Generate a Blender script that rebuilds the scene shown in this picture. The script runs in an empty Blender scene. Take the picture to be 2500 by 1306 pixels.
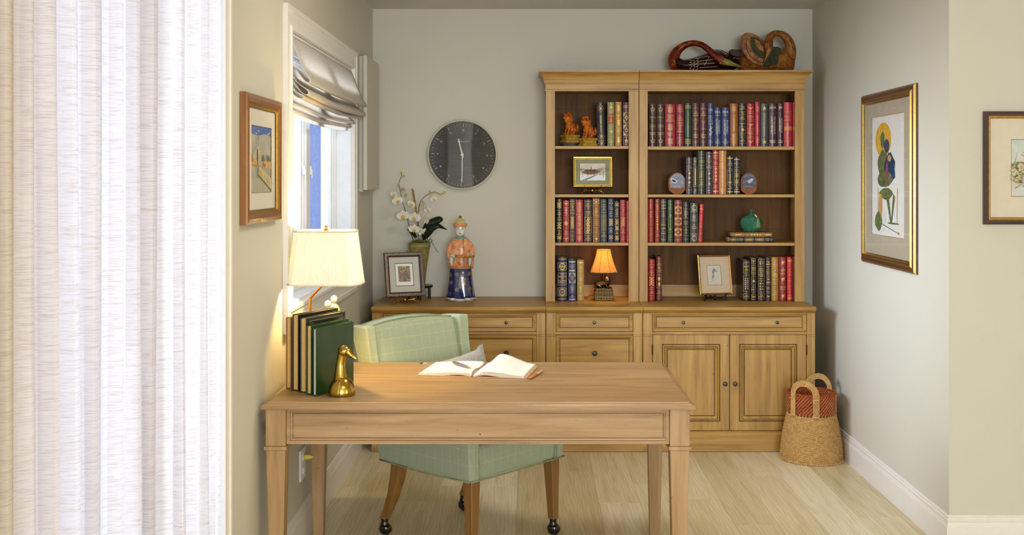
import bpy, math, random
from mathutils import Vector, Matrix, noise as mnoise
random.seed(7)
SC = bpy.context.scene
COL = SC.collection
FL, CX, CY, EYE = 2700.0, 1297.0, 436.0, 1.56     # focal length (px of a 2500 wide frame), vanishing point, eye height


def X(px, Y): return (px - CX) * Y / FL
def H(py, Y): return EYE - (py - CY) * Y / FL


# ---------------------------------------------------------------- camera, world, lights, exposure
cam = bpy.data.objects.new('camera', bpy.data.cameras.new('camera'))
COL.objects.link(cam)
cam.location = (0, 0, EYE)
cam.rotation_euler = (math.pi / 2, 0, 0)
cam.data.sensor_width = 36
cam.data.lens = FL / 2500 * 36
cam.data.shift_x = (1250 - CX) / 2500
cam.data.shift_y = (CY - 653) / 2500
cam.data.clip_end = 60
SC.camera = cam
w = bpy.data.worlds.new('world'); SC.world = w; w.use_nodes = True
w.node_tree.nodes['Background'].inputs[0].default_value = (0.62, 0.76, 1.0, 1)
w.node_tree.nodes['Background'].inputs[1].default_value = 1.1
vs = SC.view_settings
vs.view_transform = 'Standard'; vs.look = 'None'; vs.gamma = 1.0; vs.use_curve_mapping = False
vs.exposure = 0.0
SC.cycles.max_bounces = 7
SC.cycles.diffuse_bounces = 4
SC.cycles.glossy_bounces = 2
SC.cycles.transparent_max_bounces = 8
SC.cycles.caustics_reflective = False
SC.cycles.caustics_refractive = False
SC.cycles.adaptive_threshold = 0.08
SC.cycles.sample_clamp_indirect = 6


def area(name, loc, rot, sx, sy, power, col, spread=math.pi):
    l = bpy.data.lights.new(name, 'AREA'); l.shape = 'RECTANGLE'; l.size = sx; l.size_y = sy
    l.energy = power; l.color = col; l.spread = spread
    o = bpy.data.objects.new(name, l); COL.objects.link(o)
    o.location = loc; o.rotation_euler = rot
    return o


COOL = (0.74, 0.86, 1.0); WARM = (1.0, 0.80, 0.55)
area('daylight_at_window', (-3.4, 5.0, 2.3), (0, -math.pi / 2 + 0.16, 0), 3.0, 3.4, 175, (0.80, 0.88, 1.0), 1.25)
area('daylight_at_curtain', (-1.75, 2.15, 1.3), (0, -math.pi / 2, 0), 2.4, 1.5, 17, (0.55, 0.68, 1.0))
area('rear_room_fill', (1.2, -5.6, 1.7), (math.pi / 2, 0, 0), 3.2, 1.6, 400, (0.86, 0.93, 1.0))  # unseen soft fill added behind the camera, tinted like daylight
area('far_side_fill', (4.5, -0.4, 1.5), (0, math.pi / 2, 0), 1.4, 2.4, 40, (1.0, 0.76, 0.46), 1.7)  # added warm fill, stands in for bounce from the unseen side
area('ceiling_panel_over_desk', (0.3, 4.3, 2.58), (0, 0, 0), 0.6, 0.6, 20, (1.0, 0.93, 0.82))
area('rear_ceiling_fill', (0.7, 1.2, 2.58), (0, 0, 0), 1.2, 1.2, 34, (1.0, 0.84, 0.62))  # unseen warm fill added overhead to lift the room




# ---------------------------------------------------------------- materials
def s2l(h):
    if isinstance(h, str):
        h = h.lstrip('#'); c = [int(h[i:i + 2], 16) / 255 for i in (0, 2, 4)]
    else:
        c = [v / 255 for v in h]
    return tuple(v / 12.92 if v <= 0.04045 else ((v + 0.055) / 1.055) ** 2.4 for v in c) + (1,)


class NT:
    def __init__(s, name):
        s.m = bpy.data.materials.new(name); s.m.use_nodes = True
        s.t = s.m.node_tree; s.n = s.t.nodes; s.b = s.n['Principled BSDF']; s.out = s.n['Material Output']

    def add(s, typ, **kw):
        n = s.n.new(typ)
        for k, v in kw.items(): setattr(n, k, v)
        return n

    def ln(s, a, b): s.t.links.new(a, b)

    def coords(s, scale, kind='Object', rnd=False, loc=None):
        tc = s.add('ShaderNodeTexCoord'); mp = s.add('ShaderNodeMapping')
        src = tc.outputs[kind]
        if rnd:
            oi = s.add('ShaderNodeObjectInfo'); ml = s.add('ShaderNodeMath', operation='MULTIPLY'); ml.inputs[1].default_value = 37
            s.ln(oi.outputs['Random'], ml.inputs[0]); va = s.add('ShaderNodeVectorMath', operation='ADD')
            s.ln(src, va.inputs[0]); s.ln(ml.outputs[0], va.inputs[1]); src = va.outputs[0]; s.rand = oi.outputs['Random']
        s.ln(src, mp.inputs[0]); mp.inputs['Scale'].default_value = scale
        if loc: mp.inputs['Location'].default_value = loc
        return mp.outputs[0]

    def noise(s, vec, scale=1, detail=3, dist=0, rough=0.5):
        n = s.add('ShaderNodeTexNoise'); n.inputs['Scale'].default_value = scale; n.inputs['Detail'].default_value = detail
        n.inputs['Distortion'].default_value = dist; n.inputs['Roughness'].default_value = rough
        if vec: s.ln(vec, n.inputs['Vector'])
        return n.outputs['Fac']

    def ramp(s, fac, stops, interp='LINEAR'):
        r = s.add('ShaderNodeValToRGB'); r.color_ramp.interpolation = interp
        e = r.color_ramp.elements
        while len(e) < len(stops): e.new(0.5)
        for el, (p, c) in zip(e, stops):
            el.position = p; el.color = c if isinstance(c, tuple) and len(c) == 4 else s2l(c)
        s.ln(fac, r.inputs[0]); return r.outputs[0]

    def mix(s, fac, a, b, typ='MIX'):
        m = s.add('ShaderNodeMix', data_type='RGBA', blend_type=typ)
        for v, i in ((fac, 0), (a, 6), (b, 7)):
            if isinstance(v, (int, float)): m.inputs[i].default_value = v
            elif isinstance(v, (tuple, str)): m.inputs[i].default_value = v if isinstance(v, tuple) and len(v) == 4 else s2l(v)
            else: s.ln(v, m.inputs[i])
        return m.outputs[2]

    def math(s, op, a, b=0.0, c=None):
        m = s.add('ShaderNodeMath', operation=op)
        for i, v in enumerate((a, b) if c is None else (a, b, c)):
            if isinstance(v, (int, float)): m.inputs[i].default_value = v
            else: s.ln(v, m.inputs[i])
        return m.outputs[0]

    def bump(s, h, strength=0.3, dist=0.002):
        b = s.add('ShaderNodeBump'); b.inputs['Strength'].default_value = strength; b.inputs['Distance'].default_value = dist
        s.ln(h, b.inputs['Height']); s.ln(b.outputs[0], s.b.inputs['Normal'])

    def col(s, c):
        if isinstance(c, (tuple, str)): s.b.inputs['Base Color'].default_value = c if isinstance(c, tuple) and len(c) == 4 else s2l(c)
        else: s.ln(c, s.b.inputs['Base Color'])

    def set(s, rough=0.5, metal=0.0, spec=0.5, coat=0.0, sheen=0.0):
        s.b.inputs['Roughness'].default_value = rough; s.b.inputs['Metallic'].default_value = metal
        s.b.inputs['Specular IOR Level'].default_value = spec; s.b.inputs['Coat Weight'].default_value = coat
        s.b.inputs['Sheen Weight'].default_value = sheen
        return s.m


MC = {}


def plain(name, c, rough=0.5, metal=0.0, var=0.06, scale=30, coat=0.0, bump=0.0, spec=0.5):
    """one colour with slight mottling"""
    if name in MC: return MC[name]
    n = NT(name); f = n.noise(n.coords((scale,) * 3), 1, 3)
    base = s2l(c)
    lo = tuple(max(0, v * (1 - 2.2 * var)) for v in base[:3]) + (1,); hi = tuple(min(1, v * (1 + 2.2 * var)) for v in base[:3]) + (1,)
    n.col(n.ramp(f, [(0.3, lo), (0.7, hi)]))
    if bump: n.bump(f, bump, 0.002)
    MC[name] = n.set(rough, metal, spec, coat)
    return MC[name]


def paint(name, c):
    n = NT(name); v = n.coords((1, 1, 1))
    f = n.noise(v, 1.3, 2); g = n.noise(v, 160, 3)
    b = s2l(c)
    n.col(n.ramp(f, [(0.2, tuple(x * 0.97 for x in b[:3]) + (1,)), (0.8, tuple(min(1, x * 1.03) for x in b[:3]) + (1,))]))
    n.bump(g, 0.12, 0.0006)
    return n.set(0.62, spec=0.3)


def wood(name, dark, mid, light, axis, rough=0.42, blotch=0.5, rnd=False, speck=True, ring=0.0, coat=0.0):
    """grained timber, grain running along axis 0, 1 or 2"""
    n = NT(name)
    sc = [34, 34, 34]; sc[axis] = 2.2
    v = n.coords(tuple(sc), rnd=rnd)
    g = n.noise(v, 1, 5, 0.4, 0.6)
    fine = [260, 260, 260]; fine[axis] = 9
    v2 = n.coords(tuple(fine), rnd=rnd); g2 = n.noise(v2, 1, 2)
    c = n.ramp(g, [(0.25, dark), (0.5, mid), (0.78, light)])
    c = n.mix(n.math('MULTIPLY', g2, 0.32), c, dark)
    bs = [5, 5, 5]; bs[axis] = 1.4
    v3 = n.coords(tuple(bs), rnd=rnd); bl = n.noise(v3, 1, 3)
    c = n.mix(n.math('MULTIPLY', n.ramp(bl, [(0.42, (0, 0, 0, 1)), (0.7, (1, 1, 1, 1))]), blotch), c, dark)
    if ring:
        rs = [7.5, 7.5, 7.5]; rs[axis] = 1.1
        v4 = n.coords(tuple(rs), rnd=rnd)
        wv = n.add('ShaderNodeTexWave', wave_type='RINGS', rings_direction='SPHERICAL'); wv.inputs['Scale'].default_value = 3.6
        wv.inputs['Distortion'].default_value = 7; wv.inputs['Detail'].default_value = 3; wv.inputs['Detail Scale'].default_value = 1.0
        n.ln(v4, wv.inputs['Vector'])
        c = n.mix(n.math('MULTIPLY', wv.outputs['Fac'], ring), c, dark)
    if speck:
        sp = n.noise(n.coords((60, 60, 60), rnd=rnd), 1, 2)
        c = n.mix(n.ramp(sp, [(0.755, (0, 0, 0, 1)), (0.79, (1, 1, 1, 1))]), c, tuple(x * 0.25 for x in s2l(dark)[:3]) + (1,))
    if rnd:
        hs = n.add('ShaderNodeHueSaturation'); n.ln(c, hs.inputs['Color'])
        n.ln(n.math('MULTIPLY_ADD', n.rand, 0.28, 0.86), hs.inputs['Value'])
        n.ln(n.math('MULTIPLY_ADD', n.rand, -0.3, 1.15), hs.inputs['Saturation'])
        c = hs.outputs[0]
    n.col(c); n.bump(g2, 0.15, 0.0006)
    return n.set(rough, coat=coat)


def leather(c, name=None):
    key = 'leather_' + c
    if key in MC: return MC[key]
    n = NT(key); v = n.coords((1, 1, 1)); f = n.noise(v, 22, 3); g = n.noise(v, 420, 2)
    b = s2l(c)
    n.col(n.ramp(f, [(0.25, tuple(x * 0.72 for x in b[:3]) + (1,)), (0.75, tuple(min(1, x * 1.18) for x in b[:3]) + (1,))]))
    n.bump(g, 0.12, 0.0005); MC[key] = n.set(0.36, coat=0.15); return MC[key]


def gold(name='gold', c='D8B45A', rough=0.3):
    if name in MC: return MC[name]
    n = NT(name); f = n.noise(n.coords((90, 90, 90)), 1, 3)
    b = s2l(c); n.col(n.ramp(f, [(0.3, tuple(x * 0.72 for x in b[:3]) + (1,)), (0.7, b)]))
    MC[name] = n.set(rough, metal=1.0); return MC[name]


def foil(c='DDB765'):
    """tooled gilding on leather: satin, half metallic"""
    key = 'foil_' + c
    if key in MC: return MC[key]
    n = NT(key); f = n.noise(n.coords((140, 140, 140)), 1, 2)
    b = s2l(c); n.col(n.ramp(f, [(0.3, tuple(x * 0.8 for x in b[:3]) + (1,)), (0.7, b)]))
    MC[key] = n.set(0.5, metal=0.35); return MC[key]


def clear_glass(name, tint=(1, 1, 1, 1), refl=1.0):
    if name in MC: return MC[name]
    n = NT(name); tr = n.add('ShaderNodeBsdfTransparent'); tr.inputs[0].default_value = tint
    gl = n.add('ShaderNodeBsdfGlossy'); gl.inputs['Roughness'].default_value = 0.02
    lw = n.add('ShaderNodeLayerWeight'); lw.inputs['Blend'].default_value = 0.5
    fz = n.math('MULTIPLY_ADD', n.math('POWER', lw.outputs['Facing'], 4.0), 0.9, 0.045)
    mx = n.add('ShaderNodeMixShader')
    n.ln(n.math('MULTIPLY', fz, refl), mx.inputs[0]); n.ln(tr.outputs[0], mx.inputs[1]); n.ln(gl.outputs[0], mx.inputs[2])
    n.ln(mx.outputs[0], n.out.inputs[0]); MC[name] = n.m; return n.m


def cloth_lit(name, c, trans, streak=None, c2=None):
    """thin cloth: diffuse plus translucent; streak = coordinate scale of the slubs"""
    n = NT(name)
    v = n.coords(streak or (300, 300, 300)); f = n.noise(v, 1, 4, 0.2, 0.65)
    v2 = n.coords((40, 40, 500)); f2 = n.noise(v2, 1, 2)
    wv = n.coords((420, 420, 30)); f3 = n.noise(wv, 1, 1)
    cc = n.ramp(f, [(0.34, c2 or c), (0.52, c), (0.7, c)])
    cc = n.mix(n.math('MULTIPLY', f2, 0.22), cc, c2 or c)
    cc = n.mix(n.math('MULTIPLY', f3, 0.12), cc, c2 or c)
    d = n.add('ShaderNodeBsdfDiffuse'); t = n.add('ShaderNodeBsdfTranslucent'); mx = n.add('ShaderNodeMixShader')
    n.ln(cc, d.inputs[0]); n.ln(cc, t.inputs[0]); mx.inputs[0].default_value = trans
    n.ln(d.outputs[0], mx.inputs[1]); n.ln(t.outputs[0], mx.inputs[2]); n.ln(mx.outputs[0], n.out.inputs[0])
    bp = n.add('ShaderNodeBump'); bp.inputs['Strength'].default_value = 0.2; bp.inputs['Distance'].default_value = 0.001
    n.ln(f, bp.inputs['Height']); n.ln(bp.outputs[0], d.inputs['Normal'])
    return n.m


M = {}
M['wall'] = paint('wall_paint', 'CBC8BB')
M['ceil'] = paint('ceiling_paint', 'D5D3CC')
M['trim'] = plain('trim_paint', 'E6E3DE', 0.35, var=0.01)
M['trim2'] = plain('vinyl_white', 'EEF0F2', 0.3, var=0.01)
M['dark'] = plain('dark_gap', '15110C', 0.8)
M['black'] = plain('black_lacquer', '14120F', 0.3)
for i, a in enumerate('xyz'):
    M['cab_' + a] = wood('cabinet_timber_' + a, '86602A', 'B48A44', 'CBA45C', i, blotch=0.30)
    M['desk_' + a] = wood('desk_timber_' + a, '86643E', 'AC8A60', 'C0A27A', i, blotch=0.34)
M['glaze'] = wood('glazed_groove', '4A300F', '6B4A1E', '86602C', 0, speck=False)
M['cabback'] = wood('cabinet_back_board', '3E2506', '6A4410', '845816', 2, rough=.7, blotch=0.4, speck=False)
M['plank'] = wood('oak_plank', 'C4B288', 'E4D9B8', 'F0E7CC', 1, 0.38, 0.22, True, True, 0.42)
M['brass'] = gold('brass', 'C9A44A', 0.16)
M['antique'] = gold('antique_gold', 'A98C45', 0.34)
M['gilt'] = gold('gilt', 'BC964E', 0.36)
M['pewter'] = gold('dark_pewter', '4E4A45', 0.3)
M['page'] = plain('book_pages', 'CDA968', 0.7, var=0.03, scale=200)
M['pagewhite'] = plain('white_pages', 'EFEBE2', 0.7, var=0.02)
M['glass'] = clear_glass('picture_glass', refl=0.55)


# ---------------------------------------------------------------- mesh helpers
OFF = {}


def smooth_pts(pts, k=4):
    """Catmull-Rom through tuples of any length"""
    out = []; n = len(pts)
    for i in range(n - 1):
        p0, p1, p2, p3 = pts[max(i - 1, 0)], pts[i], pts[i + 1], pts[min(i + 2, n - 1)]
        for j in range(k):
            t = j / k
            out.append(tuple(0.5 * (2 * b + (c - a) * t + (2 * a - 5 * b + 4 * c - d) * t * t + (-a + 3 * b - 3 * c + d) * t ** 3)
                             for a, b, c, d in zip(p0, p1, p2, p3)))
    out.append(tuple(pts[-1])); return out


class MB:
    def __init__(s): s.v = []; s.f = []; s.m = []; s.mi = 0; s.T = None; s.sm = False; s.smf = []

    def add(s, vs, fs):
        o = len(s.v)
        s.v += [tuple(s.T @ Vector(v)) if s.T else tuple(v) for v in vs]
        s.f += [tuple(i + o for i in f) for f in fs]
        s.m += [s.mi] * len(fs); s.smf += [s.sm] * len(fs); return s

    def box(s, x0, x1, y0, y1, z0, z1):
        return s.add([(x0, y0, z0), (x1, y0, z0), (x1, y1, z0), (x0, y1, z0), (x0, y0, z1), (x1, y0, z1), (x1, y1, z1), (x0, y1, z1)],
                     [(0, 3, 2, 1), (4, 5, 6, 7), (0, 1, 5, 4), (1, 2, 6, 5), (2, 3, 7, 6), (3, 0, 4, 7)])

    def frustum(s, c0, w0, d0, c1, w1, d1):
        """box between a rectangle centred c0 and one centred c1"""
        vs = []
        for c, w_, d_ in ((c0, w0, d0), (c1, w1, d1)):
            for sx, sy in ((-1, -1), (1, -1), (1, 1), (-1, 1)): vs.append((c[0] + sx * w_ / 2, c[1] + sy * d_ / 2, c[2]))
        return s.add(vs, [(0, 3, 2, 1), (4, 5, 6, 7), (0, 1, 5, 4), (1, 2, 6, 5), (2, 3, 7, 6), (3, 0, 4, 7)])

    def loft(s, rings, closed=True, caps=True):
        n = len(rings[0]); vs = [p for r in rings for p in r]; fs = []
        for i in range(len(rings) - 1):
            for j in range(n if closed else n - 1):
                k = (j + 1) % n; fs.append((i * n + j, i * n + k, (i + 1) * n + k, (i + 1) * n + j))
        if caps and closed:
            fs.append(tuple(range(n - 1, -1, -1))); fs.append(tuple((len(rings) - 1) * n + j for j in range(n)))
        return s.add(vs, fs)

    def lathe(s, prof, c=(0, 0, 0), n=24, sx=1.0, sy=1.0, caps=True):
        return s.loft([[(c[0] + r * sx * math.cos(2 * math.pi * j / n), c[1] + r * sy * math.sin(2 * math.pi * j / n), c[2] + z) for j in range(n)]
                       for r, z in prof], True, caps)

    def tube(s, pts, r, n=8, fx=1.0, fy=1.0, closed=False, up=(0, 0, 1), k=0):
        """tube through pts; r a number or list; fx, fy flatten across; k = smoothing"""
        if not isinstance(r, (list, tuple)): r = [r] * len(pts)
        if k:
            q = smooth_pts([tuple(p) + (a,) for p, a in zip(pts, r)], k); pts = [a[:3] for a in q]; r = [a[3] for a in q]
        P = [Vector(p) for p in pts]; rings = []; up = Vector(up); m = len(P)
        for i, p in enumerate(P):
            if closed: t = (P[(i + 1) % m] - P[i - 1])
            else: t = P[min(i + 1, m - 1)] - P[max(i - 1, 0)]
            t.normalize()
            if rings:
                a = pa - t * pa.dot(t)
            else:
                a = up.cross(t)
                if a.length < 1e-2: a = Vector((1, 0, 0)).cross(t)
                if a.length < 1e-2: a = Vector((0, 1, 0)).cross(t)
            a.normalize(); b = t.cross(a); b.normalize(); pa = a
            rings.append([tuple(p + a * (math.cos(2 * math.pi * j / n) * r[i] * fx) + b * (math.sin(2 * math.pi * j / n) * r[i] * fy)) for j in range(n)])
        if closed: rings.append(rings[0]); return s.loft(rings, True, False)
        return s.loft(rings, True, True)

    def blob(s, c, r, n=12, R=None):
        """ellipsoid, centre c, radii r; R optional rotation matrix"""
        rings = []
        for i in range(1, n // 2 + 2):
            th = math.pi * (i - 0.5) / (n // 2 + 1)
            ring = []
            for j in range(n):
                ph = 2 * math.pi * j / n
                p = Vector((r[0] * math.sin(th) * math.cos(ph), r[1] * math.sin(th) * math.sin(ph), -r[2] * math.cos(th)))
                if R: p = R @ p
                ring.append((c[0] + p.x, c[1] + p.y, c[2] + p.z))
            rings.append(ring)
        return s.loft(rings)

    def prism(s, poly, axis, a, b):
        """polygon extruded along axis; poly in the two other axes in xyz order"""
        def mk(p, h):
            q = [p[0], p[1]]; q.insert(axis, h); return tuple(q)
        n = len(poly); vs = [mk(p, a) for p in poly] + [mk(p, b) for p in poly]
        fs = [tuple(range(n)), tuple(range(2 * n - 1, n - 1, -1))] + [(i, i + n, (i + 1) % n + n, (i + 1) % n) for i in range(n)]
        return s.add(vs, fs)

    def rects(s, x0, x1, z0, z1, steps, mats=None, close=True):
        """nested rectangles in the xz plane: steps = [(inset, y)], outermost first; last one is filled"""
        vs = []; fs = []
        for ins, y in steps:
            vs += [(x0 + ins, y, z0 + ins), (x1 - ins, y, z0 + ins), (x1 - ins, y, z1 - ins), (x0 + ins, y, z1 - ins)]
        for i in range(len(steps) - 1):
            for j in range(4):
                k = (j + 1) % 4; fs.append((4 * i + j, 4 * i + k, 4 * i + 4 + k, 4 * i + 4 + j))
        if close: n = 4 * (len(steps) - 1); fs.append((n, n + 1, n + 2, n + 3))
        o = len(s.f); s.add(vs, fs)
        if mats:
            for i, mi in enumerate(mats):
                for j in range(4):
                    if o + 4 * i + j < len(s.f): s.m[o + 4 * i + j] = mi
            if close and len(mats) >= len(steps): s.m[-1] = mats[len(steps) - 1]
        return s

    def build(s, name, mats, parent=None, smooth=False, bevel=0.0, seg=2, solid=0.0, sub=0, remesh=0.0, world=True, angle=None):
        me = bpy.data.meshes.new(name)
        off = OFF.get(parent.name, (0, 0, 0)) if (parent and world) else (0, 0, 0)
        me.from_pydata([(x - off[0], y - off[1], z - off[2]) for x, y, z in s.v], [], s.f)
        if not isinstance(mats, (list, tuple)): mats = [mats]
        for m in mats: me.materials.append(m)
        if len(mats) > 1: me.polygons.foreach_set('material_index', [min(i, len(mats) - 1) for i in s.m])
        me.polygons.foreach_set('use_smooth', [bool(smooth or q) for q in s.smf])
        me.update()
        o = bpy.data.objects.new(name, me); COL.objects.link(o)
        if parent: o.parent = parent; OFF[o.name] = off
        if remesh:
            md = o.modifiers.new('r', 'REMESH'); md.mode = 'VOXEL'; md.voxel_size = remesh; md.use_smooth_shade = True
            sm = o.modifiers.new('s', 'SMOOTH'); sm.iterations = 2; sm.factor = 0.4
        if solid: md = o.modifiers.new('t', 'SOLIDIFY'); md.thickness = solid; md.offset = 0
        if bevel: md = o.modifiers.new('b', 'BEVEL'); md.width = bevel; md.segments = seg; md.limit_method = 'ANGLE'; md.angle_limit = math.radians(40)
        if sub: md = o.modifiers.new('u', 'SUBSURF'); md.levels = sub; md.render_levels = sub
        if angle:
            try: me.set_sharp_from_angle(angle=math.radians(angle))
            except Exception: pass
        return o


def tag(o, label=None, cat=None, group=None, kind=None):
    if label: o['label'] = label
    if cat: o['category'] = cat
    if group: o['group'] = group
    if kind: o['kind'] = kind
    return o


def thing(name, label, cat, loc=(0, 0, 0), rz=0.0, group=None, rot=None):
    o = bpy.data.objects.new(name, None); COL.objects.link(o); o.empty_display_size = 0.05
    o.location = loc; o.rotation_euler = rot or (0, 0, rz); OFF[o.name] = tuple(loc)
    return tag(o, label, cat, group)


def struct(o, label=None): tag(o, label, None, None, 'structure'); return o


def copy_tree(o, parent=None):
    c = o.copy(); COL.objects.link(c)
    if parent: c.parent = parent
    for ch in list(KIDS.get(o.name, [])): copy_tree(ch, c)
    return c


KIDS = {}
# ---------------------------------------------------------------- room shell
WL, WR, WB, CE = -0.985, 1.748, 6.876, 2.614     # planes: wall with windows, wall with the tall picture, back wall, ceiling
YR = 4.627                                        # where the picture wall ends at its outer corner
YN = -6.2                                         # rear of the room behind the camera


def wall_with_holes(name, x, th, y0, y1, z0, z1, holes):
    """wall in the yz plane, from x to x-th, holes = (y0,y1,z0,z1) sorted along y"""
    b = MB(); cur = y0
    for a0, a1, c0, c1 in holes:
        b.box(x - th, x, cur, a0, z0, z1)
        if c0 > z0: b.box(x - th, x, a0, a1, z0, c0)
        b.box(x - th, x, a0, a1, c1, z1); cur = a1
    b.box(x - th, x, cur, y1, z0, z1)
    return struct(b.build(name, M['wall']))


WY0, WY1, WZ0, WZ1 = 4.485, 6.05, 1.04, 2.16
wall_with_holes('wall_left', WL, 0.135, YN, WB, 0, CE, [(2.06, 3.50, 0.02, 2.42), (WY0, WY1, WZ0, WZ1)])
struct(MB().box(WL - 0.22, WR + 0.15, WB, WB + 0.12, 0, CE).build('wall_back', M['wall']))
wr = MB().box(WR, WR + 0.15, YR + 0.12, WB, 0, CE)
wr.box(WR, 4.6, YR, YR + 0.12, 0, CE)
struct(wr.build('wall_right', M['wall']))
struct(MB().box(4.6, 4.75, YN, YR + 0.12, 0, CE).build('wall_far_side', M['wall']))
struct(MB().box(WL - 0.22, 4.75, YN - 0.12, YN, 0, CE).build('wall_rear', M['wall']))
struct(MB().box(WL - 0.22, 4.75, YN - 0.12, WB + 0.12, CE, CE + 0.1).build('ceiling', M['ceil']))

# floor: slab plus every oak plank near the camera's view, laid in staggered rows
fl = struct(MB().box(WL - 0.22, 4.75, YN - 0.12, WB, -0.06, -0.012).build('floor', M['plank']))
JOINT = {-7: 5.60, -6: 5.88, -5: 5.34, -4: 5.62, -3: 5.60, -2: 5.06, -1: 5.89, 0: 5.32, 1: 5.65, 2: 5.38, 3: 4.98, 4: 5.80, 5: 5.34}
PW, P0 = 0.197, 0.325
pm = {}
for k in range(-7, 14):
    x0, x1 = P0 + PW * k, P0 + PW * (k + 1)
    x0 = max(x0, WL + 0.0); 
    if x1 <= WL: continue
    if x0 > 3.0: break
    ys = [JOINT.get(k, 4.9 + (k * 37 % 10) * 0.1)]
    Lk = 1.35
    cuts = [WB]
    y = ys[0]
    y += Lk if y + Lk < WB - 0.1 else 0
    while y > 1.6:
        cuts.append(y); y -= Lk
    cuts.append(1.2)
    cuts = sorted(set(cuts))
    for a, c in zip(cuts, cuts[1:]):
        g = 0.0003
        dz = random.uniform(-0.0004, 0.0)
        if x0 > WR and a > YR: continue
        p = MB(); p.T = None
        hx, hy = (x1 - x0) / 2 - g, (c - a) / 2 - g
        p.box(-hx, hx, -hy, hy, -0.012, 0.0)
        o = p.build('plank', M['plank'], fl, world=False, bevel=0.0005, seg=1)
        o.location = ((x0 + x1) / 2, (a + c) / 2, dz)


def skirting(name, pts, h, t=0.014):
    """moulded baseboard along a polyline of wall points; the board stands to the room side (normal given per point)"""
    prof = [(t, 0), (t, h * 0.70), (t - 0.004, h * 0.72), (t - 0.003, h * 0.75), (t - 0.006, h * 0.80), (t - 0.003, h * 0.88), (t - 0.008, h * 0.91),
            (t - 0.008, h * 0.95), (t - 0.004, h * 0.97), (t - 0.010, h), (0, h)]
    b = MB()
    b.loft([[(p[0] + n[0] * d, p[1] + n[1] * d, z) for d, z in prof] for p, n in pts], closed=False)
    return struct(b.build(name, M['trim']))


skirting('baseboard_left', [((WL, 3.58), (1, 0)), ((WL, WB), (1, -1))], 0.165)
skirting('baseboard_back', [((WL, WB), (1, -1)), ((WR, WB), (-1, -1))], 0.155)
skirting('baseboard_right', [((WR, WB), (-1, -1)), ((WR, YR), (-1, -1)), ((4.6, YR), (-1, -1))], 0.152)


def casing_yz(b, y0, y1, z0, z1, x, wd, t, sill=True):
    """mitred casing around an opening in the wall plane x; profile steps outwards"""
    st = [(-wd, 0.0), (-wd, t), (-wd * 0.80, t), (-wd * 0.76, t * 0.75), (-wd * 0.5, t * 0.62), (-wd * 0.22, t * 0.7), (-wd * 0.18, t), (-wd * 0.04, t), (0.0, t * 0.6), (0.0, -0.01)]
    rings = []
    for ins, d in st:
        rings.append([(x + d, y0 + ins, z0 + ins), (x + d, y1 - ins, z0 + ins), (x + d, y1 - ins, z1 - ins), (x + d, y0 + ins, z1 - ins)])
    b.loft(rings, True, False)


# side window with its roman shade
win = struct(bpy.data.objects.new('window_1', None)); COL.objects.link(win); win.location = (WL, 5.27, 1.04); OFF['window_1'] = (WL, 5.27, 1.04)
b = MB(); casing_yz(b, WY0, WY1, WZ0, WZ1, WL, 0.098, 0.02)
b.build('window_casing', M['trim'], win)
b = MB()   # jamb lining and sill board
xi, xo = WL, WL - 0.135
b.box(xo, xi, WY0, WY0 + 0.012, WZ0, WZ1).box(xo, xi, WY1 - 0.012, WY1, WZ0, WZ1).box(xo, xi, WY0, WY1, WZ1 - 0.012, WZ1)
b.build('window_jamb', M['trim2'], win)
MB().box(xo, xi + 0.004, WY0, WY1, WZ0, WZ0 + 0.014).build('window_sill', M['trim2'], win)
xf = WL - 0.078   # inner face of the window unit
b = MB()
for (a0, a1, c0, c1) in ((WY0 + .012, WY0 + .052, WZ0 + .014, WZ1 - .012), (WY1 - .040, WY1 - .012, WZ0 + .014, WZ1 - .012), (5.23, 5.31, WZ0 + .05, WZ1 - .05)):
    b.box(xf - 0.08, xf, a0, a1, c0, c1)
b.box(xf - 0.08, xf, WY0 + .052, WY1 - .052, WZ0 + .014, WZ0 + .054).box(xf - 0.08, xf, WY0 + .052, WY1 - .052, WZ1 - .052, WZ1 - .012)
b.build('window_frame', M['trim2'], win, bevel=0.003)
for a0, a1, hy in ((WY0 + .055, 5.228, 5.20), (5.312, WY1 - .042, 5.345)):
    z0, z1 = WZ0 + .057, WZ1 - .055
    b = MB()
    rings = []
    for ins, x in ((0, xf - 0.07), (0, xf - 0.012), (0.014, xf - 0.010), (0.018, xf - 0.018), (0.032, xf - 0.020), (0.037, xf - 0.036), (0.041, xf - 0.055)):
        rings.append([(x, a0 + ins, z0 + ins), (x, a1 - ins, z0 + ins), (x, a1 - ins, z1 - ins), (x, a0 + ins, z1 - ins)])
    b.loft(rings, True, False)
    sash = b.build('window_sash', M['trim2'], win)
    MB().box(xf - 0.056, xf - 0.052, a0 + .040, a1 - .040, z0 + .040, z1 - .040).build('window_pane', clear_glass('window_glass', (0.96, 0.98, 1, 1), 0.12), win)
    for hz in (1.95, 1.60, 1.25):
        h_ = MB(); h_.box(xf - 0.012, xf + 0.002, hy - 0.008, hy + 0.008, hz - 0.02, hz + 0.02).box(xf + 0.001, xf + 0.006, hy - 0.004, hy + 0.004, hz - 0.04, hz + 0.005)
        h_.build('sash_lock', M['trim2'], win, bevel=0.002)
# fence of vertical boards outside, seen obliquely through the panes
ew = struct(bpy.data.objects.new('exterior_screen', None)); COL.objects.link(ew); ew.location = (-1.4, 8.2, 0)
fm = plain('blue_grey_siding', 'A6B4E2', 0.7, var=0.05, scale=40)
for i in range(16):
    MB().box(-0.045, 0.045, 0, 0.02, 0, 3.4).build('plank', fm, ew, world=False, bevel=0.006).location = (0.10 - i * 0.1, 0.012 * (i % 2), 0)

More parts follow.
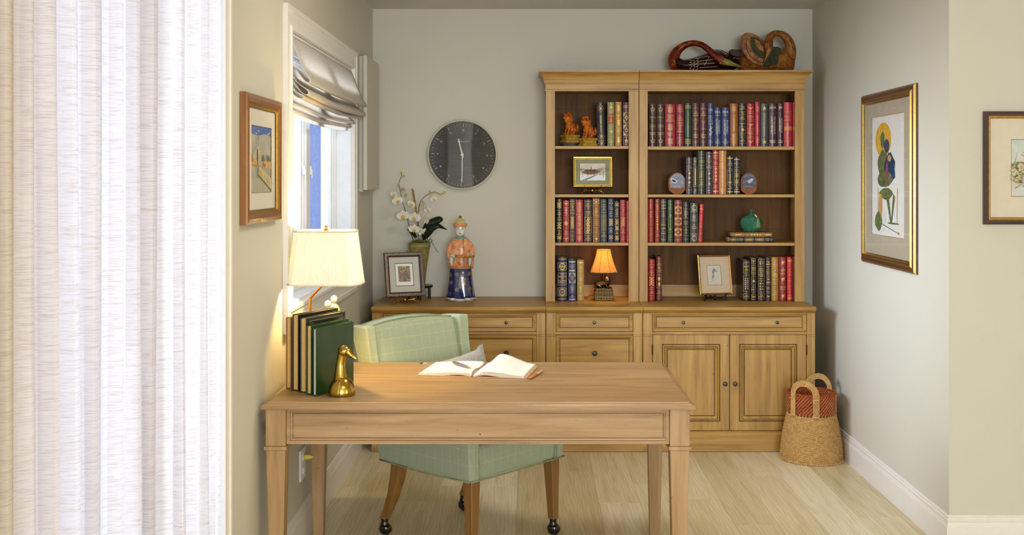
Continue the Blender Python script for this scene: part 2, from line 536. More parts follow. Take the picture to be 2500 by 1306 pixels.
# patio opening hidden by the curtain
pt = struct(bpy.data.objects.new('window_2', None)); COL.objects.link(pt); pt.location = (WL, 2.78, 0); OFF['window_2'] = (WL, 2.78, 0)
b = MB(); casing_yz(b, 2.06, 3.495, 0.02, 2.42, WL, 0.085, 0.018)
b.build('window_casing', M['trim'], pt)
b = MB()
for a0, a1, c0, c1 in ((2.06, 2.11, .02, 2.42), (3.45, 3.50, .02, 2.42), (2.75, 2.82, .07, 2.37), (2.11, 3.45, .02, .07), (2.11, 3.45, 2.37, 2.42)):
    b.box(WL - .16, WL - .08, a0, a1, c0, c1)
b.build('window_frame', M['trim2'], pt)
for a0, a1 in ((2.11, 2.75), (2.82, 3.45)):
    MB().box(WL - .125, WL - .12, a0, a1, .07, 2.37).build('window_pane', MC['window_glass'], pt)

# ---------------------------------------------------------------- sheer curtain of overlapping vertical folds
cm = cloth_lit('linen_sheer', 'E4E0E2', 0.5, (22, 22, 480), 'CABFB6')
edges = [1.62, 1.72, 1.80, 1.88, 1.96, 2.069, 2.14, 2.242, 2.364, 2.500, 2.606, 2.717, 2.854, 2.948, 3.076, 3.191, 3.280, 3.402]
b = MB()
ys = []
for i in range(len(edges) - 1):
    e0, e1 = edges[i], edges[i + 1]; d = e1 - e0
    for t, dx in ((0.0, 0.030), (0.10, 0.034), (0.28, 0.027), (0.5, 0.014), (0.72, 0.0), (0.88, -0.006), (0.97, 0.002)):
        ys.append((e0 + d * t, dx, i))
zs = [0.015 + i * 0.13 for i in range(20)]
rows = []
for z in zs:
    row = []
    for (y, dx, i) in ys:
        wob = 0.010 * mnoise.noise(Vector((i * 3.7, z * 0.8, 1.0))) * (1.2 - z / 3)
        row.append((-0.957 + dx * (0.9 + 0.5 * mnoise.noise(Vector((i * 1.9, z * 0.5, 0)))), y + wob, z))
    rows.append(row)
b.loft(rows, closed=False)
b2 = MB()
for e0, e1, dx in ((1.95, 2.20, -.978), (2.62, 2.86, -.972), (2.96, 3.07, -.974), (3.19, 3.27, -.972), (2.36, 2.44, -.975)):
    b2.add([(dx, e0, .02), (dx + .006, (e0 + e1) / 2, .02), (dx, e1, .02), (dx, e0, 2.5), (dx + .006, (e0 + e1) / 2, 2.5), (dx, e1, 2.5)], [(0, 1, 4, 3), (1, 2, 5, 4)])
cur = thing('sheer_curtain', 'white linen sheer curtain in overlapping vertical folds over the tall patio window', 'curtain', (-0.957, 2.6, 0.015))
b.build('curtain_cloth', cm, cur, smooth=True, angle=45)
b2.build('curtain_lining', cloth_lit('linen_lining', 'F2F0F2', 0.78, (22, 22, 480), 'E6E0DA'), cur, smooth=True)
MB().box(-0.972, -0.93, 1.5, 3.46, 2.50, 2.535).build('curtain_track', M['trim2'], cur, bevel=0.004)

# ---------------------------------------------------------------- roman shade
sm_ = cloth_lit('linen_shade', 'EAE5DD', 0.5, (400, 30, 300), 'D9D0C4')
prof = [(-0.985, 2.150), (-0.968, 2.11), (-0.945, 2.05), (-0.918, 1.99), (-0.900, 1.962), (-0.906, 1.950), (-0.93, 1.965), (-0.962, 2.01), (-0.974, 2.018), (-0.978, 2.005),
        (-0.955, 1.955), (-0.915, 1.925), (-0.905, 1.912), (-0.912, 1.900), (-0.94, 1.915), (-0.970, 1.965), (-0.981, 1.97), (-0.984, 1.955), (-0.955, 1.912), (-0.924, 1.898), (-0.932, 1.886),
        (-0.96, 1.895), (-0.99, 1.935), (-0.998, 1.92), (-0.985, 1.885), (-0.962, 1.866), (-0.968, 1.858), (-0.995, 1.875), (-1.006, 1.882), (-0.997, 1.862), (-0.984, 1.846), (-0.992, 1.838), (-1.008, 1.858), (-1.012, 1.85), (-1.004, 1.832), (-1.006, 1.822)]
P = smooth_pts(prof, 2); rows = []
ny = 34
for i in range(ny + 1):
    t = i / ny; y = WY0 + 0.005 + t * (WY1 - WY0 - 0.012)
    row = []
    for j, (x, z) in enumerate(P):
        f = min(1, j / 18)
        dz = (-0.014 * math.sin(math.pi * t) * f) + 0.005 * f * mnoise.noise(Vector((t * 4, j * 0.2, 3.0)))
        dx = 0.006 * f * mnoise.noise(Vector((t * 4, j * 0.12, 9.0)))
        row.append((max(x, -1.02) + dx, y, z + dz))
    rows.append(row)
b = MB(); b.loft(rows, closed=False)
sh = thing('roman_shade', 'natural linen roman shade gathered in soft folds at the top of the side window', 'window shade', (WL, 5.27, 2.15))
b.build('shade_cloth', sm_, sh, smooth=True, solid=0.002)
MB().box(-1.02, -0.982, WY0 + .004, WY1 - .006, 2.148, 2.158).build('head_rail', M['trim'], sh)

# ---------------------------------------------------------------- wall mounted box, outlet
bx = thing('wall_box', 'flat cream box mounted on the wall between side window and corner', 'wall cabinet', (WL, 6.55, 1.49))
MB().box(WL, WL + 0.022, 6.33, 6.80, 1.485, 2.262).build('back_plate', M['wall'], bx, bevel=0.002)
MB().box(WL + .027, WL + 0.05, 6.30, 6.80, 1.495, 2.262).build('front_panel', M['wall'], bx, bevel=0.002)
MB().box(WL + .022, WL + 0.027, 6.34, 6.79, 1.495, 2.25).build('hinge_gap', M['dark'], bx)
ol = thing('wall_outlet', 'white electrical outlet on the wall under the desk', 'outlet', (WL, 4.745, 0.27))
MB().box(WL, WL + 0.007, 4.69, 4.80, 0.270, 0.403).build('cover_plate', M['trim2'], ol, bevel=0.003)
for hz in (0.307, 0.366):
    b = MB(); b.T = Matrix.Translation((WL + 0.0075, 4.745, hz)) @ Matrix.Rotation(math.pi / 2, 4, 'Y')
    b.lathe([(0.0, 0), (0.017, 0), (0.017, 0.003), (0.0, 0.003)], n=20)
    rc = b.build('receptacle', M['trim2'], ol)
cd = thing('lamp_cord', 'pale yellow plug and cord in the outlet below the desk', 'cord', (WL + .01, 4.745, 0.366))
b = MB(); b.tube([(WL + .011, 4.745, .366), (WL + .03, 4.745, .366), (WL + .05, 4.75, .365)], [0.013, 0.011, 0.005], 10)
b.build('plug', plain('cord_yellow', 'D9C667', 0.5), cd, smooth=True)
b = MB(); b.tube([(WL + .045, 4.75, .365), (WL + .06, 4.80, .33), (WL + .04, 4.86, .22), (WL + .05, 4.90, 0.10), (WL + .04, 4.88, 0.008)], 0.0028, 6, k=5)
b.build('cable', MC['cord_yellow'], cd, smooth=True)

# ---------------------------------------------------------------- base cabinets, bookcases
YC, YF, YHU = 6.290, 6.324, 6.558     # counter front edge, cabinet face, bookcase front
CT = 0.829


def knob(parent, x, y, z, r):
    b = MB(); b.T = Matrix.Translation((x, y, z)) @ Matrix.Rotation(math.pi / 2, 4, 'X')
    b.lathe([(0.0, 0), (r * .55, 0), (r * .45, r * .5), (r * .6, r * 1.0), (r, r * 1.2), (r, r * 1.55), (r * .8, r * 1.75), (r * .72, r * 1.55), (0, r * 1.6)], n=18)
    return b.build('knob', M['pewter'], parent, smooth=True, angle=40)


def drawer(cab, px0, px1, py0, py1, knobs, kr):
    x0, x1, z1, z0 = X(px0, YF), X(px1, YF), H(py0, YF), H(py1, YF)
    b = MB()
    b.rects(x0, x1, z0, z1, [(0, YF + .018), (0.0, YF - .004), (0.002, YF - .006), (0.0055, YF - .0055), (0.0195, YF + 0.0035), (0.0205, YF + .006), (0.023, YF + .006), (0.0235, YF + .002)],
            [0, 0, 0, 0, 1, 1, 1, 0])
    d = b.build('drawer', [M['cab_x'], M['glaze']], cab)
    for kx, ky in knobs: knob(d, X(kx, YF), YF + 0.002, H(ky, YF), kr)
    return d


def door(cab, px0, px1, py0, py1, kx, hinge):
    x0, x1, z1, z0 = X(px0, YF), X(px1, YF), H(py0, YF), H(py1, YF)
    b = MB()
    b.rects(x0, x1, z0, z1, [(0, YF + .018), (0, YF - .003), (.0015, YF - .004), (.052, YF - .004), (.0535, YF + .001), (.056, YF - .001), (.058, YF - .0075), (.064, YF - .0075), (.067, YF - .002), (.080, YF + .004), (.082, YF + .008), (.0845, YF + .008), (.0855, YF + .004)],
            [0, 0, 0, 1, 1, 0, 0, 1, 0, 1, 1, 1, 0])
    d = b.build('door', [M['cab_z'], M['glaze']], cab)
    knob(d, X(kx, YF), YF - 0.003, H(936, YF), 0.0125)
    hx = x0 - 0.003 if hinge < 0 else x1 + 0.003
    for py in ((853,), (1030,)):
        hb = MB(); z = H(py[0], YF)
        hb.tube([(hx, YF - .006, z - .026), (hx, YF - .006, z + .026)], 0.0035, 8)
        for q in (-.028, -.009, .009, .028): hb.tube([(hx, YF - .006, z + q - .001), (hx, YF - .006, z + q + .001)], 0.0045, 8)
        hb.build('hinge', M['pewter'], d)
    return d


def base_unit(name, label, px0, px1, posts, fronts, plinth=True):
    """px extents at the cabinet face; posts = list of (px0, px1)"""
    x0, x1 = X(px0, YF), X(px1, YF); g = 0.0012
    x0 += g; x1 -= g
    cab = thing(name, label, 'cabinet', ((x0 + x1) / 2, YF, 0), group='base cabinets along the back wall')
    zt = CT - 0.018
    MB().box(x0, x1, YF + .016, WB - .022, 0.035, zt - .002).build('carcass', M['cab_x'], cab)
    # counter slab with under-moulding
    prof = [(YC, CT - .004), (YC + .004, CT), (WB - .02, CT), (WB - .02, zt), (YC + .002, zt)]
    MB().prism(prof, 0, x0, x1).build('counter_slab', M['cab_x'], cab)
    prof = [(YC + .004, zt), (YC + .008, zt - .004), (YC + .010, zt - .008), (YC + .012, zt - .009), (YC + .022, zt - .016), (YF - .006, zt - .018), (YF - .006, zt - .0205), (YF + .03, zt - .0205), (YF + .03, zt)]
    MB().prism(prof, 0, x0, x1).build('under_moulding', M['cab_x'], cab)
    zr, zp = H(1052, YF), H(1061, YF)
    for a, c in posts:
        pa, pc = X(a, YF), X(c, YF)
        b = MB(); b.box(pa, pc, YF - .006, YF + .02, H(817, YF), zt - .0205)
        b.box(pa, pc, YF - .0035, YF + .02, zr, H(819, YF)); b.box(pa, pc, YF - .009, YF + .02, H(820.5, YF), H(817, YF))
        b.build('post', M['cab_z'], cab, bevel=0.001, seg=1)
    ia, ic = X(posts[0][1], YF), X(posts[-1][0], YF)
    MB().box(ia, ic, YF, YF + .018, H(816.5, YF), H(810, YF)).box(ia, ic, YF, YF + .018, H(765, YF), zt - .0205).build('rail', M['cab_x'], cab, bevel=0.001, seg=1)
    # plinth with ogee top
    prof = [(YF - .003, zr), (YF - .006, zr - .004), (YF - .005, zr - .006), (YF - .012, zr - .018), (YF - .012, H(1101, YF)), (YF + .02, H(1101, YF)), (YF + .02, zr)]
    MB().prism(prof, 0, x0 - .001, x1 + .001).build('plinth', M['cab_x'], cab)
    for fx in (x0 + .05, x1 - .05):
        for fy in (YF + .06, WB - .1):
            b = MB(); b.lathe([(.018, 0), (.018, .036)], (fx, fy, 0), 10); b.build('glide_foot', M['dark'], cab)
    return cab


c1 = base_unit('base_cabinet', 'low wooden drawer cabinet behind the green chair, below the clock', 908, 1332.5, [(908.5, 935), (1309.5, 1331.5)], None)
drawer(c1, 936, 1309, 765.5, 809, [(1009, 787), (1236, 787)], 0.0095)
drawer(c1, 936, 1309, 818.5, 1050, [(1009, 861), (1236, 861)], 0.0145)
c2 = base_unit('base_cabinet', 'narrow wooden two-drawer cabinet under the bay with the lit lamp', 1332.5, 1569, [(1333.5, 1357), (1545.5, 1568)], None)
drawer(c2, 1358, 1544.5, 765.5, 809, [(1451, 787)], 0.0095)
drawer(c2, 1358, 1544.5, 818.5, 1050, [(1451.5, 861.5)], 0.0145)
c3 = base_unit('base_cabinet', 'wide wooden cabinet with two panelled doors beside the wicker basket', 1569, 1990, [(1570, 1592.5), (1969, 1989.5)], None)
drawer(c3, 1593.5, 1968, 764.5, 809, [(1668, 787), (1897, 787)], 0.0095)
door(c3, 1594, 1780, 817.5, 1050.5, 1769.5, -1)
door(c3, 1782, 1967.5, 817.5, 1050.5, 1794, 1)


def hutch(label, px0, px1, po0, po1, shelves, left_ret, right_ret):
    """open bookcase; px0..px1 outer, po0..po1 opening, shelves = [(y top, y bottom)]"""
    Y = YHU; x0, x1 = X(px0, Y) + .0008, X(px1, Y) - .0008; a0, a1 = X(po0, Y), X(po1, Y)
    yb = WB - 0.024
    cab = thing('bookcase', label, 'bookcase', ((x0 + x1) / 2, Y, CT + 0.0006), group='bookcases on the base cabinets')
    z0 = CT + 0.0006; zo = H(222, Y); zt = H(201, Y)
    b = MB(); b.box(x0, x0 + .018, Y + .02, yb, z0, zt); b.build('side_panel', M['cab_z'], cab)
    b = MB(); b.box(x1 - .018, x1, Y + .02, yb, z0, zt); b.build('side_panel', M['cab_z'], cab)
    for q0, q1 in ((x0, a0), (a1, x1)):
        MB().box(q0, q1, Y, Y + .022, z0, zo).build('post', M['cab_z'], cab, bevel=0.0012, seg=1)
    # back: three tongued boards stacked
    zz = [z0, z0 + 0.075, z0 + 0.42, z0 + .79, z0 + 1.16, zt]
    for i in range(len(zz) - 1):
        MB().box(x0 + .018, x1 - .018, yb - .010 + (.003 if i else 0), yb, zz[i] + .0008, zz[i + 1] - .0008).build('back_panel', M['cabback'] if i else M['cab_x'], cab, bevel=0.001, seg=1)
    MB().box(x0 + .018, x1 - .018, Y + .01, yb, zo + .002, zt).build('top_panel', M['cab_x'], cab)
    for yt, ybm in shelves:
        zt_ = H(yt, Y + .012); zb_ = H(ybm, Y + .012)
        MB().box(a0 - (a0 - x0 - .018 if a0 - x0 > .018 else 0), a1 + (x1 - .018 - a1 if x1 - a1 > .018 else 0), Y + .023, yb - .012, zb_, zt_).box(a0, a1, Y + .012, Y + .023, zb_, zt_).build('shelf', M['cab_x'], cab, bevel=0.0015, seg=1)
    # frieze and cove cornice, swept with returns
    dz = lambda py: H(py, Y - .01)
    pr = [(0.0, dz(222)), (.004, dz(222)), (.0045, dz(218.5)), (.001, dz(217)), (.001, dz(205)), (.004, dz(204.5)), (.006, dz(203)), (.006, dz(201.5)), (.008, dz(200.5)),
          (.010, dz(196)), (.014, dz(190)), (.021, dz(184)), (.030, dz(179.5)), (.036, dz(178)), (.040, dz(177)), (.041, dz(173.5)), (.041, dz(172))]
    path = []
    if left_ret: path.append(((x0, yb), (-1, 0)))
    path.append(((x0, Y), ((-1 if left_ret else 0), -1)))
    path.append(((x1, Y), ((1 if right_ret else 0), -1)))
    if right_ret: path.append(((x1, yb), (1, 0)))
    b = MB(); b.loft([[(p[0] + n[0] * d, p[1] + n[1] * d, z) for d, z in pr] + [(p[0], p[1] + (.02 if p[1] == Y else 0), dz(172)), (p[0], p[1] + (.02 if p[1] == Y else 0), dz(222))] for p, n in path], closed=True, caps=True)
    b.build('cornice', M['cab_x'], cab)
    MB().box(x0, x1, Y + .0, yb, dz(172) - .014, dz(172) - .0005).build('top_board', M['cab_x'], cab)
    return cab


hutch('narrow open wooden bookcase bay holding the small lit lamp', 1332, 1559.7, 1355, 1535, [(356.3, 363.5), (474.3, 481.7), (592.3, 599.5)], True, False)
hutch('wide open wooden bookcase bay with carved wooden birds on its top', 1560.3, 1965, 1581.5, 1941, [(357.2, 365.5), (474.6, 482), (592.5, 600)], False, True)
TOPZ = H(172, YHU - .01)

# ---------------------------------------------------------------- desk
dk = thing('writing_desk', 'light brown wooden writing desk with tapered legs in front of the green chair', 'desk', (-0.19, 4.38, 0))
DX0, DX1, DY0, DY1 = -0.964, 0.586, 3.943, 4.842
b = MB(); rings = []
for ins, z in ((.004, .735), (0, .7365), (0, .7475), (.003, .749), (.006, .7495), (.010, .752), (.016, .7545), (.020, .7555), (.0205, .7585), (.024, .76)):
    rings.append([(DX0 + ins, DY0 + ins, z), (DX1 - ins, DY0 + ins, z), (DX1 - ins, DY1 - ins, z), (DX0 + ins, DY1 - ins, z)])
b.loft(rings); b.build('desktop', M['desk_x'], dk)
LX0, LX1 = X(648, 3.965), X(1684.5, 3.965)
for i, (lx, ly) in enumerate(((LX0, 3.965), (LX1 - .072, 3.965), (LX0, 4.745), (LX1 - .072, 4.745))):
    cx, cy = lx + .036, ly + .036
    b = MB(); b.box(lx, lx + .072, ly, ly + .072, .600, .735)
    b.box(lx - .005, lx + .077, ly - .005, ly + .077, .586, .600)
    b.frustum((cx, cy, 0.0), .042, .042, (cx, cy, .586), .069, .069)
    b.build('leg', M['desk_z'], dk, bevel=0.0015, seg=1)
a0, a1 = LX0 + .073, LX1 - .073
zb, zt = .605, .735


def apron(x0, x1, flip=False):
    b = MB()
    st = [(0, .02), (0, 0), (.012, 0), (.013, .003), (.018, .004), (.021, .008), (.0225, .008)]
    return b.rects(x0, x1, zb, zt, st, [0, 0, 1, 0, 0, 1, 0])


b = apron(a0, a1); b.v = [(x, y + 3.978, z) for x, y, z in b.v]
b.build('apron', [M['desk_x'], M['glaze']], dk)
b = apron(a0, a1); b.v = [(x, 4.806 - y, z) for x, y, z in b.v]; b.f = [f[::-1] for f in b.f]
b.build('apron', [M['desk_x'], M['glaze']], dk)
for sx in (LX0 + .012, LX1 - .032):
    MB().box(sx, sx + .02, 4.038, 4.744, zb, zt).build('apron', M['desk_y'], dk, bevel=.001, seg=1)

# ---------------------------------------------------------------- chair
CHX, CHY, TH = -0.25, 4.80, math.radians(48)
ch = thing('upholstered_chair', 'green windowpane-check upholstered chair with buttoned back and wooden legs on casters', 'chair', (CHX, CHY, 0), TH)


def plaid(name, base, lo, linec, sheen=0.3):
    n = NT(name); tc = n.add('ShaderNodeTexCoord'); sp = n.add('ShaderNodeSeparateXYZ'); n.ln(tc.outputs['Object'], sp.inputs[0])
    ge = n.add('ShaderNodeNewGeometry'); vt = n.add('ShaderNodeVectorTransform', vector_type='NORMAL', convert_from='WORLD', convert_to='OBJECT')
    n.ln(ge.outputs['True Normal'], vt.inputs[0]); sn = n.add('ShaderNodeSeparateXYZ'); n.ln(vt.outputs[0], sn.inputs[0])
    def line(axis, period, w_):
        f = n.math('FRACT', n.math('ADD', n.math('DIVIDE', sp.outputs[axis], period), 20.37))
        return n.math('LESS_THAN', f, w_ / period)
    def mask(axis): return n.math('LESS_THAN', n.math('ABSOLUTE', sn.outputs[axis]), 0.72)
    g = None
    for a, p in ((0, .046), (1, .046), (2, .062)):
        l = n.math('MULTIPLY', line(a, p, .0022), mask(a)); g = l if g is None else n.math('MAXIMUM', g, l)
    wv = n.noise(n.coords((700, 700, 700)), 1, 2); big = n.noise(n.coords((6, 6, 6)), 1, 2)
    c = n.ramp(wv, [(0.35, lo), (0.65, base)]); c = n.mix(n.math('MULTIPLY', big, 0.25), c, lo)
    dash = n.math('GREATER_THAN', n.noise(n.coords((260, 260, 260)), 1, 0), 0.40)
    c = n.mix(n.math('MULTIPLY', n.math('MULTIPLY', g, dash), 0.75), c, linec)
    n.col(c); n.bump(wv, 0.4, 0.001); return n.set(0.85, sheen=sheen, spec=0.2)


FAB = plaid('green_check_cloth', 'B4BEA4', '8F9B7E', 'D0BC8A')
PIPE = plain('green_piping', '8D9A70', 0.8)
LEG = wood('chair_leg_timber', '6E4B20', '8E6430', 'A0763E', 2, blotch=0.2, speck=False)


def back_y(z): return 0.215 + (z - 0.35) * 0.20 + max(0, z - .55) * 0.05


def L(b, *a, **k): return b.build(*a, world=False, **k)


# seat cushion and seat frame
b = MB(); rings = []
for z, gx, gy in ((0.345, 0.0, 0.0), (0.40, .004, .002), (0.44, .004, .002), (0.475, -.008, -.004), (0.49, -.05, -.05)):
    rings.append([(-.235 + (-gx), -.262 - gy, z), (.235 + gx, -.262 - gy, z), (.225, .25, z), (-.225, .25, z)])
L(b.loft(rings), 'seat', FAB, ch, smooth=False, bevel=0.012, seg=3)
# low side arms that run from the back down to the front corners
for s in (-1, 1):
    poly = [(-.27, .345), (-.268, .50), (-.22, .545), (0.02, .565), (.20, .585), (.285, .62), (.315, .70), (.338, .80), (.352, .916), (.475, .910), (.425, .75), (.375, .60), (.325, .45), (.285, .345)]
    rings = []
    for x, sh_ in ((.236, 0.0), (.262, 0.0), (.288, 0.006)):
        rings.append([(s * (x + max(0, z - .45) * 0.05 + (0.012 * math.sin(max(0, (y + .27)) / .6 * math.pi))), y + (sh_ if y < 0 else -sh_), z) for y, z in poly])
    b = MB(); b.loft(rings, True, True)
    if s < 0: b.f = [f[::-1] for f in b.f]
    L(b, 'side_panel', FAB, ch, bevel=0.006, seg=2)
# back rest: gently curved slab with crowned top, buttoned
nx, nz = 22, 18
fr, bk = [], []
BT = [(-.115, .735), (.115, .735), (0.0, .60), (-.2, .60), (.2, .60)]
for i in range(nx + 1):
    t = -1 + 2 * i / nx; x = t * .245; rf, rb = [], []
    ztop = .925 - 0.018 * t * t
    for j in range(nz + 1):
        q = j / nz; z = .40 + (ztop - .40) * q
        yb_ = back_y(z) + .02 * (1 - t * t) + .04
        dent = sum(0.013 * math.exp(-((x - u) ** 2 + (z - v) ** 2) / 0.0006) for u, v in BT)
        puff = .012 * math.sin(math.pi * min(1, max(0, q))) * (1 - t ** 4)
        edge = .014 * max(0, (q - .9) / .1) ** 2
        rf.append((x, yb_ - puff + dent + edge, z)); rb.append((x * 1.02, yb_ + .085 - edge, z))
    fr.append(rf); bk.append(rb)
rings = [f + list(reversed(k_)) for f, k_ in zip(fr, bk)]
L(MB().loft(rings), 'backrest', FAB, ch, smooth=True, angle=50)
for u, v in BT[:2]:
    z = v; yb_ = back_y(z) + .02 + .04
    b = MB(); b.blob((u, yb_ + .002, v), (.0085, .006, .0085), 12); L(b, 'button', FAB, ch, smooth=True)
# piping
def pipe(pts, r=.0035): 
    b = MB(); b.tube(pts, r, 8, k=3); return L(b, 'piping', PIPE, ch, smooth=True)
for off, yo in ((0, -.001), (0, .088)):
    pipe([(t * .245, back_y(.92) + .02 * (1 - t * t) + .04 + yo + (.012 if yo < 0 else -.012), .926 - .018 * t * t) for t in (-1, -.6, -.2, .2, .6, 1)])
for s in (-1, 1):
    pipe([(s * .247, back_y(z) + .038, z) for z in (.55, .65, .75, .85, .905)])
    pipe([(s * .290, -.268, .348), (s * .305, .0, .346), (s * .292, .28, .348)])
    pipe([(s * .238, -.270, .35), (s * .240, -.270, .42), (s * .242, -.268, .50)], .0028)
pipe([(-.288, -.272, .348), (0, -.272, .346), (.288, -.272, .348)])
pipe([(-.288, .285, .348), (0, .30, .346), (.288, .285, .348)])
L(MB().box(-.245, .245, -.25, .30, .40, .47), 'seat_frame', FAB, ch)
b = MB(); rings = []
for z in (.345, .5, .7, .90): rings.append([(-.27, back_y(z) + .04, z), (.27, back_y(z) + .04, z), (.27, back_y(z) + .105, z), (-.27, back_y(z) + .105, z)])
L(b.loft(rings), 'back_shell', FAB, ch, bevel=.015, seg=3)


def caster(parent, x, y):
    o = bpy.data.objects.new('caster', None)
    b = MB(); b.lathe([(.015, .080), (.0165, .074), (.015, .070), (.0155, .062), (.018, .058), (.018, .052), (.010, .048)], (x, y, 0), 16)
    L(b, 'caster_socket', M['pewter'], parent, smooth=True, angle=40)
    b = MB(); b.T = Matrix.Translation((x + .010, y + .006, .0285)) @ Matrix.Rotation(.5, 4, 'Z') @ Matrix.Rotation(math.radians(62), 4, 'Y')
    b.blob((0, 0, -.004), (.0282, .0282, .020), 18)
    L(b, 'caster_wheel', plain('caster_black', '0B0B0A', 0.12, coat=.5), parent, smooth=True)
    b = MB(); b.T = Matrix.Translation((x + .010, y + .006, .0285)) @ Matrix.Rotation(.5, 4, 'Z') @ Matrix.Rotation(math.radians(62), 4, 'Y')
    b.lathe([(.0285, -.002), (.0295, .002), (.027, .010), (.018, .019), (.0, .022)], n=20)
    L(b, 'caster_hood', gold('aged_brass', '6B5426', .25), parent, smooth=True, angle=50)


for x, y, fx, fy, w0, w1 in ((-.245, -.232, -.250, -.240, .052, .036), (.245, -.232, .250, -.240, .052, .036)):
    b = MB(); b.frustum((fx, fy, .078), w1 * .92, w1 * .92, (x, y, .348), w0, w0)
    lg = L(b, 'leg', LEG, ch, bevel=.002, seg=1); caster(lg, fx, fy)
for s in (-1, 1):
    b = MB(); rings = []
    for z, y, w_ in ((.348, .215, .058), (.27, .228, .050), (.19, .252, .042), (.12, .283, .036), (.078, .308, .033)):
        cx = s * (.232 + (.348 - z) * .035)
        rings.append([(cx - w_ / 2, y - w_ / 2, z), (cx + w_ / 2, y - w_ / 2, z), (cx + w_ / 2, y + w_ / 2, z), (cx - w_ / 2, y + w_ / 2, z)])
    lg = L(b.loft(rings), 'leg', LEG, ch, bevel=.002, seg=1); caster(lg, s * .241, .308)
# pillow on the seat
pl = thing('pillow', 'grey boucle throw pillow propped on the green chair', 'pillow', (CHX, CHY, 0.492), TH)
pmat = NT('grey_boucle'); f_ = pmat.noise(pmat.coords((260, 260, 260)), 1, 4, 0.5); pmat.col(pmat.ramp(f_, [(.35, '8D8B88'), (.65, 'C9C8C6')])); pmat.bump(f_, 1.0, .004); pmat = pmat.set(.95)
n_ = 16; top_, bot_ = [], []
R_ = Matrix.Translation((0.015, .150, .292)) @ Matrix.Rotation(math.radians(-17), 4, 'X') @ Matrix.Rotation(math.radians(-5.5), 4, 'Y')
ru, rd = [], []
for i in range(n_ + 1):
    u = -1 + 2 * i / n_; a, c = [], []
    for j in range(n_ + 1):
        v = -1 + 2 * j / n_
        th = .058 * (max(0, (1 - u * u) * (1 - v * v)) ** .42)
        px_ = u * .20 * (1 - .07 * (1 - v * v)); pz_ = v * .145 * (1 - .08 * (1 - u * u)) + (.012 if abs(u) > .8 and v > .8 else 0)
        a.append(R_ @ Vector((px_, -th, pz_ - .155))); c.append(R_ @ Vector((px_, th, pz_ - .155)))
    ru.append([tuple(q) for q in a]); rd.append([tuple(q) for q in c])
b = MB(); b.loft(ru, closed=False); b.loft(rd, closed=False)
o = b.build('pillow_cover', pmat, pl, smooth=True, world=False)
# ---------------------------------------------------------------- lettering: every string is turned into flat polygons once
TXT = {}


def prefetch(strings):
    objs = []
    for s in sorted(set(strings)):
        if s in TXT: continue
        c = bpy.data.curves.new('lettering', 'FONT'); c.body = s; c.size = 1; c.resolution_u = 1; c.align_x = 'CENTER'; c.align_y = 'CENTER'
        c.offset = 0.012; c.space_line = .95
        o = bpy.data.objects.new('lettering', c); COL.objects.link(o); objs.append((s, o, c))
    dg = bpy.context.evaluated_depsgraph_get(); dg.update()
    for s, o, c in objs:
        me = bpy.data.meshes.new_from_object(o.evaluated_get(dg))
        vs = [(v.co.x, v.co.y) for v in me.vertices]; fs = [tuple(p.vertices) for p in me.polygons]
        if vs:
            xs = [v[0] for v in vs]; ys = [v[1] for v in vs]; mx, my = (min(xs) + max(xs)) / 2, (min(ys) + max(ys)) / 2
            TXT[s] = ([(a - mx, b_ - my) for a, b_ in vs], fs, max(xs) - min(xs), max(ys) - min(ys))
        bpy.data.meshes.remove(me)
    for s, o, c in objs: bpy.data.objects.remove(o); bpy.data.curves.remove(c)


class Print:
    """flat gilding in (x, z); bent over the spine when built"""
    def __init__(s): s.v = []; s.f = []

    def poly(s, pts): o = len(s.v); s.v += pts; s.f.append(tuple(range(o, o + len(pts))))

    def bar(s, x0, x1, z0, z1, n=6):
        for i in range(n):
            a, c = x0 + (x1 - x0) * i / n, x0 + (x1 - x0) * (i + 1) / n
            s.poly([(a, z0), (c, z0), (c, z1), (a, z1)])

    def frame(s, x0, x1, z0, z1, t):
        s.bar(x0, x1, z0, z0 + t); s.bar(x0, x1, z1 - t, z1); s.bar(x0, x0 + t, z0 + t, z1 - t, 1); s.bar(x1 - t, x1, z0 + t, z1 - t, 1)

    def ngon(s, x, z, rx, rz=None, n=8, a=0.0):
        rz = rz or rx; s.poly([(x + rx * math.cos(a + 2 * math.pi * i / n), z + rz * math.sin(a + 2 * math.pi * i / n)) for i in range(n)])

    def star(s, x, z, r, n=5, q=.42, a=math.pi / 2):
        for i in range(n):
            t = a + 2 * math.pi * i / n; d = math.pi / n
            s.poly([(x, z), (x + q * r * math.cos(t - d), z + q * r * math.sin(t - d)), (x + r * math.cos(t), z + r * math.sin(t)), (x + q * r * math.cos(t + d), z + q * r * math.sin(t + d))])

    def ring(s, x, z, r, t, a0=0, a1=360, n=10, sq=1.0):
        for i in range(n):
            p, q = math.radians(a0 + (a1 - a0) * i / n), math.radians(a0 + (a1 - a0) * (i + 1) / n)
            s.poly([(x + r * math.cos(p), z + sq * r * math.sin(p)), (x + r * math.cos(q), z + sq * r * math.sin(q)), (x + (r - t) * math.cos(q), z + sq * (r - t) * math.sin(q)), (x + (r - t) * math.cos(p), z + sq * (r - t) * math.sin(p))])

    def text(s, t, x, z, wd, hmax, rot=False):
        if t not in TXT: return
        vs, fs, tw, th = TXT[t]; k = min(wd / tw, hmax / th); o = len(s.v)
        s.v += [((x + b_ * k), (z - a * k)) if rot else ((x + a * k), (z + b_ * k)) for a, b_ in vs]
        s.f += [tuple(i + o for i in f) for f in fs]


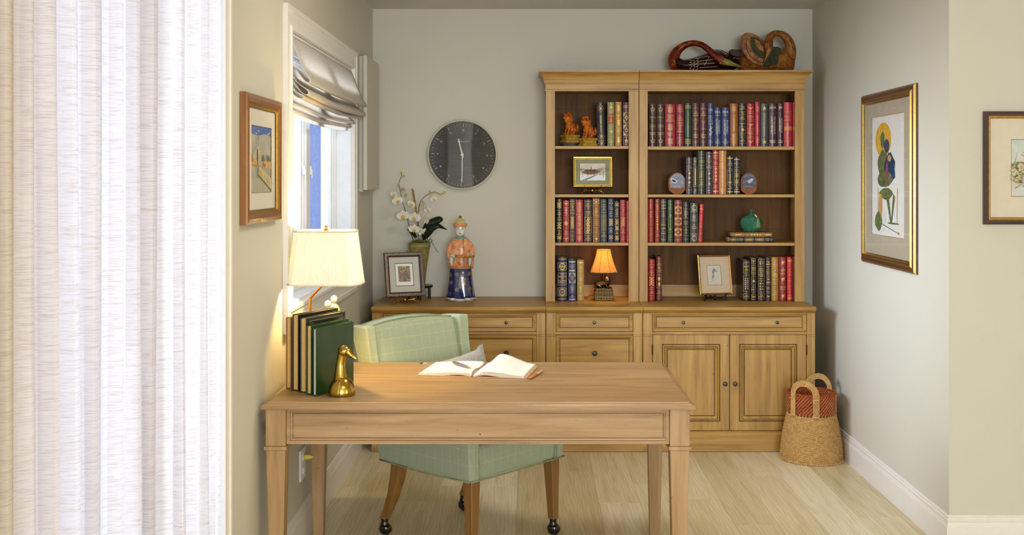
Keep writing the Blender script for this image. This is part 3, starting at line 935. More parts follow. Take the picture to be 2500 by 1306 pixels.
# ---------------------------------------------------------------- books
def ornaments(p, spec, w_, h):
    """w_ = half usable width, h = height"""
    t = .0011
    for it in spec:
        k = it[0]; v = it[1] * h
        s_ = w_
        if k == 'L': p.bar(-w_, w_, v - .0007 * (it[2] if len(it) > 2 else 1), v + .0007 * (it[2] if len(it) > 2 else 1))
        elif k == 'LL': p.bar(-w_, w_, v + .0015, v + .0027); p.bar(-w_, w_, v - .0027, v - .0015)
        elif k == 'F': p.frame(-w_, w_, v, it[2] * h, t)
        elif k == 'FF': p.frame(-w_, w_, v, it[2] * h, .0022)
        elif k == 'B': p.bar(-w_ * (it[3] if len(it) > 3 else 1), w_ * (it[3] if len(it) > 3 else 1), v, it[2] * h)
        elif k == 'T': p.text(it[2], 0, v, w_ * 1.86, it[3] * h if len(it) > 3 else .2 * h)
        elif k == 'V': p.text(it[3], (it[4] if len(it) > 4 else 0) * w_, (v + it[2] * h) / 2, abs(it[2] * h - v), (it[5] if len(it) > 5 else 1.0) * w_, True)
        elif k == 'D': p.ngon(0, v, s_ * .6 * (it[2] if len(it) > 2 else 1), s_ * .6 * (it[2] if len(it) > 2 else 1), 4, 0)
        elif k == 'S': p.star(0, v, s_ * .8)
        elif k == '5':
            for i in range(5): a = math.pi / 2 + i * 2 * math.pi / 5; p.star(s_ * .5 * math.cos(a), v + s_ * .5 * math.sin(a), s_ * .24, 5, .5)
        elif k == 'X':
            p.star(0, v, s_ * .8, 8, .2)
            for i in range(8):
                a = i * math.pi / 4; r = s_ * (.8 if i % 2 else 1.0); p.ngon(r * .85 * math.cos(a), v + r * .85 * math.sin(a) * 1.2, s_ * .13, None, 4)
        elif k == 'C':
            for i in (-1, 0, 1):
                p.ring(-s_ * .28, v + i * s_ * .42, s_ * .24, s_ * .09, 0, 360, 8); p.ring(s_ * .28, v + i * s_ * .42, s_ * .24, s_ * .09, 0, 360, 8)
        elif k == 'c':
            p.ring(-s_ * .45, v, s_ * .32, s_ * .10, 30, 330, 9); p.ring(s_ * .45, v, s_ * .32, s_ * .10, 210, 510, 9); p.poly([(-s_ * .25, v - .001), (s_ * .25, v), (s_ * .25, v + .001), (-s_ * .25, v)])
        elif k == 'E':   # spread wings
            p.poly([(0, v - s_ * .45), (s_ * .25, v), (0, v + s_ * .25), (-s_ * .25, v)])
            for q in (-1, 1): p.poly([(0, v), (q * s_ * .85, v + s_ * .5), (q * s_ * .6, v + s_ * .1), (q * s_ * .2, v - s_ * .15)][::q])
        elif k == 'e':   # elephant-like blot kept plain
            p.ngon(-s_ * .05, v + s_ * .15, s_ * .42, s_ * .32, 8); p.bar(-s_ * .4, -s_ * .15, v - s_ * .7, v, 1); p.bar(s_ * .1, s_ * .32, v - s_ * .6, v, 1); p.ring(s_ * .25, v + s_ * .3, s_ * .42, s_ * .14, -60, 90, 6)
        elif k == 'A':   # upright leaf and curl
            p.poly([(0, v - s_ * .5), (s_ * .15, v), (0, v + s_ * .7), (-s_ * .15, v)]); p.ring(0, v, s_ * .55, s_ * .22, 190, 350, 7)
        elif k == 'M':   # wide shallow gable
            q = it[2] if len(it) > 2 else 1
            for sg in (-1, 1): p.poly([(0, v + q * .006), (0, v + q * .0045), (sg * w_ * .9, v - q * .003), (sg * w_ * .9, v - q * .0015)][::sg])
        elif k == 'K':   # lattice of diamonds
            n = max(1, round((it[2] * h - v) / (w_ * .9)))
            for i in range(n):
                z = v + (i + .5) * (it[2] * h - v) / n
                for u in (-.55, .55): p.ngon(u * w_, z, w_ * .34, w_ * .40, 4, 0)
                if i: p.ngon(0, z - (it[2] * h - v) / n / 2, w_ * .34, w_ * .40, 4, 0)
        elif k == 'k':   # single column of diamonds
            n = it[3]
            for i in range(n): p.ngon(0, v + (i + .5) * (it[2] * h - v) / n, w_ * .5, (it[2] * h - v) / n * .45, 4, 0)
        elif k == 'O':
            n = it[3]
            for i in range(n): p.ring(w_ * (.15 if i % 2 else -.15), v + (i + .5) * (it[2] * h - v) / n, w_ * .42, w_ * .22, 0, 360, 9)
        elif k == 'P':
            n = it[3]; m = it[4]
            for i in range(n):
                for j in range(m): p.ngon((-1 + (2 * j + 1) / m) * w_ * .85, v + (i + .5) * (it[2] * h - v) / n, w_ * .5 / m, None, 4, math.pi / 4 * (it[5] if len(it) > 5 else 0))
        elif k == 'Q':   # corner triangles around a blank diamond
            a, c = v, it[2] * h; mz = (a + c) / 2
            for sx in (-1, 1):
                p.poly([(sx * w_, a), (sx * w_, mz - .002), (sx * w_ * .15, a)][::sx]); p.poly([(sx * w_, c), (sx * w_ * .15, c), (sx * w_, mz + .002)][::sx])
        elif k == 'W':   # swirl knot
            for i in (-1, 1):
                for j in (-1, 0, 1): p.ring(i * s_ * .3, v + j * s_ * .5, s_ * .3, s_ * .1, 0, 360, 8)


BAND = (.17, .36, .55, .74)


def book(name, w_, h, d, colour, spec, loc, rz=0.0, tilt=0.0, flat=False, label='', group=None, bands=BAND, foilc='DDB765', labelred=None, pages='page', title_only=None):
    """spine faces -y; origin at the foot of the spine centre"""
    rot = (0, tilt, rz)
    if flat: rot = (0, math.radians(90), rz)
    t = thing('book', label, 'book', loc, group=group, rot=rot)
    bul = min(.0075, w_ * .17); hw = w_ / 2; th = .0028; n = 8
    def arc(x, e=0.0): return -bul * (1 - (x / hw) ** 2) - e
    out = [(-hw, d), (-hw, .004)] + [(-hw + w_ * i / n, None) for i in range(n + 1)] + [(hw, .004), (hw, d)]
    inn = [(-hw + th, d), (-hw + th, .004)] + [(-hw + th + (w_ - 2 * th) * i / n, .0015) for i in range(n + 1)] + [(hw - th, .004), (hw - th, d)]
    lv = [(0, 0)]
    for v in sorted(bands): lv += [(v * h - .0022, 0), (v * h - .0008, .0013), (v * h + .0008, .0013), (v * h + .0022, 0)]
    lv += [(h, 0)]
    b = MB(); rings = [[(x, (arc(x, e) if y is None else y), z) for x, y in out] for z, e in lv]
    N = len(out); b.loft(rings, closed=False)
    b.loft([[(x, y, z) for x, y in inn] for z in (0, h)], closed=False)
    for zi in (0, h):
        vs = [(x, (arc(x) if y is None else y), zi) for x, y in out] + [(x, y, zi) for x, y in inn]
        b.add(vs, [(i, i + 1, N + i + 1, N + i) for i in range(N - 1)])
    b.build('cover', leather(colour), t, world=False)
    MB().box(-hw + th, hw - th, .002, d - .004, .003, h - .004).build('page_block', M[pages], t, world=False)
    p = Print(); ornaments(p, spec, hw * .86, h)
    if p.v:
        if labelred:
            q = Print(); q.bar(-hw * .82, hw * .82, labelred[0] * h, labelred[1] * h)
            m2 = MB(); m2.add([(x, arc(x, .0010), z) for x, z in q.v], q.f); m2.build('title_label', leather(labelred[2]), t, world=False)
        m = MB(); m.add([(x, arc(x, .0016), z) for x, z in p.v], p.f); m.build('spine_print', foil(foilc), t, world=False)
    return t


def T3(v, *lines, **k):
    """several short centred lines from the top v downwards"""
    st = k.get('st', .035); return [('T', v - i * st, s, k.get('h', .024)) for i, s in enumerate(lines)]


BR = {}   # shelf -> list of (px0, px1, ytop, colour, look, spec, extra)
BR['A_L'] = [
 (1460.5, 1480.5, 250, '171B26', 'black leather book with gilt snowflakes, beside the amber lion statuettes', [('X', .86), ('V', .70, .33, 'Abraham Lincoln', 0, .8), ('X', .22), ('T', .12, 'CARL SANDBURG', .03), ('X', .06)], dict(bands=(.27, .74), tilt=-.028)),
 (1483, 1500.5, 249.5, '8B8B5E', 'sage green book with a small red title panel', [('F', .80, .96), ('D', .88), ('F', .74, .51), *T3(.70, 'ABRAHAM', 'LINCOLN', '&', 'THE SECOND', 'WAR', 'PRESIDENT', st=.03), ('F', .20, .46), ('D', .33), ('L', .16), *T3(.12, 'THE', 'LIBRARY')], dict(labelred=(.51, .74, '8E1A1E'))),
 (1502, 1518, 249, 'B98A42', 'plain ochre tan book next to the sage green one', [('P', .8, .92, 3, 1), ('T', .70, 'GRANT', .03), ('P', .47, .59, 3, 1), *T3(.36, 'ULYSSES', 'GRANT'), ('P', .08, .2, 3, 1)], dict(foilc='E2C88E')),
 (1520, 1539, 250, '4A2740', 'purple book with large gold diamonds half hidden by the post', [*T3(.92, 'ADMIRAL', 'MEMOIRS'), ('F', .52, .77), ('Q', .53, .76), ('D', .645, 1.2), ('F', .23, .49), ('Q', .24, .48), ('D', .36, 1.2), ('F', .04, .2), ('S', .12)], {})]
BR['A_R'] = [
 (1583.5, 1602.7, 254, '43291E', 'dark brown book with gilt star cluster against the bookcase post', [('5', .87), ('T', .69, 'Eisenhower', .05), *T3(.50, 'Volume I', '1890-1952'), *T3(.32, 'STEPHEN', 'AMBROSE'), ('5', .13)], {}),
 (1603.2, 1622.3, 254, '442A1F', 'dark brown book with gilt star cluster beside the wide crimson one', [('5', .87), ('T', .69, 'Eisenhower', .05), *T3(.50, 'Volume II', '1952-1969'), *T3(.32, 'STEPHEN', 'AMBROSE'), ('5', .13)], {}),
 (1623.4, 1649.4, 254.5, '9C1E35', 'widest crimson book with three gilt scroll stacks', [('C', .87), *T3(.74, 'Thomas', 'Jefferson', 'and the', 'New Nation', st=.045, h=.034), ('C', .45), *T3(.34, 'by', 'Merrill D.', 'Peterson'), ('C', .12)], dict(bands=(.22, .36, .55, .78))),
 (1651, 1669.8, 254.5, '8E1D33', 'crimson book with double scroll between gilt rules', [('L', .93), ('c', .88), ('L', .83), *T3(.70, 'The', 'Fourth', 'President', st=.04, h=.03), ('c', .55), *T3(.49, 'A Life', 'of', 'James', 'Madison', st=.045, h=.034), ('L', .2), *T3(.16, 'Irving', 'Brant'), ('L', .08)], dict(bands=(.31, .77))),
 (1671.4, 1688.6, 252, '1F3B2B', 'dark green book with olive bars between crimson and maroon', [('B', .92, .945), ('B', .88, .90), ('V', .80, .24, 'HARRY S. TRUMAN • Margaret Truman', 0, .55), ('B', .14, .16), ('B', .10, .12), ('B', .06, .08)], dict(bands=(.2, .86), foilc='A99A4A')),
 (1689.4, 1708, 251.7, '4F2124', 'maroon book with gilt gable, volume one of two', [('M', .88), *T3(.79, 'JOHN', 'QUINCY', 'ADAMS', st=.038, h=.028), *T3(.63, 'And the', 'Foundations', 'of', 'American', 'Foreign', 'Policy', st=.024, h=.018), ('T', .40, 'Volume I', .022), *T3(.27, 'SAMUEL', 'FLAGG', 'BEMIS'), ('M', .1, -1)], {}),
 (1708.7, 1726, 251.7, '502225', 'maroon book with gilt gable, volume two of two', [('M', .88), ('L', .86), *T3(.79, 'JOHN', 'QUINCY', 'ADAMS', st=.038, h=.028), *T3(.58, 'And the', 'Union'), ('T', .40, 'Volume II', .022), *T3(.27, 'SAMUEL', 'FLAGG', 'BEMIS'), ('M', .1, -1)], {}),
 (1726.7, 1743, 252, '26336A', 'tall royal blue book with gilt loop ornament', [('T', .84, 'LBJ', .07), *T3(.70, 'LYNDON', 'JOHNSON', 'and the', 'AMERICAN', 'DREAM', st=.045), ('O', .25, .46, 4), *T3(.13, 'Doris', 'Kearns')], dict(foilc='C9C0A0')),
 (1743.6, 1760.8, 262.5, '223164', 'shorter blue book beside the tall royal blue one', [('T', .88, 'FDR', .06), ('T', .80, 'Volume I', .024), ('V', .70, .28, 'ROOSEVELT', .42, .62), ('V', .70, .30, 'The Lion and the Fox', -.45, .5), *T3(.15, 'JAMES', 'MACGREGOR', 'BURNS')], dict(bands=(.23, .75), foilc='D5CDB0')),
 (1761.4, 1781.6, 262.5, '223265', 'shorter blue book beside the orange tan one', [('T', .88, 'FDR', .06), ('T', .80, 'Volume II', .024), ('V', .70, .28, 'ROOSEVELT', .42, .55), ('V', .68, .30, 'The Soldier of Freedom', -.45, .45), *T3(.15, 'JAMES', 'MACGREGOR', 'BURNS')], dict(bands=(.23, .75), foilc='D5CDB0')),
 (1782.5, 1801.8, 253, '9C5A23', 'orange tan book with upright title and gilt knots', [('W', .88), ('V', .74, .37, 'WASHINGTON', 0, .6), ('W', .24), ('W', .1), ('T', .17, 'DOUGLAS FREEMAN', .02)], dict(bands=(.32, .77))),
 (1803, 1821.7, 252.5, '171A1A', 'black book with four pointed star in a gilt square', [('L', .94), *T3(.92, 'THE', 'ADAMS'), ('L', .86), ('L', .80), *T3(.77, 'THE', 'EDUCATION', 'OF', 'HENRY', 'ADAMS', st=.034), ('LL', .53), ('F', .30, .46), ('Star4', .38), ('D', .38, 1), ('L', .26), ('L', .21), *T3(.16, 'THE', 'LIBRARY'), ('L', .06)], {}),
 (1822.6, 1841.9, 253, 'A5152C', 'bright red book with three gilt eagles', [('E', .89), ('L', .81), ('L', .77), *T3(.72, 'THEODORE', 'ROOSEVELT'), ('L', .64), ('L', .59), ('E', .50), ('L', .42), ('L', .37), *T3(.33, 'HENRY F.', 'PRINGLE'), ('L', .22), ('L', .18), ('E', .10)], {}),
 (1842.8, 1856, 249, 'A31530', 'tallest narrow red book with gilt snowflakes top and foot', [('X', .88), ('X', .82), ('V', .70, .30, 'THEODORE ROOSEVELT', 0, .55), ('X', .17), ('X', .10)], dict(bands=(.24, .75))),
 (1857, 1874.9, 253, '454F52', 'slate grey book with two outlined stars', [('S', .89), ('V', .78, .24, 'KEEPING FAITH  Jimmy Carter', 0, .6), ('S', .10)], dict(bands=(.2, .82))),
 (1876, 1897.4, 253, '3B1B28', 'plum book with upright two line title, beside slate grey', [('T', .90, 'JACK', .07), ('V', .76, .22, 'JOHN F. KENNEDY', -.4, .55), ('V', .76, .22, 'THE STRUGGLES OF', .42, .4), *T3(.13, 'HERBERT S.', 'PARMET')], dict(bands=(.19, .82), foilc='E0D2B4')),
 (1898, 1913, 253, '3B1B28', 'narrower plum book with upright two line title', [('T', .90, 'JFK', .06), ('V', .76, .22, 'JOHN F. KENNEDY', -.4, .6), ('V', .76, .22, 'THE PRESIDENCY OF', .45, .45), *T3(.13, 'HERBERT S.', 'PARMET')], dict(bands=(.19, .82), foilc='E0D2B4')),
 (1913.4, 1935, 250, 'B32336', 'rose red book with wide copper block, near the outer post', [('L', .79), *T3(.76, 'ANDREW', 'JACKSON', st=.04), ('L', .69), *T3(.67, 'PORTRAIT', 'OF A', 'PRESIDENT', st=.035), ('L', .585), ('B', .36, .45), ('L', .2), *T3(.17, 'MARQUIS', 'JAMES'), ('L', .1)], dict(foilc='C98A4E')),
 (1935.6, 1950, 250, 'B32336', 'rose red book mostly hidden behind the outer post', [('L', .79), ('L', .69), ('B', .36, .45), ('L', .2)], dict(foilc='C98A4E'))]
BR['B_R'] = [
 (1675, 1690, 383.5, '131C42', 'navy book with three framed gold diamonds', [('F', .68, .96), *T3(.92, 'DUST', 'OF', 'ROSES'), *T3(.76, 'MARK', 'TWAIN'), ('F', .24, .64), ('k', .26, .62, 3), ('F', .04, .19), ('T', .11, 'LIBRARY', .03)], {}),
 (1691, 1703.5, 383.5, '1A231C', 'narrow black-green book with one long gold frame', [('L', .95), *T3(.9, 'MOBY', 'DICK'), ('T', .8, 'MELVILLE', .02), ('F', .2, .74), ('B', .24, .70, .25), *T3(.12, 'THE', 'LIBRARY'), ('L', .04)], {}),
 (1704, 1721.8, 368, '22331F', 'forest green book with speckled gold panel', [('P', .87, .96, 1, 4), ('L', .84), *T3(.77, 'LILLIAN', 'HELLMAN'), ('T', .66, 'SIX PLAYS', .022), ('L', .6), ('P', .36, .56, 8, 5), ('L', .34), ('L', .28), *T3(.25, 'THE', 'LIBRARY'), ('L', .17), ('P', .05, .14, 1, 4)], {}),
 (1723, 1739.5, 370, '15204A', 'navy book with gilt upright leaves in frames', [('F', .84, .97), ('A', .90), ('F', .60, .81), *T3(.77, 'HENRY', 'JAMES'), *T3(.67, 'THE', 'LIBRARY'), ('F', .2, .56), ('A', .5), ('A', .38), ('A', .26), ('F', .03, .16), ('T', .09, 'LIBRARY', .02)], {}),
 (1740, 1755, 367, 'A01A30', 'scarlet book between navy and tan on the agate shelf', [('B', .93, .96), *T3(.88, 'EDGAR', 'ALLAN', 'POE', st=.034), *T3(.72, 'POEMS &', 'TALES'), ('F', .27, .64), ('k', .29, .62, 4), *T3(.19, 'THE', 'LIBRARY'), ('B', .05, .08)], dict(bands=(.24, .66, .78))),
 (1755.5, 1773.7, 367.5, 'C48748', 'light tan book with a grid of blind dots', [('F', .82, .97), ('D', .9, .6), ('P', .60, .78, 4, 3), ('P', .32, .54, 7, 6), ('F', .18, .28), ('P', .05, .12, 2, 2)], dict(foilc='E0BE88')),
 (1774.5, 1790.5, 381, '151A22', 'black book with a single gilt arrow', [('B', .93, .955), *T3(.86, 'UP', 'FROM', 'SLAVERY', st=.05, h=.03), ('D', .72, .3), ('L', .66), ('F', .24, .62), ('V', .58, .28, '---------', 0, .3), ('E', .30), *T3(.18, 'THE', 'LIBRARY'), ('B', .05, .075)], {}),
 (1791, 1807, 384, '17211D', 'black-green book with gold leaf spray beside the agate', [('B', .93, .955), *T3(.87, 'THE', 'RED BADGE', 'OF', 'COURAGE', st=.045), ('L', .66), ('F', .24, .62), ('W', .52), ('W', .34), *T3(.17, 'THE', 'LIBRARY'), ('B', .05, .08)], {})]
BR['C_L'] = [
 (1357.7, 1372.6, 485.6, '1B2716', 'black-green book with gilt lattice panels at the bay edge', [('L', .95), ('K', .78, .93), ('L', .73), *T3(.68, 'JOHN', 'ADAMS'), ('D', .62, .3), *T3(.57, 'COLLECTED', 'WORKS'), ('L', .51), ('K', .3, .47), ('L', .26), *T3(.21, 'THE', 'LIBRARY'), ('K', .06, .15)], {}),
 (1374, 1390, 489, '9E1B2E', 'red book with sunburst in a gold oval frame', [('F', .88, .97), ('E', .92), ('L', .83), *T3(.79, 'FORTY', 'YEARS', '&', 'TALES', st=.03), ('L', .63), ('F', .32, .59), ('ring', .45), ('S', .45), ('L', .27), *T3(.24, 'THE', 'LIBRARY'), ('L', .17), ('F', .03, .13), ('E', .08)], dict(bands=(.15, .3, .61, .86))),
 (1391.4, 1403.5, 486, '4B3B35', 'narrow grey-brown book with gold triangles', [('Q', .88, .96), ('L', .85), ('L', .80), *T3(.83, 'OLIVER'), ('L', .76), ('Q', .66, .75), ('K', .31, .6), ('F', .05, .25), ('T', .15, 'LIBRARY', .03)], {}),
 (1405, 1424, 487.3, 'A31C38', 'wide red book with fan ornaments on the third shelf', [('W', .88), ('W', .76), *T3(.68, 'AN', 'AMERICAN', 'LIFE', st=.035, h=.026), ('W', .55), ('W', .42), *T3(.34, 'Ronald', 'Reagan', st=.034, h=.03), ('W', .24), ('W', .1)], {}),
 (1426, 1445.6, 487, '46302A', 'brown book with a gilt chain of rings', [('L', .95), *T3(.90, 'LATE', 'AMERICAN', 'TALES'), ('D', .79, .3), *T3(.72, 'THOMAS', 'WOLFE'), ('L', .64), ('FF', .2, .59), ('O', .23, .56, 8), ('L', .16), *T3(.12, 'THE', 'LIBRARY'), ('L', .05)], {}),
 (1447, 1464.6, 484, '8A5527', 'tan brown book with gold diamond clusters', [('F', .87, .97), ('Q', .88, .96), ('D', .92, .6), ('F', .56, .83), *T3(.77, 'ALL', 'THE', 'KINGS', 'MEN', st=.03), *T3(.64, 'R. P.', 'WARREN'), ('F', .33, .52), ('P', .36, .49, 3, 3, 0), ('F', .18, .28), ('T', .23, 'LIBRARY', .02), ('F', .02, .14), ('D', .08, .8)], {}),
 (1466, 1482.6, 486, '24363B', 'teal black book with tall gold grid', [('P', .92, .97, 1, 5), ('L', .87), *T3(.82, 'WRITINGS', '&', 'LETTERS'), ('L', .69), ('F', .27, .63), ('P', .29, .61, 10, 3, 1), ('L', .23), *T3(.19, 'THE', 'LIBRARY'), ('L', .12), ('P', .03, .08, 1, 5)], {}),
 (1485, 1498.6, 484.8, '262E58', 'slate navy book with woven gilt squares', [('L', .95), ('K', .86, .93), ('L', .8), *T3(.76, 'POEMS', 'OF', 'EMERSON', st=.05), ('L', .6), ('K', .37, .55), ('L', .31), *T3(.27, 'THE', 'LIBRARY'), ('K', .06, .17)], {}),
 (1500, 1512.7, 490.3, '15181B', 'short black book with gold lace squares', [('K', .86, .96), *T3(.80, 'THE', 'MAN', 'AND', 'THE', 'FORT', st=.035), ('L', .62), ('K', .41, .57), ('K', .28, .40), *T3(.24, 'THE', 'LIBRARY'), ('K', .04, .17)], {}),
 (1514, 1528.6, 488, 'A51B31', 'red book second from the narrow bay inner post', [('P', .86, .96, 2, 3), ('L', .82), *T3(.78, 'THE', 'LIFE', 'OF'), ('L', .66), ('K', .36, .6), ('L', .3), *T3(.26, 'THE', 'LIBRARY'), ('P', .04, .14, 2, 3)], dict(foilc='D99A58')),
 (1529.8, 1543, 489.6, 'B22645', 'rose red book partly hidden by the inner post', [('F', .84, .96), ('L', .8), ('F', .35, .6), ('k', .37, .58, 3), ('L', .3), ('F', .04, .14)], {})]
BR['C_R'] = [
 (1582.3, 1596, 485.5, '9E2A1C', 'brick red book with a slim gold frame', [('L', .94), *T3(.87, 'THE', 'EDUCATION', 'OF'), *T3(.72, 'THE', 'SELF'), ('L', .64), ('F', .32, .58), ('L', .27), *T3(.2, 'THE', 'LIBRARY'), ('L', .05)], dict(foilc='D08A3E')),
 (1598.3, 1611.2, 485.5, '93201F', 'red book with two gilt diamond crosses', [('P', .92, .96, 1, 4), ('L', .86), *T3(.82, 'THE', 'COLLECTED', 'TALES'), ('L', .70), ('P', .65, .68, 1, 4), ('L', .62), ('k', .45, .60, 3), ('k', .28, .44, 3), ('L', .24), *T3(.18, 'THE', 'LIBRARY'), ('P', .04, .08, 1, 4)], {}),
 (1612.5, 1627.3, 485.8, '3A3B3C', 'charcoal book with brass bars', [('B', .92, .945), ('B', .84, .865), ('B', .77, .795), ('L', .72), *T3(.67, 'IN', 'THE', 'ARENA', st=.035, h=.028), ('L', .53), *T3(.48, 'RICHARD', 'NIXON'), ('B', .39, .415), ('B', .31, .335), ('L', .25), ('B', .19, .215), ('B', .05, .075)], dict(foilc='A08B52')),
 (1629.8, 1643.3, 487.5, '173A1C', 'bright dark green book with two long gilt lines', [('L', .95), ('T', .89, 'POEMS', .022), ('D', .85, .25), *T3(.81, 'MARK', 'TWAIN'), ('L', .73), ('k', .60, .67, 1), ('B', .33, .6, .10), ('F', .33, .6), ('k', .27, .33, 1), ('L', .24), ('L', .18), *T3(.15, 'THE', 'LIBRARY'), ('L', .06)], dict(foilc='A9A24E')),
 (1646, 1665.7, 488.8, '7F2A1D', 'russet book with three gold squares', [('L', .94), ('F', .67, .85), ('Q', .68, .84), ('T', .76, 'AGAMEMNON', .02), ('F', .41, .59), ('Q', .42, .58), ('T', .50, 'AESCHYLUS', .02), ('F', .15, .33), ('Q', .16, .32), ('T', .24, 'LIBRARY', .02), ('L', .06)], dict(bands=(.12, .37, .63, .9))),
 (1667, 1682.6, 492.8, '14171D', 'black book with upright gold title beside charcoal grey', [('P', .89, .95, 1, 4), ('L', .83), ('V', .81, .62, 'GROVER', -.5, .4), ('V', .81, .62, 'CLEVELAND', 0, .4), ('V', .78, .66, 'NEVINS', .55, .3), ('L', .60), ('P', .43, .54, 3, 3), ('L', .37), *T3(.34, 'A', 'STUDY', '&', 'LIFE', st=.035), ('L', .17), ('P', .04, .11, 1, 4)], {}),
 (1684.7, 1705, 495.3, '3D3B3A', 'grey book with curled line ornaments', [('ring', .88), ('c', .80), *T3(.67, 'and', 'Tyler', 'too', st=.052, h=.042), *T3(.44, 'BY', 'ROBERT', 'SEAGER II', st=.042), ('c', .2), ('ring', .1)], dict(bands=(.26, .49, .73), foilc='CDB88A')),
 (1706.5, 1716, 498, 'C31B2C', 'thin bright scarlet book leaning at the row end', [('L', .93), ('B', .86, .88), ('D', .79, .4), ('V', .73, .38, 'THE RED BADGE OF COURAGE', 0, .55), ('D', .32, .4), ('V', .27, .2, 'CRANE', 0, .5), ('L', .05)], dict(tilt=.04, w=10.3))]
BR['D_L'] = [
 (1359.8, 1385, 628, '141C45', 'widest navy book with heavy gold frames beside the small lamp', [('B', .955, .965), ('FF', .70, .88), ('ring', .79), ('T', .79, 'RN', .06), ('FF', .36, .64), *T3(.60, 'THE', 'MEMOIRS', 'OF', 'RICHARD', 'NIXON', st=.045, h=.034), ('FF', .11, .30), ('L', .26), ('ring', .20), ('T', .2, 'GHO', .03), ('L', .14), ('B', .04, .05)], dict(bands=(.08, .33, .67, .91))),
 (1387.2, 1406.6, 633, '1C2B62', 'blue book with silver bands beside the widest navy one', [('B', .92, .955), *T3(.87, 'THE YEARS', 'BEFORE', 'THE MAST', st=.038, h=.028), ('B', .71, .75), ('F', .42, .68), *T3(.59, 'RICHARD', 'HENRY', 'DANA'), ('Q', .43, .67), ('F', .22, .38), ('W', .3), ('L', .19), *T3(.13, 'THE', 'LIBRARY'), ('B', .02, .05)], dict(foilc='B9AE96')),
 (1409, 1425.8, 634.5, 'A98A48', 'golden ochre book lit by the small lamp', [('B', .92, .95), *T3(.84, 'THE', 'FEDERALIST'), ('L', .78), *T3(.74, 'PAPERS', '1787'), ('F', .43, .63), ('W', .53), ('F', .22, .41), ('W', .31), *T3(.15, 'THE', 'LIBRARY'), ('L', .05)], dict(foilc='E6CB84'))]
BR['D_R'] = [
 (1582.3, 1598.7, 633, 'A0151F', 'blood red book at the foot of the wide bay post', [('P', .92, .97, 2, 5), ('L', .87), ('T', .81, '1919', .03), ('D', .77, .2), *T3(.73, 'JOHN', 'DOS PASSOS'), ('L', .67), ('L', .62), ('K', .35, .59), ('L', .32), ('L', .27), *T3(.22, 'THE', 'LIBRARY'), ('L', .13), ('P', .03, .09, 2, 5)], {}),
 (1601.6, 1616.3, 626.5, '5A1416', 'maroon book with two filigree diamonds, beside the blood red one', [('L', .95), ('P', .88, .91, 1, 5), *T3(.85, 'THE', 'NATURE', 'OF', 'TIME'), *T3(.72, 'JOHN', 'LOCKE'), ('M', .65), ('F', .29, .59), ('k', .31, .57, 2), ('P', .22, .25, 1, 5), *T3(.2, 'THE', 'LIBRARY'), ('M', .1), ('L', .05)], {}),
 (1813.6, 1831, 635, '1D1718', 'brown-black book with dotted lozenge, first beside the etching', [('L', .955), ('F', .68, .93), ('L', .86), *T3(.90, 'A'), *T3(.84, 'FAREWELL', 'TO', 'ARMS'), ('L', .74), ('F', .22, .63), ('P', .28, .57, 6, 2), ('F', .06, .18), *T3(.14, 'THE', 'LIBRARY')], {}),
 (1833, 1846.6, 629, '14110F', 'narrow black book with heart and crown in frames', [('F', .86, .98), ('E', .92), ('F', .61, .82), *T3(.77, 'MARK', 'TWAIN'), ('L', .70), ('T', .65, 'WORKS', .02), ('F', .36, .56), ('D', .46), ('F', .2, .32), ('T', .26, 'LIBRARY', .02), ('F', .03, .15), ('E', .09)], {}),
 (1849.6, 1868, 630, '231916', 'black-brown book with scattered gold dots', [('F', .81, .97), ('P', .85, .93, 2, 2), ('F', .52, .77), *T3(.74, 'NOTES', 'OF THE', 'STATE', 'OF'), *T3(.61, 'THOMAS', 'PAINE'), ('F', .2, .48), ('P', .24, .44, 3, 2), ('F', .04, .17), *T3(.13, 'THE', 'LIBRARY')], {}),
 (1869.4, 1882, 629, '35202C', 'plum-brown book with three gold bats', [('E', .9), ('B', .84, .86), ('L', .8), *T3(.76, 'The', 'FORCES', 'and the', 'QUIET', st=.04), ('L', .6), ('L', .55), ('E', .5), ('B', .42, .44), ('L', .39), *T3(.31, 'Robert', 'Kennedy'), ('L', .22), ('L', .18), ('E', .1)], {}),
 (1883.2, 1900.7, 628, 'A67C30', 'mustard ochre book between plum and crimson', [('P', .90, .94, 1, 4), ('L', .87), *T3(.83, 'THE LAST', 'OF THE', 'MOHICANS', st=.04), ('D', .70, .35), *T3(.63, 'JAMES', 'FENIMORE', 'COOPER'), ('P', .47, .51, 1, 4), ('P', .22, .26, 1, 4), *T3(.18, 'THE', 'LIBRARY'), ('P', .05, .09, 1, 4)], dict(foilc='E3CF8E')),
 (1901.8, 1920.4, 628, '8E1428', 'crimson book with three gilt elephants', [('e', .88), *T3(.75, 'A', 'TIME', 'TO', 'HEAL', st=.042, h=.034), ('e', .50), *T3(.32, 'Gerald', 'Ford', st=.05, h=.04), ('e', .11)], {}),
 (1921.6, 1935.4, 628, 'C01A26', 'vivid red book beside the crimson elephant one', [('B', .9, .94), ('F', .72, .87), ('F', .25, .68), ('P', .28, .65, 3, 2), ('L', .2), *T3(.15, 'THE', 'LIBRARY'), ('B', .04, .08)], dict(foilc='E09A3E')),
 (1936, 1949, 626.5, '5E1722', 'dark maroon book mostly hidden by the outer post', [('T', .72, 'F', .03), ('T', .5, 'O', .03), ('L', .8), ('L', .2)], {})]
SHELF = {'A_L': (356.3, 6.600, 'top shelf, narrow bay'), 'A_R': (357.2, 6.600, 'top shelf, wide bay'), 'B_R': (474.6, 6.600, 'agate shelf'), 'C_L': (592.3, 6.600, 'third shelf, narrow bay'),
         'C_R': (592.5, 6.600, 'third shelf, wide bay'), 'D_L': (None, 6.600, 'bottom, narrow bay'), 'D_R': (None, 6.600, 'bottom, wide bay')}
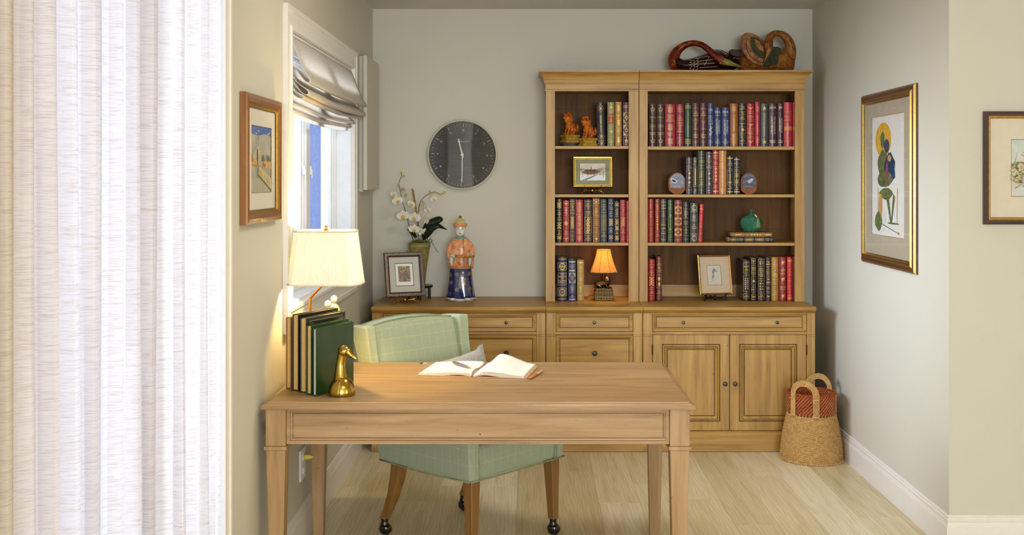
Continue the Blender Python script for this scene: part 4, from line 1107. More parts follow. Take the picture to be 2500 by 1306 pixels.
GROUPN = {'A_L': 'books on the top shelf of the narrow bay', 'A_R': 'books on the top shelf of the wide bay', 'B_R': 'books between the agate bookends', 'C_L': 'books on the third shelf of the narrow bay',
          'C_R': 'books on the third shelf of the wide bay', 'D_L': 'books beside the small lamp', 'D_R': 'books at the bottom of the wide bay'}
strs = ['12', '11', '10', '9', '8', '7', '6', '5', '4', '3', '2', '1', 'N E W G A T E']
for k in BR:
    for r in BR[k]:
        for it in r[5]:
            for q in it[1:]:
                if isinstance(q, str): strs.append(q)
prefetch(strs)
_orn = ornaments


def ornaments(p, spec, w_, h):
    rest = []
    for it in spec:
        if it[0] == 'ring': p.ring(0, it[1] * h, w_ * .75, w_ * .16, 0, 360, 14)
        elif it[0] == 'Star4': p.star(0, it[1] * h, w_ * .8, 4, .3)
        else: rest.append(it)
    _orn(p, rest, w_, h)


for k, rows in BR.items():
    ys, Yb, _ = SHELF[k]
    zb_ = (H(ys, YHU + .012) + .0012) if ys else CT + .0022
    for (a, c, yt, colr, look, spec, ex) in rows:
        x0, x1 = X(a, Yb), X(c, Yb); zt_ = H(yt, Yb)
        tilt = ex.get('tilt', 0.0)
        w_ = (x1 - x0) - .0012; h = zt_ - zb_
        if tilt: w_ -= abs(math.sin(tilt)) * .0; h -= w_ * abs(math.sin(tilt)) * .5
        kw = {q: v for q, v in ex.items() if q in ('bands', 'foilc', 'labelred')}
        xc = (x0 + x1) / 2
        lift = abs(math.sin(tilt)) * w_ / 2
        if tilt > 0: xc += -h * math.sin(tilt) * .0
        book('book', w_, h, random.uniform(.165, .19) if tilt == 0 else .18, colr, spec, (xc + (-.004 if tilt < 0 else 0) + (-.004 if tilt > 0 else 0), Yb + random.uniform(0, .003), zb_ + lift), 0, tilt, label=look, group=GROUPN[k], **kw)
# two books lying flat under the green jar
for (a, c, yt, yb2, colr, look, spec) in (
    (1789, 1885, 567.6, 578.4, '8C6A2E', 'golden brown book lying flat directly under the green lidded jar', [('P', .06, .2, 4, 1), ('L', .22), ('D', .27, .4), ('L', .36), ('F', .42, .75), ('k', .44, .73, 4), ('L', .8), ('P', .82, .95, 4, 1)]),
    (1780.6, 1886.5, 578.6, 591, '121737', 'navy book with gilt panels lying flat on the shelf below the golden one', [('F', .02, .15), ('W', .085), ('L', .18), ('L', .22), ('T', .26, 'LIBRARY', .02), ('L', .3), ('F', .36, .55), ('W', .42), ('W', .49), ('F', .60, .79), ('W', .66), ('W', .73), ('L', .84), ('P', .86, .92, 2, 2), ('L', .96)])):
    Yb = 6.59; x0, x1 = X(a, Yb), X(c, Yb); z1 = H(yt, Yb); z0 = H(592.5, YHU + .012) + .001 if yb2 > 585 else H(yb2, Yb) + .0004
    zc = (z0 + z1) / 2
    book('book', z1 - z0 - .0006, x1 - x0, .17, colr, spec, (x0, Yb, zc), 0, flat=True, label=look, group='flat books under the green jar', bands=(.2, .4, .6, .8))

# ---------------------------------------------------------------- picture frames
def art_mesh(layers, x0, x1, z0, z1, y):
    """flat print: layers of (polygon in 0..1, material); each a hair in front of the last"""
    b = MB(); mats = []
    for i, (poly, m) in enumerate(layers):
        if m not in mats: mats.append(m)
        b.mi = mats.index(m)
        b.add([(x0 + (x1 - x0) * u, y - .00008 * i, z0 + (z1 - z0) * v) for u, v in poly], [tuple(range(len(poly)))])
    return b, mats


def blotch(name, stops, scale, dist=1.0, detail=4, kind='noise'):
    if name in MC: return MC[name]
    n = NT(name); v = n.coords(scale)
    if kind == 'voronoi':
        vo = n.add('ShaderNodeTexVoronoi'); vo.inputs['Scale'].default_value = 1; n.ln(v, vo.inputs['Vector']); f = n.math('FRACT', n.math('MULTIPLY', vo.outputs['Color'], 3.7))
        f = n.mix(.5, vo.outputs['Color'], n.noise(v, 1.7, 4, 2)); f2 = n.add('ShaderNodeSeparateColor'); n.ln(f, f2.inputs[0]); f = f2.outputs[0]
    else: f = n.noise(v, 1, detail, dist, .65)
    n.col(n.ramp(f, stops)); MC[name] = n.set(.7, spec=.2); return MC[name]


def framed(name, label, cat, loc, W, Hh, prof, fm, layers, win, matm, rz=0.0, lean=0.0, fillet=None, glass=True, back=.0, group=None, inner=None):
    """picture in a moulded frame; local x across, z up, front towards -y; origin at the bottom centre of its back
    prof = [(inset, y)] from the back edge round to the sight edge; win = (x0,x1,z0,z1) of the image in 0..1 of the frame"""
    t = thing(name, label, cat, loc, group=group, rot=(lean, 0, rz))
    b = MB()
    mm = fm if isinstance(fm, list) else [fm]
    b.rects(-W / 2, W / 2, 0, Hh, [(p[0], p[1]) for p in prof], [p[2] if len(p) > 2 else 0 for p in prof[1:]], close=False)
    b.build('frame', mm, t, world=False)
    ins, yy = prof[-1][0], prof[-1][1]
    iy = yy + .003
    x0, x1, z0, z1 = -W / 2 + win[0] * W, -W / 2 + win[1] * W, win[2] * Hh, win[3] * Hh
    b = MB()   # mat board with its window
    X0, X1, Z0, Z1 = -W / 2 + ins - .002, W / 2 - ins + .002, ins - .002, Hh - ins + .002
    vs = [(X0, iy, Z0), (X1, iy, Z0), (X1, iy, Z1), (X0, iy, Z1), (x0, iy, z0), (x1, iy, z0), (x1, iy, z1), (x0, iy, z1), (x0 + .002, iy + .0015, z0 + .002), (x1 - .002, iy + .0015, z0 + .002), (x1 - .002, iy + .0015, z1 - .002), (x0 + .002, iy + .0015, z1 - .002)]
    b.add(vs, [(0, 1, 5, 4), (1, 2, 6, 5), (2, 3, 7, 6), (3, 0, 4, 7)]); b.mi = 1
    b.add(vs, [(4, 5, 9, 8), (5, 6, 10, 9), (6, 7, 11, 10), (7, 4, 8, 11)])
    b.build('mat_board', [matm, fillet or matm], t, world=False)
    b, ms = art_mesh(layers, x0 + .0015, x1 - .0015, z0 + .0015, z1 - .0015, iy + .0030)
    b.build('print', ms, t, world=False)
    MB().box(-W / 2 + .004, W / 2 - .004, iy + .0045, max(iy + .006, back), .004, Hh - .004).build('backing', M['dark'], t, world=False)
    if glass:
        MB().add([(X0, yy + .001, Z0), (X1, yy + .001, Z0), (X1, yy + .001, Z1), (X0, yy + .001, Z1)], [(0, 1, 2, 3)]).build('glazing', M['glass'], t, world=False)
    return t


FULL = [(0, 0), (1, 0), (1, 1), (0, 1)]
random.seed(11)


def blobp(cx, cz, rx, rz, n=12, jit=.15): return [(cx + rx * (1 + random.uniform(-jit, jit)) * math.cos(2 * math.pi * i / n), cz + rz * (1 + random.uniform(-jit, jit)) * math.sin(2 * math.pi * i / n)) for i in range(n)]


def strokep(x0, z0, x1, z1, w_):
    dx, dz = x1 - x0, z1 - z0; l = math.hypot(dx, dz) or 1; nx_, nz_ = -dz / l * w_ / 2, dx / l * w_ / 2
    return [(x0 - nx_, z0 - nz_), (x1 - nx_ * .5, z1 - nz_ * .5), (x1 + nx_ * .5, z1 + nz_ * .5), (x0 + nx_, z0 + nz_)]


def treep(lay, x, z, h, m, d=0, a=math.pi / 2, w_=.012):
    x1, z1 = x + h * math.cos(a), z + h * math.sin(a); lay.append((strokep(x, z, x1, z1, w_), m))
    if d < 4:
        for s in (-1, 1, .2): treep(lay, x1, z1, h * .62, m, d + 1, a + s * random.uniform(.3, .6), w_ * .6)


# street view on the side wall
sky = blotch('watercolour_sky', [(.25, '6F86B8'), (.45, 'A9A79B'), (.6, 'C9C0A4'), (.8, '8F98A4')], (20, 20, 12), 2)
ground = blotch('watercolour_ground', [(.3, '8C8C84'), (.5, 'B9B296'), (.75, '9C9F8C')], (60, 60, 14), 1)
och = plain('ink_ochre', 'C9A95C', .7); sand = plain('ink_sand', 'D3C184', .7); ink = plain('ink_dark', '4B4233', .7); redi = plain('ink_red', 'C0604A', .7); grn = plain('ink_green', '6C7448', .7); blue = plain('ink_blue', '3F64B0', .7)
lay = [(FULL, sky), ([(0, .88), (.35, .86), (.7, .90), (1, .87), (1, 1), (0, 1)], blue), ([(0, 0), (1, 0), (1, .36), (.6, .40), (0, .42)], ground)]
for i in range(14): lay.append((blobp(random.uniform(.1, .95), random.uniform(.78, .93), .05, .012, 8), sky))
lay += [([(.0, .40), (.3, .40), (.3, .47), (.12, .52), (0, .5)], och), ([(.30, .42), (.46, .42), (.46, .64), (.36, .67), (.30, .65)], sand), ([(.30, .42), (.33, .42), (.33, .66), (.30, .65)], ink),
        ([(.58, .38), (1, .36), (1, .50), (.8, .54), (.6, .46)], och), ([(0, .46), (.05, .6), (.09, .46)], redi), ([(.33, .26), (1, .02), (1, .22), (.38, .40)], sand), ([(.33, .26), (1, .02), (1, .04), (.33, .28)], ink), ([(0, .42), (.32, .415), (.32, .405), (0, .41)], redi), ([(.6, .44), (.72, .44), (.66, .36)], redi)]
for i in range(7): lay.append((strokep(.42 + i * .08, .22 - i * .022, .40 + i * .08, .36 - i * .012, .008), ink))
for x in (.56, .62, .78, .85, .92, .97): lay.append(([(x - .03, .48), (x + .03, .48), (x, .60)], grn))
for i in range(5): lay.append((blobp(.39, .45 + i * .04, .03, .006, 6), och))
lay.append((strokep(.29, .22, .31, .44, .02), ink))
for i in range(10): lay.append((strokep(.05 + i * .07, .02, .18 + i * .03, .34, .006), grn if i % 2 else sky))
PF = wood('burl_frame', '5E3414', '8E5A28', 'A87438', 2, .3, .5, speck=False, coat=.4)
pY0, pY1 = 3.735, 4.255
framed('framed_picture', 'burl wood framed watercolour of a street with tower, on the wall between curtain and window', 'picture', (WL + .001, (pY0 + pY1) / 2, 1.402), pY1 - pY0, .453,
       [(0, 0), (0, -.020), (.004, -.026), (.018, -.028), (.030, -.024), (.036, -.018, 1), (.040, -.018, 1), (.044, -.012, 1), (.048, -.012, 1)], [PF, M['gilt']], lay, (.23, .80, .235, .765), plain('mat_cream', 'DCD6C6', .8, var=.01), rz=math.pi / 2, fillet=M['gilt'])
# tall print on the far wall: plain disc and leaf-like patches in the same colours
ydisc = plain('disc_yellow', 'C99B1E', .7); nav = blotch('patch_navy', [(.3, '1E2A48'), (.7, '2F4468')], (40, 40, 40)); olive = blotch('patch_olive', [(.3, '3B4126'), (.6, '67713F'), (.8, '8C8A48')], (40, 40, 40)); rose = plain('patch_rose', '8C3A48', .7); pcream = plain('print_paper', 'D2D0C8', .8, var=.01); tanp = plain('patch_tan', 'B78B4A', .7)
lay = [(FULL, pcream), (blobp(.36, .80, .25, .145, 28, 0), ydisc)]
lay += [(blobp(.34, .80, .07, .07, 12), olive), (blobp(.47, .75, .085, .055, 12), nav), (blobp(.36, .60, .16, .12, 14), olive), (blobp(.56, .55, .17, .13, 14), nav), (blobp(.42, .47, .22, .07, 12), olive), (blobp(.48, .52, .04, .09, 9), rose), (blobp(.55, .645, .06, .03, 8), tanp),
        ([(.14, .41), (.86, .40), (.86, .385), (.5, .37), (.14, .395)], pcream), (blobp(.45, .35, .20, .05, 12), olive), (strokep(.2, .4, .2, .16, .02), tanp), (strokep(.8, .4, .78, .12, .022), tanp), (strokep(.5, .32, .6, .12, .07), olive), (strokep(.7, .34, .62, .12, .06), olive),
        (blobp(.28, .26, .06, .10, 12), tanp), (blobp(.22, .12, .11, .08, 12), olive), (blobp(.38, .13, .05, .09, 10), pcream), (strokep(.3, .10, .82, .035, .008), ink), (blobp(.83, .035, .03, .012, 8), redi), (blobp(.66, .11, .18, .008, 10), olive)]
gw = wood('walnut_frame', '3A2210', '5C3A1C', '6F4A26', 0, .3, .4, speck=False, coat=.3)
tY0, tY1 = 4.995, 5.805
framed('framed_picture', 'large gold and walnut framed print with yellow disc on the pale side wall', 'picture', (WR - .001, (tY0 + tY1) / 2, 1.126), tY1 - tY0, .866,
       [(0, 0), (0, -.010), (.010, -.018, 1), (.022, -.014), (.026, -.020), (.036, -.026, 1), (.044, -.024), (.050, -.016, 1), (.054, -.014, 1)], [gw, M['gilt']], lay, (.20, .81, .175, .86), plain('mat_taupe', 'A89C86', .8, var=.01), rz=-math.pi / 2, fillet=plain('fillet_rust', '9C6B3A', .5))
# picture on the return wall, cut by the picture's edge
lay = [(FULL, pcream), ([(0, .52), (1, .5), (1, 1), (0, 1)], blotch('wash_blue', [(.3, 'A9C0C4'), (.7, 'D3D6CC')], (14, 14, 14)))]
lay += [([(.05, .55), (.10, .78), (.14, .79), (.16, .74), (.30, .62), (.30, .55)], pcream), (strokep(.05, .55, .10, .78, .008), ink), (strokep(.16, .74, .32, .62, .008), ink), (strokep(.18, .77, .4, .74, .02), och), (strokep(.0, .57, .3, .57, .012), ink)]
for i in range(230):
    a = random.uniform(0, 6.3); cx, cz = random.uniform(.0, .75), random.uniform(.24, .60); r = random.uniform(.02, .05)
    lay.append((strokep(cx, cz, cx + r * math.cos(a), cz + r * math.sin(a), .006), ink)); lay.append((blobp(cx, cz, r * .6, r * .4, 7), sand if i % 3 else grn))
for i in range(8): lay.append((strokep(.0 + i * .12, .14 + .04 * math.sin(i), .12 + i * .12, .20 + .03 * math.cos(i), .012), blue if i % 2 else ink))
fY = YR - .001
fx0, fx1 = X(2399, fY), X(2399, fY) + .50; fz0, fz1 = H(547.5, fY), H(272.5, fY)
dwood = wood('mahogany_frame', '24120E', '38201A', '4A2C22', 0, .35, .5, speck=False)
framed('framed_picture', 'dark mahogany framed ink drawing of houses on the beige wall facing the desk', 'picture', ((fx0 + fx1) / 2, fY, fz0), fx1 - fx0, fz1 - fz0,
       [(0, 0), (0, -.016), (.004, -.020), (.016, -.020), (.021, -.014, 1), (.025, -.014, 1), (.029, -.009, 1)], [dwood, M['gilt']], lay, (.232, .77, .245, .755), plain('mat_cream2', 'D8CDB8', .8, var=.01), fillet=M['gilt'])


def easel(parent_unused, name, label, cx, Y, z, rz, m, wd, hgt, deep=.09):
    t = thing(name, label, 'easel', (cx, Y, z), rz)
    for s in (-1, 1):
        b = MB(); b.tube([(s * wd * .10, 0, hgt * .55), (s * wd * .28, -.004, hgt * .62), (s * wd * .40, -.008, hgt * .74), (s * wd * .42, -.016, hgt * 1.02), (s * wd * .40, -.026, hgt * 1.22), (s * wd * .36, -.029, hgt * 1.30)], [.0045, .006, .0065, .005, .0045, .003], 8, fx=1.0, fy=.7, k=4)
        b.build('hook_arm', m, t, smooth=True, world=False)
        b = MB(); b.tube([(s * wd * .12, 0, hgt * .5), (s * wd * .30, -.004, hgt * .60), (s * wd * .38, -.012, hgt * .42), (s * wd * .46, -.022, .012), (s * wd * .50, -.028, .004)], [.004, .0055, .0055, .004, .0045], 8, k=4)
        b.build('foot', m, t, smooth=True, world=False)
    b = MB(); b.tube([(0, .0, hgt * .75), (0, .02, hgt * .5), (0, deep * .8, .02), (0, deep, .004)], [.005, .006, .005, .004], 8, k=3)
    b.build('rear_prop', m, t, smooth=True, world=False)
    b = MB(); b.lathe([(0, -.014), (.008, -.01), (.009, 0), (.008, .01), (0, .014)], (0, 0, hgt * .55), 12); b.build('hinge_knuckle', m, t, smooth=True, world=False)
    return t


def at_easel(label, elabel, cx, Y, zb, W, Hh, lean, rz, m, ew, eh, **kw):
    easel(None, 'display_easel', elabel, cx, Y, zb, rz, m, ew, eh)
    c, s = math.cos(rz), math.sin(rz)
    return framed('framed_picture', label, 'picture', (cx - s * -.012 * 1.0, Y + c * -.012, zb + eh + .001), W, Hh, lean=-lean, rz=rz, **kw)


# iris print on the drawer cabinet
iris = blotch('iris_print', [(.28, '4A4090'), (.40, '7A70A8'), (.47, '5A5234'), (.54, 'A08E60'), (.64, 'CDBB98'), (.76, 'A88688')], (170, 170, 100), 1.2, 6)
IWM = plain('iris_white', 'E9E6E2', .7, var=.01)
lay = [(FULL, plain('iris_maroon', '5A2F3A', .6)), ([(.03, .03), (.97, .03), (.97, .97), (.03, .97)], IWM), ([(.17, .19), (.83, .19), (.83, .86), (.17, .86)], iris)]
irf = plain('iris_frame_pewter', '6E685A', .35, .6, var=.25, scale=120)
at_easel('small pewter and maroon framed iris print on brass easel before the orchid', 'small brass easel holding the iris print', X(989, 6.46), 6.46, CT, .235, .262, math.radians(14), math.radians(22), M['brass'], .15, .040,
         prof=[(0, 0), (0, -.012), (.003, -.016, 1), (.006, -.017), (.018, -.017), (.020, -.013, 1), (.028, -.009, 1)], fm=[irf, plain('iris_frame_maroon', '4C1F2A', .3)], layers=lay, win=(.26, .74, .235, .77), matm=plain('iris_mat', 'BDBFB2', .8, var=.01))
# snowy park photograph
snow = plain('snow_white', 'E4E6EC', .7, var=.02); pale = blotch('snow_sky', [(.3, 'C9C2B6'), (.7, 'E0D9CC')], (9, 9, 9)); brick = blotch('snow_brick', [(.3, '6B5340'), (.7, '9C7F62')], (120, 120, 120)); dk_ = plain('snow_ink', '3A332E', .7)
lay = [(FULL, pale), (blobp(.45, .50, .32, .16, 16), brick), ([(.40, .55), (.44, .88), (.48, .55)], brick), ([(0, 0), (1, 0), (1, .32), (0, .36)], snow), ([(.06, .02), (.26, .02), (.70, .34), (.62, .34)], blotch('snow_path', [(.3, '6F6A68'), (.7, '99938F')], (50, 50, 50)))]
for x, z, h in ((.10, .22, .20), (.30, .24, .17), (.55, .28, .13), (.90, .16, .24), (.76, .26, .16), (.40, .27, .12)): treep(lay, x, z, h, dk_, 0, math.pi / 2, .02)
ZS = H(474.3, YHU + .012)
at_easel('gold beaded frame with a snowy park photograph in the narrow bay', 'brass easel holding the snowy park photograph', X(1446.5, 6.63), 6.63, ZS + .0005, .238, .186, math.radians(7), math.radians(2), M['brass'], .13, .038,
         prof=[(0, 0), (0, -.014), (.003, -.018), (.010, -.017), (.013, -.012, 1), (.016, -.012)], fm=[M['antique'], M['gilt']], layers=lay, win=(.175, .83, .215, .79), matm=plain('mat_olive', '8C8C66', .8, var=.04))
# etching with a soft grey drawing
gr1 = plain('pencil_mid', '8A8682', .7); gr2 = plain('pencil_pale', 'C2BDB6', .7); ep = plain('etching_paper', 'CFC8BE', .7, var=.01)
lay = [(FULL, plain('etch_line', '6E675E', .7)), ([(.03, .02), (.97, .02), (.97, .98), (.03, .98)], ep), (blobp(.52, .66, .17, .16, 14), gr1), (blobp(.60, .55, .13, .13, 12, .05), ep), (blobp(.42, .40, .09, .12, 10), gr1), (blobp(.36, .24, .07, .07, 9), gr2), (blobp(.6, .30, .2, .14, 12), gr2), (blobp(.62, .30, .17, .12, 12), ep)]
at_easel('gilt framed small grey pencil etching on black easel at the bottom shelf', 'black easel holding the gilt etching', X(1745, 6.62), 6.62, CT + .0005, .208, .240, math.radians(10), math.radians(14), M['black'], .155, .034,
         prof=[(0, 0), (0, -.014), (.003, -.018), (.007, -.016), (.010, -.011, 1), (.012, -.010)], fm=[M['gilt'], plain('red_bole', '8C3F1E', .4)], layers=lay, win=(.27, .72, .24, .75), matm=plain('mat_etch', 'CBB79C', .8, var=.01))
# ---------------------------------------------------------------- wall clock
kx, kz, kr, ky = X(1128.4, WB - .04), H(377.8, WB - .04), 85.8 * (WB - .04) / FL, WB
ck = thing('wall_clock', 'round charcoal wall clock with cream rim and slim hands at half past eleven', 'clock', (kx, ky, kz))
cream = plain('clock_cream', 'D9D3BF', .4, var=.02); face = blotch('clock_face', [(.3, '34312F'), (.7, '46423F')], (8, 8, 90), .5)


def disc_T(y): return Matrix.Translation((kx, y, kz)) @ Matrix.Rotation(math.pi / 2, 4, 'X')


b = MB(); b.T = disc_T(WB - .001)
b.lathe([(kr * .90, 0), (kr * .985, 0.0), (kr, .006), (kr, .038), (kr * .985, .044), (kr * .965, .046), (kr * .952, .042), (kr * .95, .028)], n=72, caps=False)
b.build('clock_rim', cream, ck, smooth=True, angle=50)
b = MB(); b.T = disc_T(WB - .001); b.lathe([(0, .002), (kr * .96, .002), (kr * .955, .027), (0, .027)], n=64); b.build('clock_face', face, ck)
p = Print(); roll = math.radians(-2.2)
for i in range(60):
    a = math.pi / 2 - i * math.pi / 30 + roll; big = i % 5 == 0; r0, r1 = (kr * .79, kr * .885) if big else (kr * .855, kr * .885)
    c, s = math.cos(a), math.sin(a); t = .0010 if big else .0007
    p.poly([(r0 * c - t * s, r0 * s + t * c), (r0 * c + t * s, r0 * s - t * c), (r1 * c + t * s, r1 * s - t * c), (r1 * c - t * s, r1 * s + t * c)])
for i in range(1, 13):
    a = math.pi / 2 - i * math.pi / 6 + roll; p.text(str(i), kr * .705 * math.cos(a), kr * .705 * math.sin(a), .02, .0118)
p.text('N E W G A T E', .0 + .005, kr * .375, .068, .008)
b = MB(); b.add([(kx + x, WB - .0286, kz + z) for x, z in p.v], p.f); b.build('dial_print', plain('clock_print', 'D4CDB8', .5, var=.01), ck)
for nm, ang, L_, w0 in (('hour_hand', 103.5, kr * .47, .0042), ('minute_hand', 269.4, kr * .78, .0030)):
    a = math.radians(ang); c, s = math.cos(a), math.sin(a); yy = WB - (.031 if nm[0] == 'h' else .034)
    b = MB(); b.box(0, 1, 0, 1, 0, 1); b.v = [(kx + (-.018 + u * (L_ + .018)) * c - (v - .5) * 2 * w0 * (.8 if u else .9) * s, yy + w_ * .0012, kz + (-.018 + u * (L_ + .018)) * s + (v - .5) * 2 * w0 * (.8 if u else .9) * c) for (u, v, w_) in b.v]
    b.build(nm, cream, ck)
b = MB(); b.T = disc_T(WB - .03); b.lathe([(0, 0), (.0095, 0), (.0095, .007), (.006, .009), (0, .009)], n=20); b.build('hub', cream, ck, smooth=True, angle=40)
b = MB(); b.T = disc_T(WB - .001); b.lathe([(0, .0405), (kr * .957, .0400)], n=48, caps=False); b.build('clock_glass', clear_glass('clock_glass_mat', refl=.8), ck)

# ---------------------------------------------------------------- orchid on a small black stand
PY = 6.74; pcx = X(1023.5, PY)
st = thing('plant_stand', 'small round black wooden plant stand under the tall celadon pot', 'stand', (pcx, PY, CT))
b = MB(); b.lathe([(.0, H(701, PY) - CT), (.080, H(701, PY) - CT), (.083, H(699, PY) - CT), (.083, H(696.5, PY) - CT), (.080, H(695.3, PY) - CT), (0, H(695.3, PY) - CT)], (pcx, PY, CT), 36); b.build('stand_top', M['black'], st, smooth=True, angle=40)
for i in range(4):
    a = math.radians(8 + 90 * i); b = MB(); b.lathe([(.0085, 0), (.0085, H(701, PY) - CT)], (pcx + .062 * math.cos(a), PY + .058 * math.sin(a), CT), 12); b.build('leg', M['black'], st, smooth=True, angle=40)
celadon = blotch('celadon', [(.25, '6E6236'), (.5, '8A7D49'), (.75, 'A19662')], (14, 14, 30), 1.5); celadon.node_tree.nodes['Principled BSDF'].inputs['Roughness'].default_value = .22
PZ = H(695.2, PY); PT = H(592, PY); ph = PT - PZ
op = thing('potted_orchid', 'white moth orchid with arching stems in a tall celadon glazed pot', 'plant', (pcx, PY, PZ))
b = MB(); b.lathe([(0, 0), (.034, 0), (.036, .004), (.043, ph * .3), (.055, ph * .62), (.064, ph * .84), (.0665, ph * .885), (.0695, ph * .90), (.0695, ph * .92), (.0665, ph * .93), (.0665, ph * .965), (.0705, ph * .975), (.071, ph * .992), (.068, ph), (.062, ph * .99), (.060, ph * .93), (0, ph * .92)], (pcx, PY, PZ), 40, caps=False)
b.build('pot', celadon, op, smooth=True, angle=60)
mossm = blotch('moss', [(.3, '2C3312'), (.55, '5B6424'), (.8, '8A8A3C')], (160, 160, 160), 1)
b = MB()
for i in range(26):
    a = random.uniform(0, 6.28); r = random.uniform(0, .048); b.blob((pcx + r * math.cos(a), PY + r * math.sin(a), PT - .006 + random.uniform(0, .018) * (1 - r / .055)), (.013, .013, .010), 8)
o = b.build('moss', mossm, op, smooth=True); o['kind'] = 'stuff'
b = MB()
for i in range(60):
    a = random.uniform(0, 6.28); r = random.uniform(.0, .05); q = Vector((pcx + r * math.cos(a), PY + r * math.sin(a), PT + .004)); d = Vector((random.uniform(-.02, .02), random.uniform(-.02, .02), random.uniform(.0, .02)))
    b.tube([q, q + d * .6, q + d], [.0012, .0010, .0004], 4)
o = b.build('moss_strands', mossm, op); o['kind'] = 'stuff'
stemM = plain('orchid_stem', '4C4A22', .5, var=.1); budM = plain('orchid_bud', 'B4B23A', .5, var=.1); petM = cloth_lit('orchid_petal', 'F4F0E8', .25, (60, 60, 60), 'E6DDD0'); yel = plain('orchid_throat', 'DDB24A', .5, var=.25, scale=200); leafM = blotch('orchid_leaf', [(.3, '10180C'), (.6, '1E2A15'), (.8, '39421F')], (12, 12, 12)); leafM.node_tree.nodes['Principled BSDF'].inputs['Roughness'].default_value = .3


def Q(px, py, dy=0): return (X(px, PY + dy), PY + dy, H(py, PY + dy))


for pts in ([(1012, 592), (1003, 570, -.01), (996, 540, -.02), (990, 515, -.03), (982, 492, -.03), (978, 470, -.03), (974, 447, -.02), (979, 433, -.02), (980, 424, -.02)],
            [(1022, 592), (1021, 560, .0), (1022, 525, -.01), (1023, 505, -.02), (1028, 490, -.03), (1036, 481, -.03), (1046, 474, -.03), (1058, 470, -.02), (1068, 471), (1075, 475), (1083, 471)]):
    b = MB(); b.tube([Q(*q) for q in pts], [.0024] * 4 + [.0018] * (len(pts) - 4), 6, k=4); b.build('stem', stemM, op, smooth=True)
for pts in ([(979, 466, -.03), (985, 460, -.035)], [(988, 481, -.03), (990, 474)], [(980, 436, -.02), (985, 431, -.02)], [(976, 455, -.02), (972, 452)], [(1000, 505), (1004, 498)], [(1021, 560), (1008, 560)]):
    b = MB(); b.tube([Q(*q) for q in pts], .0012, 6); b.build('stem', stemM, op, smooth=True)
for i, (px, py, r) in enumerate(((979.5, 422, .0068), (986, 429.5, .0068), (972, 452, .0066), (990.5, 477, .0088), (1060.5, 469.5, .0066), (1078, 476, .0060), (1085.5, 469.5, .0066))):
    b = MB(); b.blob(Q(px, py, -.02), (r, r, r * 1.15), 10); b.build('bud', budM, op, smooth=True)
b = MB(); b.tube([Q(1024, 575, .01), Q(1017, 530, .01), Q(1006, 460, .01)], [.0042, .0040, .0036], 8, k=3); b.build('bamboo_stake', plain('bamboo', 'A8733A', .5, var=.15), op, smooth=True)
b = MB(); b.tube([Q(1026, 575, .015), Q(1020, 535, .015), Q(1009, 463, .015)], [.003, .003, .0028], 8, k=3); b.build('bamboo_stake', MC['bamboo'], op, smooth=True)


def petal_grid(b, L_, W_, ang, cup, tw=0.0, n=6, m=4):
    ca, sa = math.cos(ang), math.sin(ang); rows = []
    for i in range(n + 1):
        u = i / n; wd = W_ * (math.sin(math.pi * min(1, u * .86 + .07)) ** .75) * (.9 if u > .9 else 1); row = []
        if u == 1: wd = W_ * .18
        for j in range(m + 1):
            v = -1 + 2 * j / m; x = u * L_; y = v * wd / 2; d = cup * (u * u) * .5 + .18 * wd * v * v - .0015 * math.sin(u * 9)
            row.append((x * ca - y * sa, -d, x * sa + y * ca))
        rows.append(row)
    b.loft(rows, closed=False)


fm_, cm_ = None, None
b = MB()
for ang, L_, W_ in ((90, .026, .018), (215, .026, .017), (325, .026, .017)): petal_grid(b, L_, W_, math.radians(ang), .006)
for ang in (8, 172): petal_grid(b, .031, .033, math.radians(ang), .004); b.v[-35:] = [(x, y - .0015, z) for x, y, z in b.v[-35:]]
fl0 = b.build('flower', petM, op, smooth=True, world=False); fl0.location = (0, 0, 0)
b = MB(); b.blob((0, -.008, -.004), (.0055, .006, .006), 8); b.blob((-.006, -.008, -.006), (.004, .005, .006), 8); b.blob((.006, -.008, -.006), (.004, .005, .006), 8); b.tube([(0, -.010, -.006), (0, -.016, -.014), (0, -.013, -.020)], [.004, .003, .001], 6)
fc0 = b.build('flower_throat', yel, fl0, smooth=True, world=False)
FLW = [(986, 463, .018, .9, 20, -50), (963, 476, .5, .95, 0, -20), (971, 491, -.25, 1.12, -20, 10), (1003, 499, .4, .98, -20, 40), (984, 526, -.1, 1.28, 12, 5), (1013, 531, .1, 1.28, 0, -12), (1011, 559, .15, 1.18, 15, 8), (1030, 565, -.5, .95, 40, 30), (1034, 497, .3, 1.0, 0, -60), (1043, 511, -.2, .92, 30, 40), (1030, 524, .1, 1.05, -15, -50), (1051, 471, .2, .85, 10, -70), (1058, 484, -.3, .75, 30, 30), (1040, 540, .2, .8, 40, 60)]
off = OFF['potted_orchid']
for i, (px, py, rl, sc_, pit, yaw) in enumerate(FLW):
    o = fl0 if i == 0 else fl0.copy()
    if i:
        COL.objects.link(o); o.parent = op; c = fc0.copy(); COL.objects.link(c); c.parent = o
    q = Q(px, py, -.035 - (i % 3) * .012); o.location = (q[0] - off[0], q[1] - off[1], q[2] - off[2]); o.scale = (sc_,) * 3
    o.rotation_euler = (math.radians(pit * .6), rl, math.radians(yaw))


